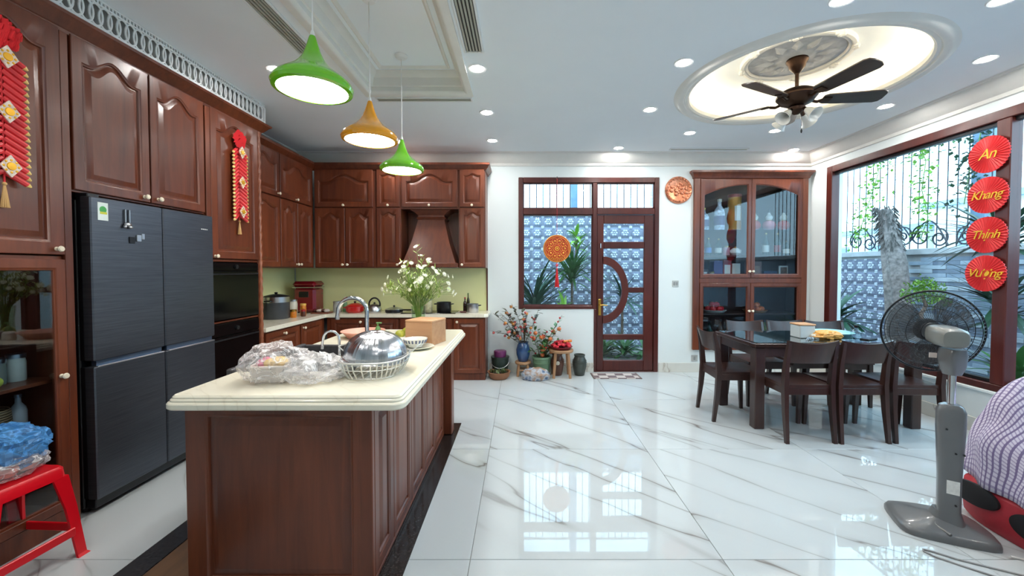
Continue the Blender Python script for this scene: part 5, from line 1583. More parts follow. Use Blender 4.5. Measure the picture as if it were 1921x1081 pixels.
# --- plants and pots under the window
def leafset(name, mb_leaf, m_):
    return mesh_of(name, mb_leaf, m_, angle=0)
def flat_leaf(l_, w_, bend=0.15, n_=4):
    q = MB()
    rows = []
    for i in range(n_ + 1):
        s = i / n_
        hw = w_ * math.sin(PI * min(0.999, 0.06 + 0.94 * s)) ** 0.8
        z = bend * l_ * s * s * -1
        rows.append([(l_ * s, -hw, z + 0.18 * hw), (l_ * s, 0, z), (l_ * s, hw, z + 0.18 * hw)])
    q.loft(rows, closed=False)
    return q
def branch_plant(nm, lb, x, y, z, parts_fn, n_br, spread, h0, h1, leafm, extras, seed, cat='plant', tilt=(0, 0), lscale=1.0):
    """branches out of a pot; leaves and berries are parts"""
    t = thing(nm, lb, cat, (x, y, z))
    zt = parts_fn(t)
    rnd = random.Random(seed)
    lm = mesh_of('leaf', flat_leaf(0.07 * lscale, 0.021 * lscale), leafm, angle=0)
    ems = [mesh_of(nm_, MB().blob((0, 0, 0), r_, r_, r_ * 0.9, 0.12, 2, 3, 10), m_) for nm_, r_, m_, _ in extras]
    sm = pm('twig', S(96, 78, 60), 0.8, var=0.2)
    for k in range(n_br):
        a = 2 * PI * k / n_br + rnd.uniform(-0.4, 0.4)
        q = spread * rnd.uniform(0.35, 1.0)
        top = Vector((q * math.cos(a) + tilt[0], q * 0.32 * math.sin(a) + tilt[1], zt + rnd.uniform(h0, h1)))
        b = Vector((0.015 * math.cos(a), 0.015 * math.sin(a), zt - 0.04))
        md_ = b.lerp(top, 0.5) + Vector((rnd.uniform(-.03, .03), 0, 0.05))
        obj('branch', MB().tube([b, md_, top], [0.004, 0.003, 0.002], 5), sm, t, L=True)
        nl = 13
        for j in range(nl):
            s = 0.25 + 0.75 * j / nl
            p = b.lerp(md_, s * 2) if s < 0.5 else md_.lerp(top, s * 2 - 1)
            piece('leaf', lm, t, at(p, rnd.random() * 2 * PI, 0, rnd.uniform(-0.9, 0.4), rnd.uniform(0.7, 1.2)), L=True)
        for (nm_, r_, m_, cnt), em in zip(extras, ems):
            for j in range(cnt):
                s = rnd.uniform(0.3, 1.0)
                p = b.lerp(md_, s * 2) if s < 0.5 else md_.lerp(top, s * 2 - 1)
                piece(nm_, em, t, at(p + Vector((rnd.uniform(-.02, .02), rnd.uniform(-.03, .01), rnd.uniform(-.02, .02))), rnd.random() * 6), L=True)
    return t
def stool4(nm, lb, x, y, r, h, n_=4, rz=0.5, seat_t=0.03, lr=0.016, m_=None, rails=True):
    m_ = m_ or STOOLW
    t = thing(nm, lb, 'stool', (x, y, 0), rz)
    obj('seat', MB().lathe([(0, h - seat_t), (r * 0.96, h - seat_t), (r, h - seat_t * 0.7), (r, h - 0.006), (r * 0.97, h), (0, h)], 32), m_, t, L=True)
    for k in range(n_):
        a = 2 * PI * k / n_
        obj('leg', MB().cyl((r * 0.72 * math.cos(a), r * 0.72 * math.sin(a), h - seat_t), (r * 0.95 * math.cos(a), r * 0.95 * math.sin(a), 0.0), lr * 1.1, lr, n=10), m_, t, L=True)
    if rails:
        for k in range(n_):
            a, b = 2 * PI * k / n_, 2 * PI * (k + 1) / n_
            q = 0.86 * r
            obj('rail', MB().cyl((q * math.cos(a), q * math.sin(a), h * 0.42), (q * math.cos(b), q * math.sin(b), h * 0.42), lr * 0.6, n=8), m_, t, L=True)
    return t
GRP = 'leaf'
stool4('low_stool', 'low wooden stool carrying the blue vase', 0.03, 5.235, 0.105, 0.185, 4, 0.8)
BLUEV = pm('blue_glaze', S(44, 74, 116), 0.2, var=0.25, coat=0.6)
def vase_part(t):
    obj('vase', MB().lathe([(0, 0), (0.058, 0), (0.066, 0.012), (0.088, 0.09), (0.092, 0.15), (0.078, 0.21), (0.066, 0.235), (0.076, 0.25), (0.07, 0.25), (0.058, 0.235), (0, 0.2)], 32), BLUEV, t, L=True)
    return 0.25
branch_plant('vase_arrangement', 'blue glazed vase on the low stool with branches of orange fruit and leaves', 0.03, 5.235, 0.186, vase_part, 13, 0.36, 0.12, 0.50, pm('olive_leaf', S(78, 82, 66), 0.5, var=0.3), [('fruit', 0.020, pm('kumquat_orange', S(206, 138, 72), 0.4, var=0.15), 1), ('blossom', 0.017, pm('peach_blossom', S(206, 100, 96), 0.5, var=0.2), 2)], 5, tilt=(-0.10, -0.04))
GREENB = pm('sage_green_pot', S(112, 146, 116), 0.35, var=0.06)
def bucket_part(t):
    obj('bucket', MB().lathe([(0, 0), (0.09, 0), (0.118, 0.22), (0.126, 0.225), (0.126, 0.25), (0.116, 0.25), (0.108, 0.2), (0, 0.19)], 32), GREENB, t, L=True)
    obj('band', MB().torus((0, 0, 0.17), 0.113, 0.005, 32, 6), GREENB, t, L=True)
    obj('soil', MB().lathe([(0, 0.205), (0.106, 0.2), (0.106, 0.19), (0, 0.19)], 20), SOIL, t, L=True)
    return 0.23
branch_plant('potted_shrub', 'sage green bucket pot with a fruiting shrub right of the blue vase', 0.27, 5.24, 0.0, bucket_part, 15, 0.34, 0.12, 0.58, GREENLEAF, [('fruit', 0.027, pm('tangerine_orange', S(216, 122, 72), 0.4, var=0.15), 1), ('red_berry', 0.013, pm('berry_red', S(192, 44, 48), 0.3), 2)], 9, tilt=(0.05, -0.04))
stool4('wooden_stool', 'round light wooden stool carrying the red fruit tray', 0.52, 5.18, 0.155, 0.355, 4, 0.78, 0.035, 0.018, rails=False)
t = basket_of('red_flower_tray', 'shallow tray of red flowers and leaves on the round wooden stool', 0.52, 5.18, 0.356, 0.14, None, 0, 0, 0, 'tray', pm('dark_red_tray', S(120, 34, 44), 0.4))
rnd = random.Random(12)
pmesh = mesh_of('red_flower', MB().blob((0, 0, 0), 0.018, 0.018, 0.013, 0.5, 4, 2, 12), pm('crimson_petal', S(206, 46, 62), 0.5, var=0.3, scale=30), angle=0)
for k in range(64):
    a, q = rnd.random() * 2 * PI, 0.120 * rnd.random() ** 0.5
    piece('red_flower', pmesh, t, at((q * math.cos(a), q * math.sin(a), 0.03 + 0.075 * (1 - (q / 0.13) ** 2) * rnd.uniform(0.6, 1.1)), rnd.random() * 6, rnd.uniform(-.5, .5)), L=True)
lm = mesh_of('leaf', flat_leaf(0.07, 0.016), GREENLEAF, angle=0)
for k in range(12):
    piece('leaf', lm, t, at((0.09 * math.cos(k), 0.07 * math.sin(k), 0.07), rnd.random() * 6, 0, rnd.uniform(-1.2, -0.3)), L=True)
fm_ = mesh_of('fruit', MB().ball((0, 0, 0), 0.02, n=10), pm('orange_fruit_small', S(224, 130, 60), 0.4))
for k in range(5):
    piece('fruit', fm_, t, at((0.04 + 0.02 * k, -0.05 + 0.015 * k, 0.10)), L=True)
JBR = pm('brown_glaze', S(98, 66, 54), 0.3, var=0.2)
JGY = pm('dark_grey_glaze', S(66, 72, 68), 0.35, var=0.25)
def crock(nm, lb, x, y, r, h, m_, disc=False):
    t = thing(nm, lb, 'jar', (x, y, 0))
    obj('body', MB().lathe([(0, 0), (r * 0.66, 0), (r * 0.72, 0.01), (r, h * 0.5), (r * 0.98, h * 0.68), (r * 0.74, h * 0.86), (r * 0.70, h * 0.90), (r * 0.78, h * 0.95), (r * 0.78, h), (r * 0.68, h), (r * 0.62, h * 0.88), (0, h * 0.8)], 36), m_, t, L=True)
    for k in range(2):
        obj('glaze_ring', MB().torus((0, 0, h * (0.62 + 0.1 * k)), r * (0.995 - 0.03 * k), 0.003, 36, 6), m_, t, L=True)
    if disc:
        obj('seal', MB(Matrix.Translation((0, -r * 0.98, h * 0.6)) @ Mf).lathe([(0, 0), (0.026, 0), (0.022, 0.008), (0, 0.01)], 16), CREAM, t, L=True)
crock('storage_jar', 'brown glazed jar with pale seal under the round wooden stool', 0.475, 5.255, 0.088, 0.285, JBR, True)
crock('storage_jar', 'dark grey glazed jar standing right of the round wooden stool', 0.765, 5.25, 0.092, 0.27, JGY)
bgm = NT('blue_print_cloth')
v = bgm.coords((9, 9, 9))
vo = bgm.n('ShaderNodeTexVoronoi', Scale=1.6)
bgm.l(v, vo.inputs['Vector'])
bgm.l(bgm.ramp(vo.outputs['Distance'], [(0.2, S(86, 108, 140)), (0.45, S(176, 184, 194)), (0.7, S(160, 132, 110))]), bgm.b.inputs['Base Color'])
bgm.b.inputs['Roughness'].default_value = 0.6
t = thing('cloth_bag', 'crumpled blue-grey printed bag on the floor in front of the green bucket', 'bag', (0.185, 5.04, 0))
obj('body', MB().blob((0, 0, 0.05), 0.155, 0.095, 0.085, 0.22, 2.4, 4, 32, flat=0.0), bgm.m, t, L=True, angle=25)
obj('handle', MB().tube([(-0.05, -0.03, 0.09), (-0.04, -0.05, 0.13), (0.02, -0.05, 0.135), (0.05, -0.03, 0.09)], 0.007), pm('bag_handle', S(150, 160, 176), 0.6), t, L=True)
t = thing('clay_bowl', 'low terracotta planter with small succulents at the end of the kitchen cabinets', 'planter', (-0.275, 5.09, 0))
obj('bowl', MB().lathe([(0, 0), (0.10, 0), (0.128, 0.03), (0.142, 0.085), (0.146, 0.09), (0.132, 0.09), (0.12, 0.06), (0, 0.055)], 36), pm('terracotta', S(152, 104, 74), 0.7, var=0.12), t, L=True)
obj('soil', MB().lathe([(0, 0.078), (0.125, 0.072), (0.12, 0.06), (0, 0.055)], 20), SOIL, t, L=True)
rnd = random.Random(2)
sl = mesh_of('leaf', flat_leaf(0.05, 0.013, -0.3), pm('succulent_leaf', S(98, 112, 72), 0.5, var=0.25), angle=0)
for k in range(40):
    a, q = rnd.random() * 6.28, 0.10 * rnd.random() ** 0.5
    piece('leaf', sl, t, at((q * math.cos(a), q * math.sin(a), 0.075), rnd.random() * 6.28, 0, rnd.uniform(-1.4, -0.4)), L=True)
t = thing('lidded_bucket', 'dark green lidded bucket with purple top behind the terracotta planter', 'bucket', (-0.27, 5.27, 0))
obj('bucket', MB().lathe([(0, 0), (0.095, 0), (0.115, 0.22), (0.12, 0.225), (0.12, 0.24), (0, 0.24)], 32), pm('dark_green_plastic', S(40, 54, 48), 0.35), t, L=True)
obj('purple_tub', MB().lathe([(0, 0.24), (0.075, 0.24), (0.08, 0.26), (0.082, 0.31), (0.074, 0.318), (0, 0.318)], 28), pm('purple_plastic', S(112, 48, 98), 0.35), t, L=True)
obj('bail_handle', MB().tube([(0.12 * math.cos(a), -0.03 - 0.09 * math.sin(a), 0.2 - 0.09 * math.sin(a)) for a in [PI * k / 12 for k in range(13)]], 0.004, 6), STEEL, t, L=True)

mat_ = NT('door_mat_print')
v = mat_.coords((1, 1, 1), jitter=False)
ck = mat_.n('ShaderNodeTexChecker', Scale=9.0, Color1=S(196, 186, 180), Color2=S(112, 96, 98))
mat_.l(v, ck.inputs['Vector'])
mat_.l(ck.outputs[0], mat_.b.inputs['Base Color'])
mat_.b.inputs['Roughness'].default_value = 0.9
t = thing('door_mat', 'small grey-brown checked mat on the floor in front of the door', 'mat', (1.22, 5.18, 0))
obj('pile', MB().box(-0.29, 0.29, -0.13, 0.13, 0.0, 0.010, 0.003), mat_.m, t, L=True)
for s in (-1, 1):
    obj('binding', MB().box(s * 0.292 - 0.012, s * 0.292 + 0.012, -0.135, 0.135, 0.0, 0.012, 0.003), pm('mat_edge', S(120, 104, 100), 0.9), t, L=True)
# ---------------------------------------------------------------- dining table and chairs
TBX0, TBX1, TBY0, TBY1, TBZ = 2.0, 3.46, 3.44, 4.16, 0.742
t = thing('dining_table', 'dark wooden dining table with a glass-covered top', 'table', ((TBX0 + TBX1) / 2, (TBY0 + TBY1) / 2, 0))
top = MB()
e = 0.085
top.box(TBX0, TBX1, TBY0, TBY0 + e, TBZ - 0.035, TBZ, 0.005).box(TBX0, TBX1, TBY1 - e, TBY1, TBZ - 0.035, TBZ, 0.005)
top.box(TBX0, TBX0 + e, TBY0 + e, TBY1 - e, TBZ - 0.035, TBZ, 0.005).box(TBX1 - e, TBX1, TBY0 + e, TBY1 - e, TBZ - 0.035, TBZ, 0.005)
top.box(TBX0 + e, TBX1 - e, TBY0 + e, TBY1 - e, TBZ - 0.032, TBZ - 0.006)
obj('tabletop', top, WENGE, t)
obj('glass_top', MB().box(TBX0 + 0.02, TBX1 - 0.02, TBY0 + 0.02, TBY1 - 0.02, TBZ + 0.0005, TBZ + 0.007, 0.002), pm('smoked_table_glass', S(26, 44, 50), 0.04, var=0.15, coat=1.0), t)
for a in ((TBX0 + 0.09, TBX1 - 0.09, TBY0 + 0.02, TBY0 + 0.045), (TBX0 + 0.09, TBX1 - 0.09, TBY1 - 0.045, TBY1 - 0.02), (TBX0 + 0.02, TBX0 + 0.045, TBY0 + 0.09, TBY1 - 0.09), (TBX1 - 0.045, TBX1 - 0.02, TBY0 + 0.09, TBY1 - 0.09)):
    obj('apron', MB().box(*a, TBZ - 0.115, TBZ - 0.036, 0.003), WENGE, t)
for x in (TBX0 + 0.012, TBX1 - 0.098):
    for y in (TBY0 + 0.012, TBY1 - 0.098):
        obj('leg', MB().box(x, x + 0.086, y, y + 0.086, 0.0, TBZ - 0.036, 0.006), WENGE, t)

def chair(lb, x, y, rz):
    """faces +y in its own frame, the back stands at -y"""
    t = thing('dining_chair', lb, 'chair', (0, 0, 0), group='dark wooden dining chairs round the table')
    hw = 0.185
    def leg4(pts):
        q = MB()
        q.loft([[(px - a, py - b, pz), (px + a, py - b, pz), (px + a, py + b, pz), (px - a, py + b, pz)] for px, py, pz, a, b in pts])
        return q
    for s in (-1, 1):
        obj('leg', leg4([(s * hw, 0.185, 0, 0.013, 0.013), (s * hw, 0.175, 0.25, 0.017, 0.018), (s * (hw - 0.003), 0.17, 0.435, 0.019, 0.022)]), WENGE, t)
        obj('back_leg', leg4([(s * (hw + 0.005), -0.235, 0, 0.013, 0.014), (s * (hw + 0.002), -0.205, 0.25, 0.016, 0.02), (s * hw, -0.19, 0.45, 0.018, 0.024), (s * hw, -0.205, 0.63, 0.016, 0.02), (s * hw, -0.24, 0.80, 0.012, 0.012)]), WENGE, t)
    def seat(u, v):
        x_ = (u - 0.5) * 0.40 * (1 - 0.04 * (1 - v))
        y_ = -0.20 + 0.41 * v
        return (x_, y_, 0.455 - 0.014 * (1 - (2 * u - 1) ** 2) * (1 - (2 * v - 1) ** 4))
    obj('seat', MB().sheet(seat, 10, 8, (0, 0, -0.022)), WENGE, t, angle=50)
    def back(u, v):
        x_ = (u - 0.5) * 0.40
        c = 1 - (2 * u - 1) ** 2
        return (x_, -0.205 - 0.045 * v - 0.028 * c, 0.635 + (0.185 - 0.022 * c) * v)
    obj('backrest', MB().sheet(back, 12, 6, (0, 0.018, 0)), WENGE, t, angle=50)
    obj('seat_rail', MB().box(-hw + 0.015, hw - 0.015, 0.155, 0.178, 0.375, 0.432, 0.003), WENGE, t)
    obj('seat_rail', MB().box(-hw + 0.015, hw - 0.015, -0.20, -0.178, 0.375, 0.432, 0.003), WENGE, t)
    for s in (-1, 1):
        obj('seat_rail', MB().box(s * hw - 0.011, s * hw + 0.011, -0.18, 0.16, 0.378, 0.432, 0.003), WENGE, t)
    t.location = (x, y, 0)
    t.rotation_euler = (0, 0, rz)
    return t
ch = chair('dining chair on the near side, leftmost of those with backs to the viewer', 2.295, 3.405, 0)
for lb, x, y, rz in (('middle dining chair on the near side, just left of the standing fan', 2.715, 3.40, R(1)),
                     ('dining chair on the near side, partly hidden behind the standing fan', 3.165, 3.40, R(-2)),
                     ('dining chair at the left short end of the table, seen from its side', 1.99, 3.81, R(-93)),
                     ('far-side dining chair in front of the meeting cabinet doors', 2.47, 4.22, R(180)),
                     ('far-side dining chair behind the tissue box', 2.93, 4.24, R(182)),
                     ('far-side dining chair nearest the big window', 3.31, 4.20, R(176))):
    dup(ch, lb, (x, y, 0), rz)
# things on the table
TT = TBZ + 0.007
t = thing('tissue_box', 'clear acrylic tissue box with a wooden lid on the dining table', 'tissue box', (2.61, 3.74, TT))
ACR = pm('frosted_acrylic', S(206, 214, 214), 0.15, var=0.03, coat=0.5)
obj('body', MB().box(-0.07, 0.07, -0.07, 0.07, 0, 0.115, 0.006), ACR, t, L=True)
obj('lid', MB().box(-0.074, 0.074, -0.074, 0.074, 0.116, 0.13, 0.004), PINE, t, L=True)
t = thing('serving_tongs', 'small heap of white papers and cutlery in front of the tissue box', 'cutlery', (2.58, 3.60, TT))
for k in range(4):
    obj('spoon', MB().tube([(-0.06 + 0.02 * k, -0.04, 0.006), (0.0 + 0.01 * k, 0.02, 0.02), (0.05, 0.03 + 0.012 * k, 0.008)], [0.004, 0.004, 0.011], 8), STEEL, t, L=True)
t = thing('paper_bag', 'crumpled yellow-orange packet lying on the dining table', 'packet', (2.77, 3.66, TT))
obj('packet', MB().blob((0, 0, 0.028), 0.12, 0.06, 0.04, 0.3, 2.6, 6, 30, flat=0.0), pm('orange_packet', S(222, 160, 74), 0.45, var=0.25, scale=18), t, L=True, angle=20)
obj('torn_corner', MB().blob((-0.10, -0.01, 0.02), 0.04, 0.03, 0.025, 0.3, 3, 2, 16, flat=0.0), CARDW, t, L=True)
t = thing('round_tray', 'pale turquoise round tray on the far side of the dining table', 'tray', (3.03, 3.92, TT))
obj('dish', MB().lathe([(0, 0), (0.14, 0), (0.165, 0.022), (0.17, 0.024), (0.165, 0.028), (0.138, 0.008), (0, 0.008)], 40), pm('turquoise_plastic', S(150, 206, 214), 0.3, var=0.04), t, L=True)
t = thing('glass_bottle', 'small clear bottle with a black stopper on the dining table', 'bottle', (3.04, 3.66, TT))
obj('body', MB().lathe([(0, 0), (0.04, 0), (0.044, 0.008), (0.044, 0.06), (0.02, 0.085), (0.016, 0.10), (0, 0.10)], 24), glass('bottle_glass', (0.85, 0.92, 0.92, 1), 1.6), t, L=True)
obj('stopper', MB().cyl((0, 0, 0.10), (0, 0, 0.125), 0.017, n=14), BLACK, t, L=True)
t = thing('phone', 'black phone lying at the right of the clear bottle on the dining table', 'phone', (3.12, 3.62, TT), R(25))
obj('case', MB().box(-0.075, 0.075, -0.036, 0.036, 0, 0.010, 0.004), BLACK, t, L=True)
obj('screen', MB().box(-0.072, 0.072, -0.033, 0.033, 0.0101, 0.011), OVG, t, L=True)

# ---------------------------------------------------------------- standing fan
FGRY = pm('grey_fan_plastic', S(104, 106, 108), 0.28, var=0.05, coat=0.3)
t = thing('standing_fan', 'grey pedestal fan with round wire cage seen from behind', 'fan', (2.25, 2.10, 0))
def base_ring(k, z):
    pts = [(-0.10, 0.245), (-0.15, 0.22), (-0.235, 0.03), (-0.235, -0.03), (-0.16, -0.08), (0.04, -0.17), (0.10, -0.175), (0.16, -0.07), (0.20, 0.07), (0.17, 0.14), (0.05, 0.20)]
    out = []
    for i in range(len(pts)):
        a, b, c = Vector(pts[i - 1]), Vector(pts[i]), Vector(pts[(i + 1) % len(pts)])
        for s in (0.25, 0.5, 0.75):
            p = a.lerp(b, 0.5).lerp(b, s).lerp(b.lerp(b.lerp(c, 0.5), s), s)
            out.append((p.x * k, p.y * k, z))
    return out
obj('base', MB().loft([base_ring(1.0, 0.0), base_ring(1.0, 0.018), base_ring(0.97, 0.03), base_ring(0.86, 0.042), base_ring(0.5, 0.055), base_ring(0.3, 0.075), base_ring(0.24, 0.11)]), FGRY, t, L=True)
rbn = MB()
for sx in (-1, 1):
    rbn.tube([(sx * 0.06 - 0.02, 0.10, 0.045), (sx * 0.075 - 0.02, 0.0, 0.05), (sx * 0.06 - 0.03, -0.10, 0.042)], 0.008, 6)
obj('base_rib', rbn, FGRY, t, L=True)
col = MB(Matrix.Rotation(R(-38), 4, 'Z'))
def sec(hx, hy, z, ox=0.0):
    return [(ox + hx * math.copysign(abs(math.cos(a)) ** 0.5, math.cos(a)), hy * math.copysign(abs(math.sin(a)) ** 0.5, math.sin(a)), z) for a in [2 * PI * (k + 0.5) / 20 for k in range(20)]]
col.loft([sec(0.065, 0.06, 0.05), sec(0.045, 0.042, 0.12), sec(0.046, 0.04, 0.30), sec(0.056, 0.042, 0.55), sec(0.056, 0.042, 0.64), sec(0.046, 0.036, 0.665), sec(0.03, 0.03, 0.675)])
obj('column', col, FGRY, t, L=True)
obj('column_sticker', MB(Matrix.Rotation(R(-38), 4, 'Z')).box(-0.015, 0.033, -0.0425, -0.0405, 0.215, 0.285), pm('sticker_white', S(226, 226, 222), 0.4, var=0.1, scale=60), t, L=True)
for zz in (0.15, 0.41, 0.41):
    pass
sc_ = MB(Matrix.Rotation(R(-38), 4, 'Z'))
for xx, zz in ((0.02, 0.16), (0.015, 0.43), (0.045, 0.43), (-0.02, 0.55)):
    sc_.cyl((xx, -0.046, zz), (xx, -0.038, zz), 0.005, n=10)
obj('screw', sc_, BLACK, t, L=True)
obj('inner_pole', MB().cyl((0, 0, 0.66), (0, 0, 0.86), 0.0165, n=18), CHROME, t, L=True)
obj('neck', MB().loft([sec(0.03, 0.03, 0.83), sec(0.045, 0.04, 0.87), sec(0.05, 0.045, 0.93), sec(0.035, 0.05, 0.965)]), FGRY, t, L=True)
HD = Vector((0.39, 0.92, 0.05)).normalized()
HC = Vector((-0.02, 0.02, 1.03))
MH = aim(HC, HD)
mt = MB(MH)
mt.loft([[(0.062 * k * math.copysign(abs(math.cos(a)) ** 0.6, math.cos(a)), 0.050 * k * math.copysign(abs(math.sin(a)) ** 0.6, math.sin(a)), z) for a in [2 * PI * j / 24 for j in range(24)]] for z, k in ((-0.105, 0.55), (-0.10, 0.8), (-0.085, 0.97), (0.0, 1.05), (0.05, 1.0), (0.075, 0.8))])
obj('motor_housing', mt, pm('warm_grey_plastic', S(128, 130, 126), 0.3, var=0.04, coat=0.3), t, L=True)
obj('oscillation_knob', MB().cyl((HC.x + 0.05, HC.y - 0.06, HC.z - 0.01), (HC.x + 0.055, HC.y - 0.075, HC.z - 0.01), 0.008), BLACK, t, L=True)
CAGE = 0.222
CZ = 0.135
def cagepts(a, front):
    zs = [(0.06, 0.0), (0.13, -0.012 if not front else 0.085), (0.185, 0.0 if not front else 0.078), (0.212, 0.018 if not front else 0.06), (CAGE, 0.04)]
    return [(r_ * math.cos(a), r_ * math.sin(a), CZ - 0.04 + z_) for r_, z_ in zs]
rim_ = MB(MH)
rim_.torus((0, 0, CZ), CAGE, 0.0055, 72, 8)
obj('cage_rim', rim_, DARKM, t, L=True)
rg_, fg_ = MB(MH), MB(MH)
for k in range(72):
    rg_.tube(cagepts(2 * PI * k / 72, False), 0.00095, 4)
    fg_.tube(cagepts(2 * PI * (k + 0.5) / 72, True), 0.00095, 4)
for rr_, z_ in ((0.06, 0.0), (0.13, -0.012), (0.195, 0.006)):
    rg_.torus((0, 0, CZ - 0.04 + z_), rr_, 0.0018, 56, 5)
for rr_, z_ in ((0.06, 0.088), (0.13, 0.085), (0.195, 0.07)):
    fg_.torus((0, 0, CZ - 0.04 + z_), rr_, 0.0018, 56, 5)
obj('rear_grille', rg_, DARKM, t, L=True, kind='stuff')
obj('front_grille', fg_, DARKM, t, L=True, kind='stuff')
obj('front_badge', MB(MH).lathe([(0, 0.0), (0.06, 0.0), (0.058, 0.008), (0, 0.012)], 28, c=(0, 0, CZ + 0.045)), FGRY, t, L=True)
obj('blade_hub', MB(MH).lathe([(0, 0), (0.045, 0), (0.042, 0.04), (0, 0.05)], 24, c=(0, 0, CZ - 0.01)), FGRY, t, L=True)
for k in range(3):
    a0 = 2 * PI * k / 3 + 0.3
    def bf(u, v, a0=a0):
        r_ = 0.04 + 0.155 * v
        w_ = (0.35 + 0.62 * math.sin(PI * (0.15 + 0.7 * v)))
        a = a0 + (u - 0.5) * 2 * w_ * 0.85
        return (r_ * math.cos(a), r_ * math.sin(a), CZ + 0.012 + 0.035 * (u - 0.5))
    obj('blade', MB(MH).sheet(bf, 12, 8, (0, 0, 0.002)), FANBLADE, t, L=True, angle=60)
obj('neck_label', MB(MH).box(0.05, 0.08, -0.11, -0.085, -0.05, -0.045), pm('label_pink', S(206, 190, 180), 0.4), t, L=True)
cp = [(1.98 + 0.17 + 0.22 * math.cos(a) + 0.10, 1.86 + 0.10 * math.sin(a) - 0.02 * a, 0.005) for a in [PI * (1.02 - 0.11 * k) for k in range(0, 0)]]
cab = [(2.34, 1.90, 0.008), (2.42, 1.86, 0.004), (2.55, 1.83, 0.004), (2.75, 1.80, 0.004), (3.0, 1.70, 0.004)]
single('power_cable', MB().tube(cab, 0.004, 6), WHITEPL, 'pale power cable running right from the fan base', 'cable', loc=(2.6, 1.83, 0))
lp = []
for k in range(30):
    s = k / 29
    a = PI * 0.80 + s * PI * 1.15
    lp.append((2.02 + 0.12 + 0.13 * math.cos(a) + 0.25 * max(0, s - 0.5), 1.885 + 0.075 * math.sin(a) - 0.05 * s, 0.004))
lp = [(2.30, 1.76, 0.004), (2.17, 1.83, 0.004), (2.07, 1.885, 0.004), (2.01, 1.935, 0.004), (1.975, 1.955, 0.004), (1.965, 1.94, 0.004), (1.985, 1.90, 0.004), (2.05, 1.84, 0.004), (2.12, 1.78, 0.004), (2.20, 1.70, 0.004), (2.28, 1.62, 0.004)]
single('power_cable', MB().tube(lp, 0.0045, 6), pm('grey_cable', S(150, 150, 150), 0.5), 'grey cable lying in a narrow loop on the tiles in front of the fan base', 'cable', loc=(2.1, 1.85, 0))

# ---------------------------------------------------------------- sofa with throw
t = thing('sofa', 'low red and black-spotted sofa at the right edge', 'sofa', (3.05, 1.75, 0))
REDF = pm('red_fabric', S(176, 44, 56), 0.6, var=0.08, scale=30, bump=0.15)
def srect(hx, hy, z, cx=3.02, cy=1.62, n_=48, p=0.32):
    return [(cx + hx * math.copysign(abs(math.cos(2 * PI * k / n_)) ** p, math.cos(2 * PI * k / n_)), cy + hy * math.copysign(abs(math.sin(2 * PI * k / n_)) ** p, math.sin(2 * PI * k / n_)), z) for k in range(n_)]
obj('base', MB().loft([srect(0.545, 0.70, 0.0), srect(0.565, 0.72, 0.03), srect(0.572, 0.727, 0.12), srect(0.566, 0.72, 0.20), srect(0.53, 0.69, 0.235)]), REDF, t)
BLF = pm('black_fabric', S(22, 20, 24), 0.7, var=0.2)
def spot(y0, z0, hy, hz):
    q = MB(xf((3.02 - 0.572, y0, z0), (0, 1, 0), (0, 0, 1), (-1, 0, 0)))
    q.loft([[(hy * s * math.cos(2 * PI * k / 28), hz * s * math.sin(2 * PI * k / 28), w_) for k in range(28)] for s, w_ in ((1.0, -0.006), (0.97, 0.004), (0.9, 0.006))])
    return q
for y0, z0, hy, hz in ((2.16, 0.165, 0.12, 0.06), (1.90, 0.125, 0.10, 0.062), (1.60, 0.16, 0.12, 0.07), (1.32, 0.15, 0.10, 0.07)):
    obj('black_spot', spot(y0, z0, hy, hz), BLF, t)
PL = NT('purple_check_cloth')
tc = PL.n('ShaderNodeUVMap')
sx_ = PL.n('ShaderNodeSeparateXYZ')
PL.l(tc.outputs[0], sx_.inputs[0])
def stripe(src, freq, lo, hi):
    m1 = PL.n('ShaderNodeMath', operation='MULTIPLY')
    m1.inputs[1].default_value = freq
    PL.l(src, m1.inputs[0])
    m2 = PL.n('ShaderNodeMath', operation='FRACT')
    PL.l(m1.outputs[0], m2.inputs[0])
    return PL.ramp(m2.outputs[0], [(0.0, (0, 0, 0, 1)), (lo, (0, 0, 0, 1)), (hi, (1, 1, 1, 1))])
a_ = stripe(sx_.outputs[0], 84, 0.60, 0.70)
b_ = stripe(sx_.outputs[1], 66, 0.62, 0.72)
mxa = PL.n('ShaderNodeMath', operation='MULTIPLY_ADD')
mxa.inputs[1].default_value = 0.6
PL.l(a_, mxa.inputs[0])
PL.l(b_, mxa.inputs[2])
PL.l(PL.ramp(mxa.outputs[0], [(0.0, S(214, 206, 222)), (0.55, S(176, 164, 194)), (1.0, S(124, 110, 148))]), PL.b.inputs['Base Color'])
PL.b.inputs['Roughness'].default_value = 0.85
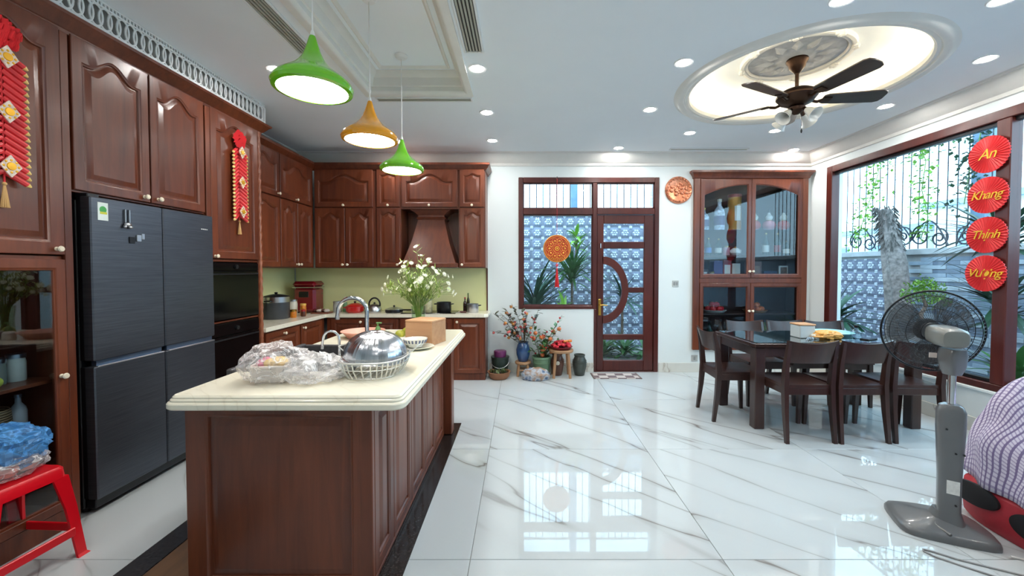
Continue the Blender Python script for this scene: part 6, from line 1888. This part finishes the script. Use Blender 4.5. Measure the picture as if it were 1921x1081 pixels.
def throwsurf(u, v):
    # u round the outline from the left face over to the right, v from the far end to the near end
    y_ = 2.36 - 1.43 * v
    hump = math.exp(-((y_ - 2.22) / 0.20) ** 2)
    hump2 = math.exp(-((y_ - 1.70) / 0.26) ** 2)
    hh = 0.42 + 0.42 * hump * (1 - 0.0 * u) + 0.10 * hump2
    a = PI * (0.5 + 0.5 * (1 - 2 * min(u * 2, 1.0)) * 1.0)
    s = min(1.0, u / 0.45)
    ang = PI * (1 - 0.5 * s)
    rad = 0.50 + 0.02 * hump2
    px = 2.96 + rad * math.cos(ang) if u < 0.45 else 2.96 + 0.68 * (u - 0.45) / 0.55
    pz = 0.22 + (hh - 0.22) * math.sin(ang) ** 0.8 if u < 0.45 else hh - 0.05 * ((u - 0.45) / 0.55) ** 2
    end = max(0.0, (0.16 - v) / 0.16)
    pz = 0.24 + (pz - 0.24) * (1 - end ** 3 * 0.9)
    px += 0.16 * end ** 1.5 * (1 - s) + 0.02 * MN.noise(Vector((px * 4, y_ * 5, 1)))
    px -= 0.05 * hump2 * math.sin(ang) if u < 0.45 else 0
    fold = 0.022 * math.sin(y_ * 26 + px * 9 + 3 * MN.noise(Vector((px * 3, y_ * 3, 0)))) + 0.03 * MN.noise(Vector((px * 6, y_ * 6, pz * 6)))
    return Vector((px + (-fold * (1 - s) if u < 0.45 else 0), y_ + 0.4 * fold, max(0.205, pz + fold * s)))
nu, nv = 70, 80
th = MB().grid(throwsurf, nu, nv)
to_ = single('throw_blanket', th, PL.m, 'purple and white checked throw draped over the red sofa', 'blanket', loc=(3.0, 1.7, 0.25), angle=60)
uv = to_.data.uv_layers.new(name='UVMap')
for lp_ in to_.data.loops:
    i = lp_.vertex_index
    uv.data[lp_.index].uv = ((i % (nu + 1)) / nu, (i // (nu + 1)) / nv)
sm_ = to_.modifiers.new('thickness', 'SOLIDIFY')
sm_.thickness = 0.012

# ---------------------------------------------------------------- red stool with bag
t = thing('plastic_stool', 'red plastic stool at the lower left corner', 'stool', (-2.30, 1.765, 0), R(-3))
hx, hy, hz = 0.135, 0.145, 0.452
def rrr(h1, h2, z, r_=0.03):
    pts = []
    for cx_, cy_, a0 in ((-h1 + r_, -h2 + r_, 180), (h1 - r_, -h2 + r_, 270), (h1 - r_, h2 - r_, 0), (-h1 + r_, h2 - r_, 90)):
        for j in range(5):
            a = R(a0 + 22.5 * j)
            pts.append((cx_ + r_ * math.cos(a), cy_ + r_ * math.sin(a), z))
    return pts
obj('seat', MB().loft([rrr(hx + 0.004, hy + 0.004, hz - 0.055), rrr(hx, hy, hz - 0.01), rrr(hx - 0.008, hy - 0.008, hz), rrr(hx - 0.03, hy - 0.03, hz - 0.003)]), REDPL, t, L=True)
for sx in (-1, 1):
    for sy in (-1, 1):
        lg_ = MB()
        def lsec(px, py, a, b, z):
            return [(sx * (px - a), sy * (py - 0.0), z), (sx * px, sy * py, z), (sx * px, sy * (py - b), z), (sx * (px - 0.012), sy * (py - b), z), (sx * (px - 0.012), sy * (py - 0.012), z), (sx * (px - a), sy * (py - 0.012), z)]
        lg_.loft([lsec(hx + 0.003, hy + 0.003, 0.055, 0.06, hz - 0.05), lsec(hx + 0.02, hy + 0.02, 0.042, 0.045, 0.25), lsec(hx + 0.04, hy + 0.04, 0.036, 0.038, 0.012), lsec(hx + 0.05, hy + 0.05, 0.05, 0.052, 0.0)])
        obj('leg', lg_, REDPL, t, L=True)
for sx in (-1, 1):
    obj('stretcher', MB().box(sx * (hx + 0.03) - 0.006, sx * (hx + 0.03) + 0.006, -hy, hy, 0.11, 0.15, 0.003), REDPL, t, L=True)
    obj('stretcher', MB().box(-hx, hx, sx * (hy + 0.03) - 0.006, sx * (hy + 0.03) + 0.006, 0.11, 0.15, 0.003), REDPL, t, L=True)
bg = thing('shopping_bag', 'blue and clear plastic bag of food on the red stool', 'plastic bag', (-2.315, 1.79, hz - 0.002))
obj('blue_film', MB().blob((-0.03, 0.02, 0.115), 0.13, 0.125, 0.09, 0.26, 2.4, 3, 40, flat=0.03), BLUEBAG, bg, L=True, angle=20)
obj('clear_film', MB().blob((0.0, 0.0, 0.055), 0.125, 0.12, 0.06, 0.22, 2.5, 8, 36, flat=0.004), CLEARBAG, bg, L=True, angle=20)
fdm = pm('pink_meat', S(214, 138, 124), 0.45, var=0.25, scale=20)
for k, (a, b) in enumerate(((-0.05, -0.04), (0.04, -0.03), (0.03, 0.05), (-0.05, 0.05))):
    obj('wrapped_food', MB().blob((a, b, 0.04), 0.045, 0.04, 0.034, 0.15, 2, k, 14, flat=0.008), fdm, bg, L=True)
obj('bag_handle', MB().tube([(-0.10, 0.03, 0.17), (-0.06, 0.05, 0.215), (0.0, 0.05, 0.21), (0.03, 0.03, 0.175)], 0.010, 8), BLUEBAG, bg, L=True)

# things inside the glazed larder cabinet
SHX = -2.62
for lb, y_, z_, r_, h_, m_ in (('dark spice jar on the upper larder shelf at the left edge', 1.93, 0.80, 0.035, 0.10, pm('spice_dark', S(70, 60, 48), 0.3)), ('glass spice jar on the upper larder shelf, second from the door edge', 2.01, 0.80, 0.033, 0.11, pm('spice_grey', S(120, 122, 112), 0.3)), ('cream jar on the upper larder shelf nearest the door edge', 2.09, 0.80, 0.036, 0.12, CREAM)):
    jar(lb, SHX, y_, r_, h_, m_, STEEL, z=z_)
t = thing('lemon', 'yellow-green fruit lying behind the larder glass in front of the spice jars', 'fruit', (-2.55, 1.95, 0.800))
obj('flesh', MB().lathe([(0, -0.034), (0.012, -0.03), (0.024, -0.014), (0.028, 0), (0.024, 0.014), (0.012, 0.03), (0, 0.034)], 16, M=at((0, 0, 0.028), 0.6, R(85))), pm('lime_skin', S(182, 186, 76), 0.4), t, L=True)
t = thing('wicker_basket', 'brown woven basket on the lower larder shelf behind the blue bag', 'basket', (-2.66, 1.99, 0.522))
wk = NT('woven_straw')
wv = wk.n('ShaderNodeTexWave', Scale=26.0, Distortion=1.0, bands_direction='Z')
wk.l(wk.coords(), wv.inputs['Vector'])
wk.l(wk.ramp(wv.outputs['Fac'], [(0.2, S(92, 74, 52)), (0.8, S(170, 142, 104))]), wk.b.inputs['Base Color'])
wk.bump(wv.outputs['Fac'], 0.8, 0.006)
obj('body', MB().lathe([(0, 0), (0.075, 0), (0.09, 0.05), (0.085, 0.14), (0.08, 0.15), (0.076, 0.14), (0.08, 0.05), (0, 0.01)], 28), wk.m, t, L=True)
bottle('white bottle on the lower larder shelf right of the woven basket', -2.64, 2.11, 0.032, 0.2, WHITEPL, STEEL, z=0.522)
t = thing('onion', 'pale round onion on the lower larder shelf left of the woven basket', 'vegetable', (-2.58, 1.86, 0.522))
obj('bulb', MB().lathe([(0, 0), (0.02, 0.002), (0.042, 0.03), (0.04, 0.055), (0.012, 0.075), (0.006, 0.09), (0, 0.09)], 20), pm('onion_skin', S(222, 206, 160), 0.4, var=0.1), t, L=True)

# ---------------------------------------------------------------- red lucky fans on the window mullion
RFAN = pm('lucky_red_paper', S(222, 40, 44), 0.5, var=0.05)
for txt, z, lb in (('An', 2.315, 'topmost red round paper fan on the window mullion, reading An'), ('Khang', 1.985, 'second red round paper fan from the top, reading Khang'),
                   ('Thịnh', 1.66, 'third red round paper fan from the top, reading Thịnh'), ('Vượng', 1.345, 'lowest red round paper fan on the mullion, reading Vượng')):
    t = thing('paper_fan', lb, 'wall ornament', (XR - 0.03, 3.33, z), group='red round paper fans on the window mullion')
    Mx = xf((0, 0, 0), (0, -1, 0), (0, 0, 1), (-1, 0, 0))
    q = MB(Mx)
    nn = 72
    o_, i_ = [], []
    for k in range(nn):
        a = 2 * PI * k / nn
        o_.append((0.148 * math.cos(a), 0.148 * math.sin(a), 0.012 * (k % 2)))
        i_.append((0.03 * math.cos(a), 0.03 * math.sin(a), 0.016))
    q.loft([[(a * 1.0, b * 1.0, c - 0.006) for a, b, c in o_], o_, i_])
    obj('pleated_disc', q, RFAN, t, L=True, angle=12)
    obj('lettering', text_mb(txt, 0.098 if len(txt) > 2 else 0.115, 0.0015, Mx @ Matrix.Translation((0, 0, 0.018)), 0.35, 0.9), YEL, t, L=True, angle=0)
# ---------------------------------------------------------------- the garden outside
struct('ground', MB().box(-8, 14, YB + 0.36, 16, -0.16, -0.06).box(4.05, 14, -8, YB + 0.36, -0.16, -0.06), pm('garden_paving', S(150, 148, 142), 0.8, var=0.15))
GWY, GWX = 7.4, 5.6
WTILE = pm('grey_relief_tile', S(128, 130, 148), 0.45, var=0.12, scale=12)
WFLOW = pm('pale_relief_flower', S(206, 208, 220), 0.45, var=0.1)
rel = MB().box(-0.0985, 0.0985, -0.0985, 0.0985, -0.012, 0.0, 0.002)
for k in range(4):
    a = PI / 4 + k * PI / 2
    rel.ball((0.056 * math.cos(a), 0.056 * math.sin(a), 0.0), 0.038, rz=0.012, n=8)
rel.c = 1
for k in range(6):
    a = k * PI / 3
    rel.ball((0.042 * math.cos(a), 0.042 * math.sin(a), 0.004), 0.025, rz=0.015, n=6)
rel.ball((0, 0, 0.008), 0.018, rz=0.016, n=6)
for sx in (-1, 1):
    for sy in (-1, 1):
        rel.ball((0.088 * sx, 0.088 * sy, 0.0), 0.018, rz=0.014, n=6)
relm = mesh_of('relief_tile', rel, [WTILE, WFLOW], angle=60)
t = link(bpy.data.objects.new('wall_garden_back', None))
t['kind'] = 'structure'
obj('wall_core', MB().box(-3.0, GWX + 0.2, GWY, GWY + 0.2, -0.1, 2.30), pm('garden_render', S(170, 168, 168), 0.8), t)
for i in range(19):
    for j in range(12):
        piece('relief_tile', relm, t, Matrix.Translation((-0.7 + 0.2 * i, GWY - 0.002, -0.06 + 0.1 + 0.2 * j)) @ Matrix.Rotation(PI / 2, 4, 'X'))
obj('coping', MB().box(-3.0, GWX + 0.2, GWY - 0.03, GWY + 0.23, 2.34, 2.38, 0.006), pm('coping_stone', S(186, 184, 186), 0.7, var=0.1), t)
t = link(bpy.data.objects.new('wall_garden_right', None))
t['kind'] = 'structure'
obj('wall_core', MB().box(GWX, GWX + 0.2, -3.0, GWY, -0.1, 1.58), pm('garden_render', S(170, 168, 168), 0.8), t)
for i in range(7):
    for j in range(8):
        piece('relief_tile', relm, t, Matrix.Translation((GWX - 0.002, 7.28 - 0.2 * i, 0.04 + 0.2 * j)) @ xf((0, 0, 0), (0, -1, 0), (0, 0, 1), (-1, 0, 0)))
SLA = [pm('blue_grey_slate_%d' % k, c, 0.55, var=0.12) for k, c in enumerate((S(136, 150, 168), S(158, 170, 186), S(118, 130, 148), S(176, 184, 194)))]
SLM = [mesh_of('stone_strip', MB().box(-0.012 - d, 0.0, -0.168, 0.168, -0.0265, 0.0265, 0.003), SLA[k]) for k, d in enumerate((0.0, 0.010, 0.004, 0.014))]
rnd = random.Random(6)
for j in range(28):
    for i in range(8):
        y_ = 5.66 - 0.34 * i - 0.17 * (j % 2)
        piece('stone_strip', rnd.choice(SLM), t, Matrix.Translation((GWX - 0.001, y_, 0.03 + 0.055 * j)))
obj('stone_facing', MB().box(GWX - 0.008, GWX, -3.0, 2.9, -0.06, 1.58), SLA[0], t)
obj('coping', MB().box(GWX - 0.05, GWX + 0.25, -3.0, GWY, 1.58, 1.665, 0.008), pm('coping_stone', S(186, 184, 186), 0.7, var=0.1), t)
# iron railings
IRON = pm('dark_iron', S(58, 60, 70), 0.5, 0.4)
def spiral(cx_, cz_, r0, turns, sg, n_=40):
    return [(0, cx_ + sg * r0 * (1 - 0.8 * k / n_) * math.cos(2 * PI * turns * k / n_ + PI / 2), cz_ + r0 * (1 - 0.8 * k / n_) * math.sin(2 * PI * turns * k / n_ + PI / 2)) for k in range(n_ + 1)]
t = thing('iron_railing', 'dark iron railing with scrolls on the garden wall outside the big window', 'railing', (GWX + 0.1, 4.5, 1.665))
barm = mesh_of('bar', MB().cyl((0, 0, 0), (0, 0, 1.75), 0.007, n=6), IRON)
y_ = 1.6
while y_ < 7.35:
    piece('bar', barm, t, Matrix.Translation((GWX + 0.1, y_, 1.665)))
    y_ += 0.128
for z_ in (3.38,):
    obj('rail', MB().box(GWX + 0.09, GWX + 0.11, 1.5, 7.38, z_, z_ + 0.03), IRON, t)
for y0 in (4.2, 5.35, 6.45):
    for sg in (-1, 1):
        q = MB()
        q.tube([(GWX + 0.085 + p[0], p[1], p[2]) for p in spiral(y0 + sg * 0.17, 1.80, 0.13, 1.6, sg)], 0.011, 6)
        q.tube([(GWX + 0.085 + p[0], p[1], p[2]) for p in spiral(y0 + sg * 0.42, 1.85, 0.15, 1.4, -sg)], 0.011, 6)
        q.tube([(GWX + 0.085, y0 + sg * (0.05 + 0.5 * s), 1.70 + 0.30 * math.sin(PI * s) + 0.1 * s) for s in [k / 14 for k in range(15)]], 0.010, 6)
        obj('scroll', q, IRON, t)
t = thing('iron_railing', 'plain iron bars on the garden wall behind the back window', 'railing', (1.0, GWY + 0.1, 2.38))
x_ = -1.2
while x_ < 5.6:
    piece('bar', barm, t, Matrix.Translation((x_, GWY + 0.1, 2.38)) @ Matrix.Diagonal((1.3, 1.3, 0.75, 1)))
    x_ += 0.124
obj('rail', MB().box(-1.3, 5.6, GWY + 0.09, GWY + 0.11, 3.68, 3.71), IRON, t)
POSTM = pm('blue_grey_post', S(112, 138, 162), 0.5, 0.2)
single('railing_post', MB().box(0.92, 1.04, GWY + 0.04, GWY + 0.16, 2.38, 4.2, 0.006), POSTM, 'blue-grey square post behind the back window transom', 'post')
single('railing_post', MB().box(GWX + 0.04, GWX + 0.20, 4.95, 5.11, 1.665, 4.4, 0.006), POSTM, 'blue-grey square post outside the big window left of the paper fans', 'post')
# cut tree trunk
t = thing('tree_trunk', 'pale rough tree trunk standing against the garden wall', 'tree', (5.28, 5.60, -0.06))
rings = []
for i in range(30):
    s = i / 29
    z_ = 2.30 * s
    r0 = 0.145 - 0.02 * s + 0.03 * (1 - s) ** 3 - 0.05 * max(0, (s - 0.7) / 0.3)
    ox = 0.0
    oy = 0.30 * s * s
    rings.append([(ox + r0 * (1 + 0.16 * MN.noise(Vector((3 * math.cos(a), 3 * math.sin(a), z_ * 0.7))) + 0.08 * math.sin(7 * a + z_)) * math.cos(a), oy + r0 * (1 + 0.16 * MN.noise(Vector((3 * math.cos(a), 3 * math.sin(a), z_ * 0.7)))) * math.sin(a), z_) for a in [2 * PI * k / 24 for k in range(24)]])
obj('trunk', MB().loft(rings), pm('palm_bark', S(136, 124, 120), 0.9, var=0.45, scale=22, bump=1.0), t, L=True, angle=60)
sf = MB()
rnd = random.Random(14)
for k in range(260):
    a, z_ = rnd.random() * 6.28, rnd.uniform(1.75, 2.36)
    p = Vector((0.10 * math.cos(a), 0.30 * (z_ / 2.3) ** 2 + 0.10 * math.sin(a), z_))
    d = Vector((math.cos(a), math.sin(a), -1.2)).normalized()
    sf.tube([p, p + d * 0.09], [0.009, 0.003], 4)
obj('fibre_tuft', sf, pm('grey_fibre', S(84, 78, 74), 0.9), t, L=True, kind='stuff')
# climbing vines
def vine(lb, pts, n_, leafm, seed, spread=0.12, ls=0.055):
    t = thing('climbing_vine', lb, 'vine', pts[0])
    rnd = random.Random(seed)
    b = Vector(pts[0])
    obj('stem', MB().tube([Vector(p) - b for p in pts], 0.006, 5), STEMM, t, L=True)
    q = MB()
    for k in range(n_):
        s = rnd.random() * (len(pts) - 1)
        i = min(int(s), len(pts) - 2)
        p = Vector(pts[i]).lerp(Vector(pts[i + 1]), s - i) - b + Vector((rnd.gauss(0, spread * 0.4), rnd.gauss(0, spread), rnd.gauss(0, spread)))
        d = Vector((rnd.uniform(-1, .3), rnd.uniform(-1, 1), rnd.uniform(-1, .6))).normalized()
        sd = d.cross(Vector((0.3, 0.2, 1))).normalized()
        l_ = ls * rnd.uniform(0.7, 1.4)
        q.add([p, p + d * l_ * 0.45 + sd * l_ * 0.38, p + d * l_, p + d * l_ * 0.45 - sd * l_ * 0.38], [(0, 1, 2, 3)])
    obj('foliage', q, leafm, t, L=True, angle=0, kind='stuff')
VX_ = GWX + 0.06
vine('leafy vine hanging from the railing left of the cut trunk', [(VX_, 6.55, 3.3), (VX_, 6.45, 2.9), (VX_, 6.6, 2.5), (VX_, 6.75, 2.1), (VX_, 6.85, 1.8)], 300, LTLEAF, 1)
vine('thin leafy vine running along the top of the railing', [(VX_, 6.3, 3.1), (VX_, 5.9, 3.3), (VX_, 5.5, 3.15), (VX_, 5.2, 3.3), (VX_, 4.9, 3.2)], 380, GREENLEAF, 2, 0.12)
vine('leafy vine climbing the bars right of the cut trunk', [(VX_, 5.75, 1.8), (VX_, 5.65, 2.1), (VX_, 5.75, 2.5), (VX_, 5.7, 2.9), (VX_, 5.85, 3.2)], 260, LTLEAF, 3, 0.10)
vine('dark leafy vine round the blue-grey post', [(VX_ - 0.05, 5.15, 2.2), (VX_ - 0.05, 5.1, 2.6), (VX_ - 0.05, 5.0, 2.95), (VX_ - 0.05, 4.95, 3.3)], 260, DKLEAF, 4, 0.12)
# broad plants
def tuft(nm, lb, x_, y_, z_, n_, l_, w_, m_, seed, up=0.7, cat='plant', stem=0.0, sq=1.0):
    t = thing(nm, lb, cat, (x_, y_, z_))
    rnd = random.Random(seed)
    lms = [mesh_of('leaf', flat_leaf(l_ * s, w_, b, 6), m_, angle=60) for s, b in ((1.0, 0.5), (0.8, 0.3), (0.65, 0.75))]
    if stem:
        obj('stem', MB().cyl((0, 0, 0), (0, 0, stem), 0.025, 0.02, n=10), BARK, t, L=True)
    k = 0
    for tries in range(n_ * 60):
        if k >= n_:
            break
        a, dn = rnd.random() * 2 * PI, rnd.uniform(0.1, up + 0.5)
        zz = max(0.0, stem - rnd.random() * 0.25 * (stem > 0)) + rnd.random() * 0.12
        sc_ = rnd.choice((1.0, 1.0, 0.8))
        px_, py_ = x_ + l_ * sc_ * (math.cos(dn) + 0.7 * math.sin(dn)) * math.cos(a), y_ + l_ * sc_ * (math.cos(dn) + 0.7 * math.sin(dn)) * math.sin(a)
        if px_ > GWX - 0.12 or py_ > GWY - 0.10 or py_ < (YB + 0.45 if px_ < 4.1 else -9) or px_ < (-2 if py_ > YB + 0.45 else 4.15):
            continue
        k += 1
        piece('leaf', rnd.choice(lms), t, at((0, 0, zz), a, 0, -dn, sc_), L=True)
    return t
tuft('spiky_plant', 'spiky dark green plant behind the lower left of the back window', 0.22, 6.75, -0.06, 90, 0.95, 0.032, DKLEAF, 1, 1.0, stem=0.85)
tuft('spiky_plant', 'tall spiky plant right of the lantern behind the back window', 0.86, 6.80, -0.06, 85, 0.80, 0.026, GREENLEAF, 2, 0.8, stem=1.35)
tuft('leafy_plant', 'pale yellow-green leafy top above the tall spiky plant', 0.98, 7.15, 1.55, 30, 0.30, 0.035, LTLEAF, 3, 1.0, stem=0.35)
tuft('leafy_plant', 'bushy green plant just outside the back window sill', 0.66, 6.2, -0.06, 60, 0.34, 0.03, LTLEAF, 4, 1.0, stem=0.72)
tuft('spiky_plant', 'dark arching plant behind the upper door glass', 1.72, 6.85, -0.06, 40, 0.7, 0.022, DKLEAF, 5, 0.8, stem=1.0)
for k, x_ in enumerate((1.35, 1.7, 2.05)):
    tuft('leafy_plant', ('low green plant outside the bottom door glass at the handle side', 'low green plant outside the bottom door glass in the middle', 'low green plant outside the bottom door glass at the hinge side')[k], x_, 6.6, -0.06, 34, 0.42, 0.035, GREENLEAF, 20 + k, 0.9)
tuft('leafy_plant', 'dark green plant just outside the left end of the big window', 4.75, 6.1, -0.06, 50, 0.75, 0.05, DKLEAF, 7, 1.0, stem=0.7)
tuft('leafy_plant', 'dark feathery plant right of the paper fans outside the big window', 4.95, 4.18, -0.06, 60, 0.75, 0.03, DKLEAF, 8, 0.8, stem=1.75)
tuft('leafy_plant', 'bright green plant low at the right edge outside the big window', 4.75, 3.85, -0.06, 46, 0.5, 0.04, GREENLEAF, 9, 1.0, stem=0.35)
tuft('leafy_plant', 'dark arching plant at the right edge below the wall coping', 5.2, 4.35, -0.06, 50, 0.7, 0.03, DKLEAF, 10, 0.9, stem=1.05)
# potted bonsai on a stand outside the window
t = thing('bonsai', 'bright green bonsai in a pot on a stand, seen through the fan cage', 'bonsai', (4.6, 4.62, -0.06))
obj('stand', MB().box(-0.16, 0.16, -0.16, 0.16, 0.0, 0.70, 0.01), pm('stand_stone', S(150, 150, 152), 0.7), t, L=True)
obj('pot', MB().loft([rr(0, 0, 0.12, 0.10, 0.70), rr(0, 0, 0.18, 0.14, 0.83), rr(0, 0, 0.18, 0.14, 0.85), rr(0, 0, 0.16, 0.12, 0.85), rr(0, 0, 0.15, 0.11, 0.82)]), pm('bonsai_pot', S(128, 132, 138), 0.4), t, L=True)
obj('trunk', MB().tube([(0, 0, 0.82), (-0.03, 0, 0.92), (0.03, 0, 1.02), (-0.02, 0, 1.14)], [0.028, 0.022, 0.018, 0.012]), BARK, t, L=True)
q = MB()
rnd = random.Random(17)
for k in range(900):
    c = rnd.choice(((-0.14, 0, 1.16, 0.12), (0.08, 0.02, 1.22, 0.14), (0.20, 0, 1.08, 0.10), (-0.02, -0.02, 1.26, 0.12), (0.12, -.02, 1.10, 0.12)))
    d = Vector((rnd.gauss(0, 1), rnd.gauss(0, 1), rnd.gauss(0, 0.7))).normalized() * c[3] * rnd.random() ** 0.4
    p = Vector(c[:3]) + d
    e1 = Vector((rnd.gauss(0, 1), rnd.gauss(0, 1), rnd.gauss(0, 1))).normalized()
    e2 = e1.cross(Vector((0.2, 0.5, 1))).normalized()
    q.add([p, p + e1 * 0.016 + e2 * 0.010, p + e1 * 0.032, p + e1 * 0.016 - e2 * 0.010], [(0, 1, 2, 3)])
obj('foliage', q, LTLEAF, t, L=True, angle=0, kind='stuff')
# neighbours' houses
HW = pm('neighbour_white_wall', S(226, 230, 234), 0.8, var=0.03)
HB = pm('neighbour_blue_grey', S(150, 176, 200), 0.6, var=0.05)
PANE = pm('far_window_glass', S(120, 150, 180), 0.1)
def house(lb, x0, x1, y0, y1, h, wins, m_):
    t = thing('house', lb, 'house', ((x0 + x1) / 2, (y0 + y1) / 2, -0.06))
    obj('wall', MB().box(x0, x1, y0, y1, -0.06, h), m_, t)
    obj('roof_edge', MB().box(x0 - 0.2, x1 + 0.2, y0 - 0.2, y1 + 0.2, h, h + 0.14), HB, t)
    for (yy, zz, wy, wz) in wins:
        f_ = obj('window', MB().box(x0 - 0.04, x0 + 0.02, yy, yy + wy, zz, zz + wz, 0.01), HB, t)
        obj('pane', MB().box(x0 - 0.045, x0 - 0.04, yy + 0.06, yy + wy - 0.06, zz + 0.06, zz + wz - 0.06), PANE, f_)
house('low white neighbouring house beyond the railing, left of the trunk', 11.5, 16.0, 11.5, 17.0, 2.55, [(12.2, 1.45, 1.2, 0.7), (14.2, 1.45, 1.2, 0.7)], HW)
house('low white neighbouring house beyond the railing, right of the trunk', 11.0, 15.0, 6.0, 10.8, 3.0, [(6.8, 1.6, 1.2, 0.9), (9.0, 1.6, 1.2, 0.9)], HW)
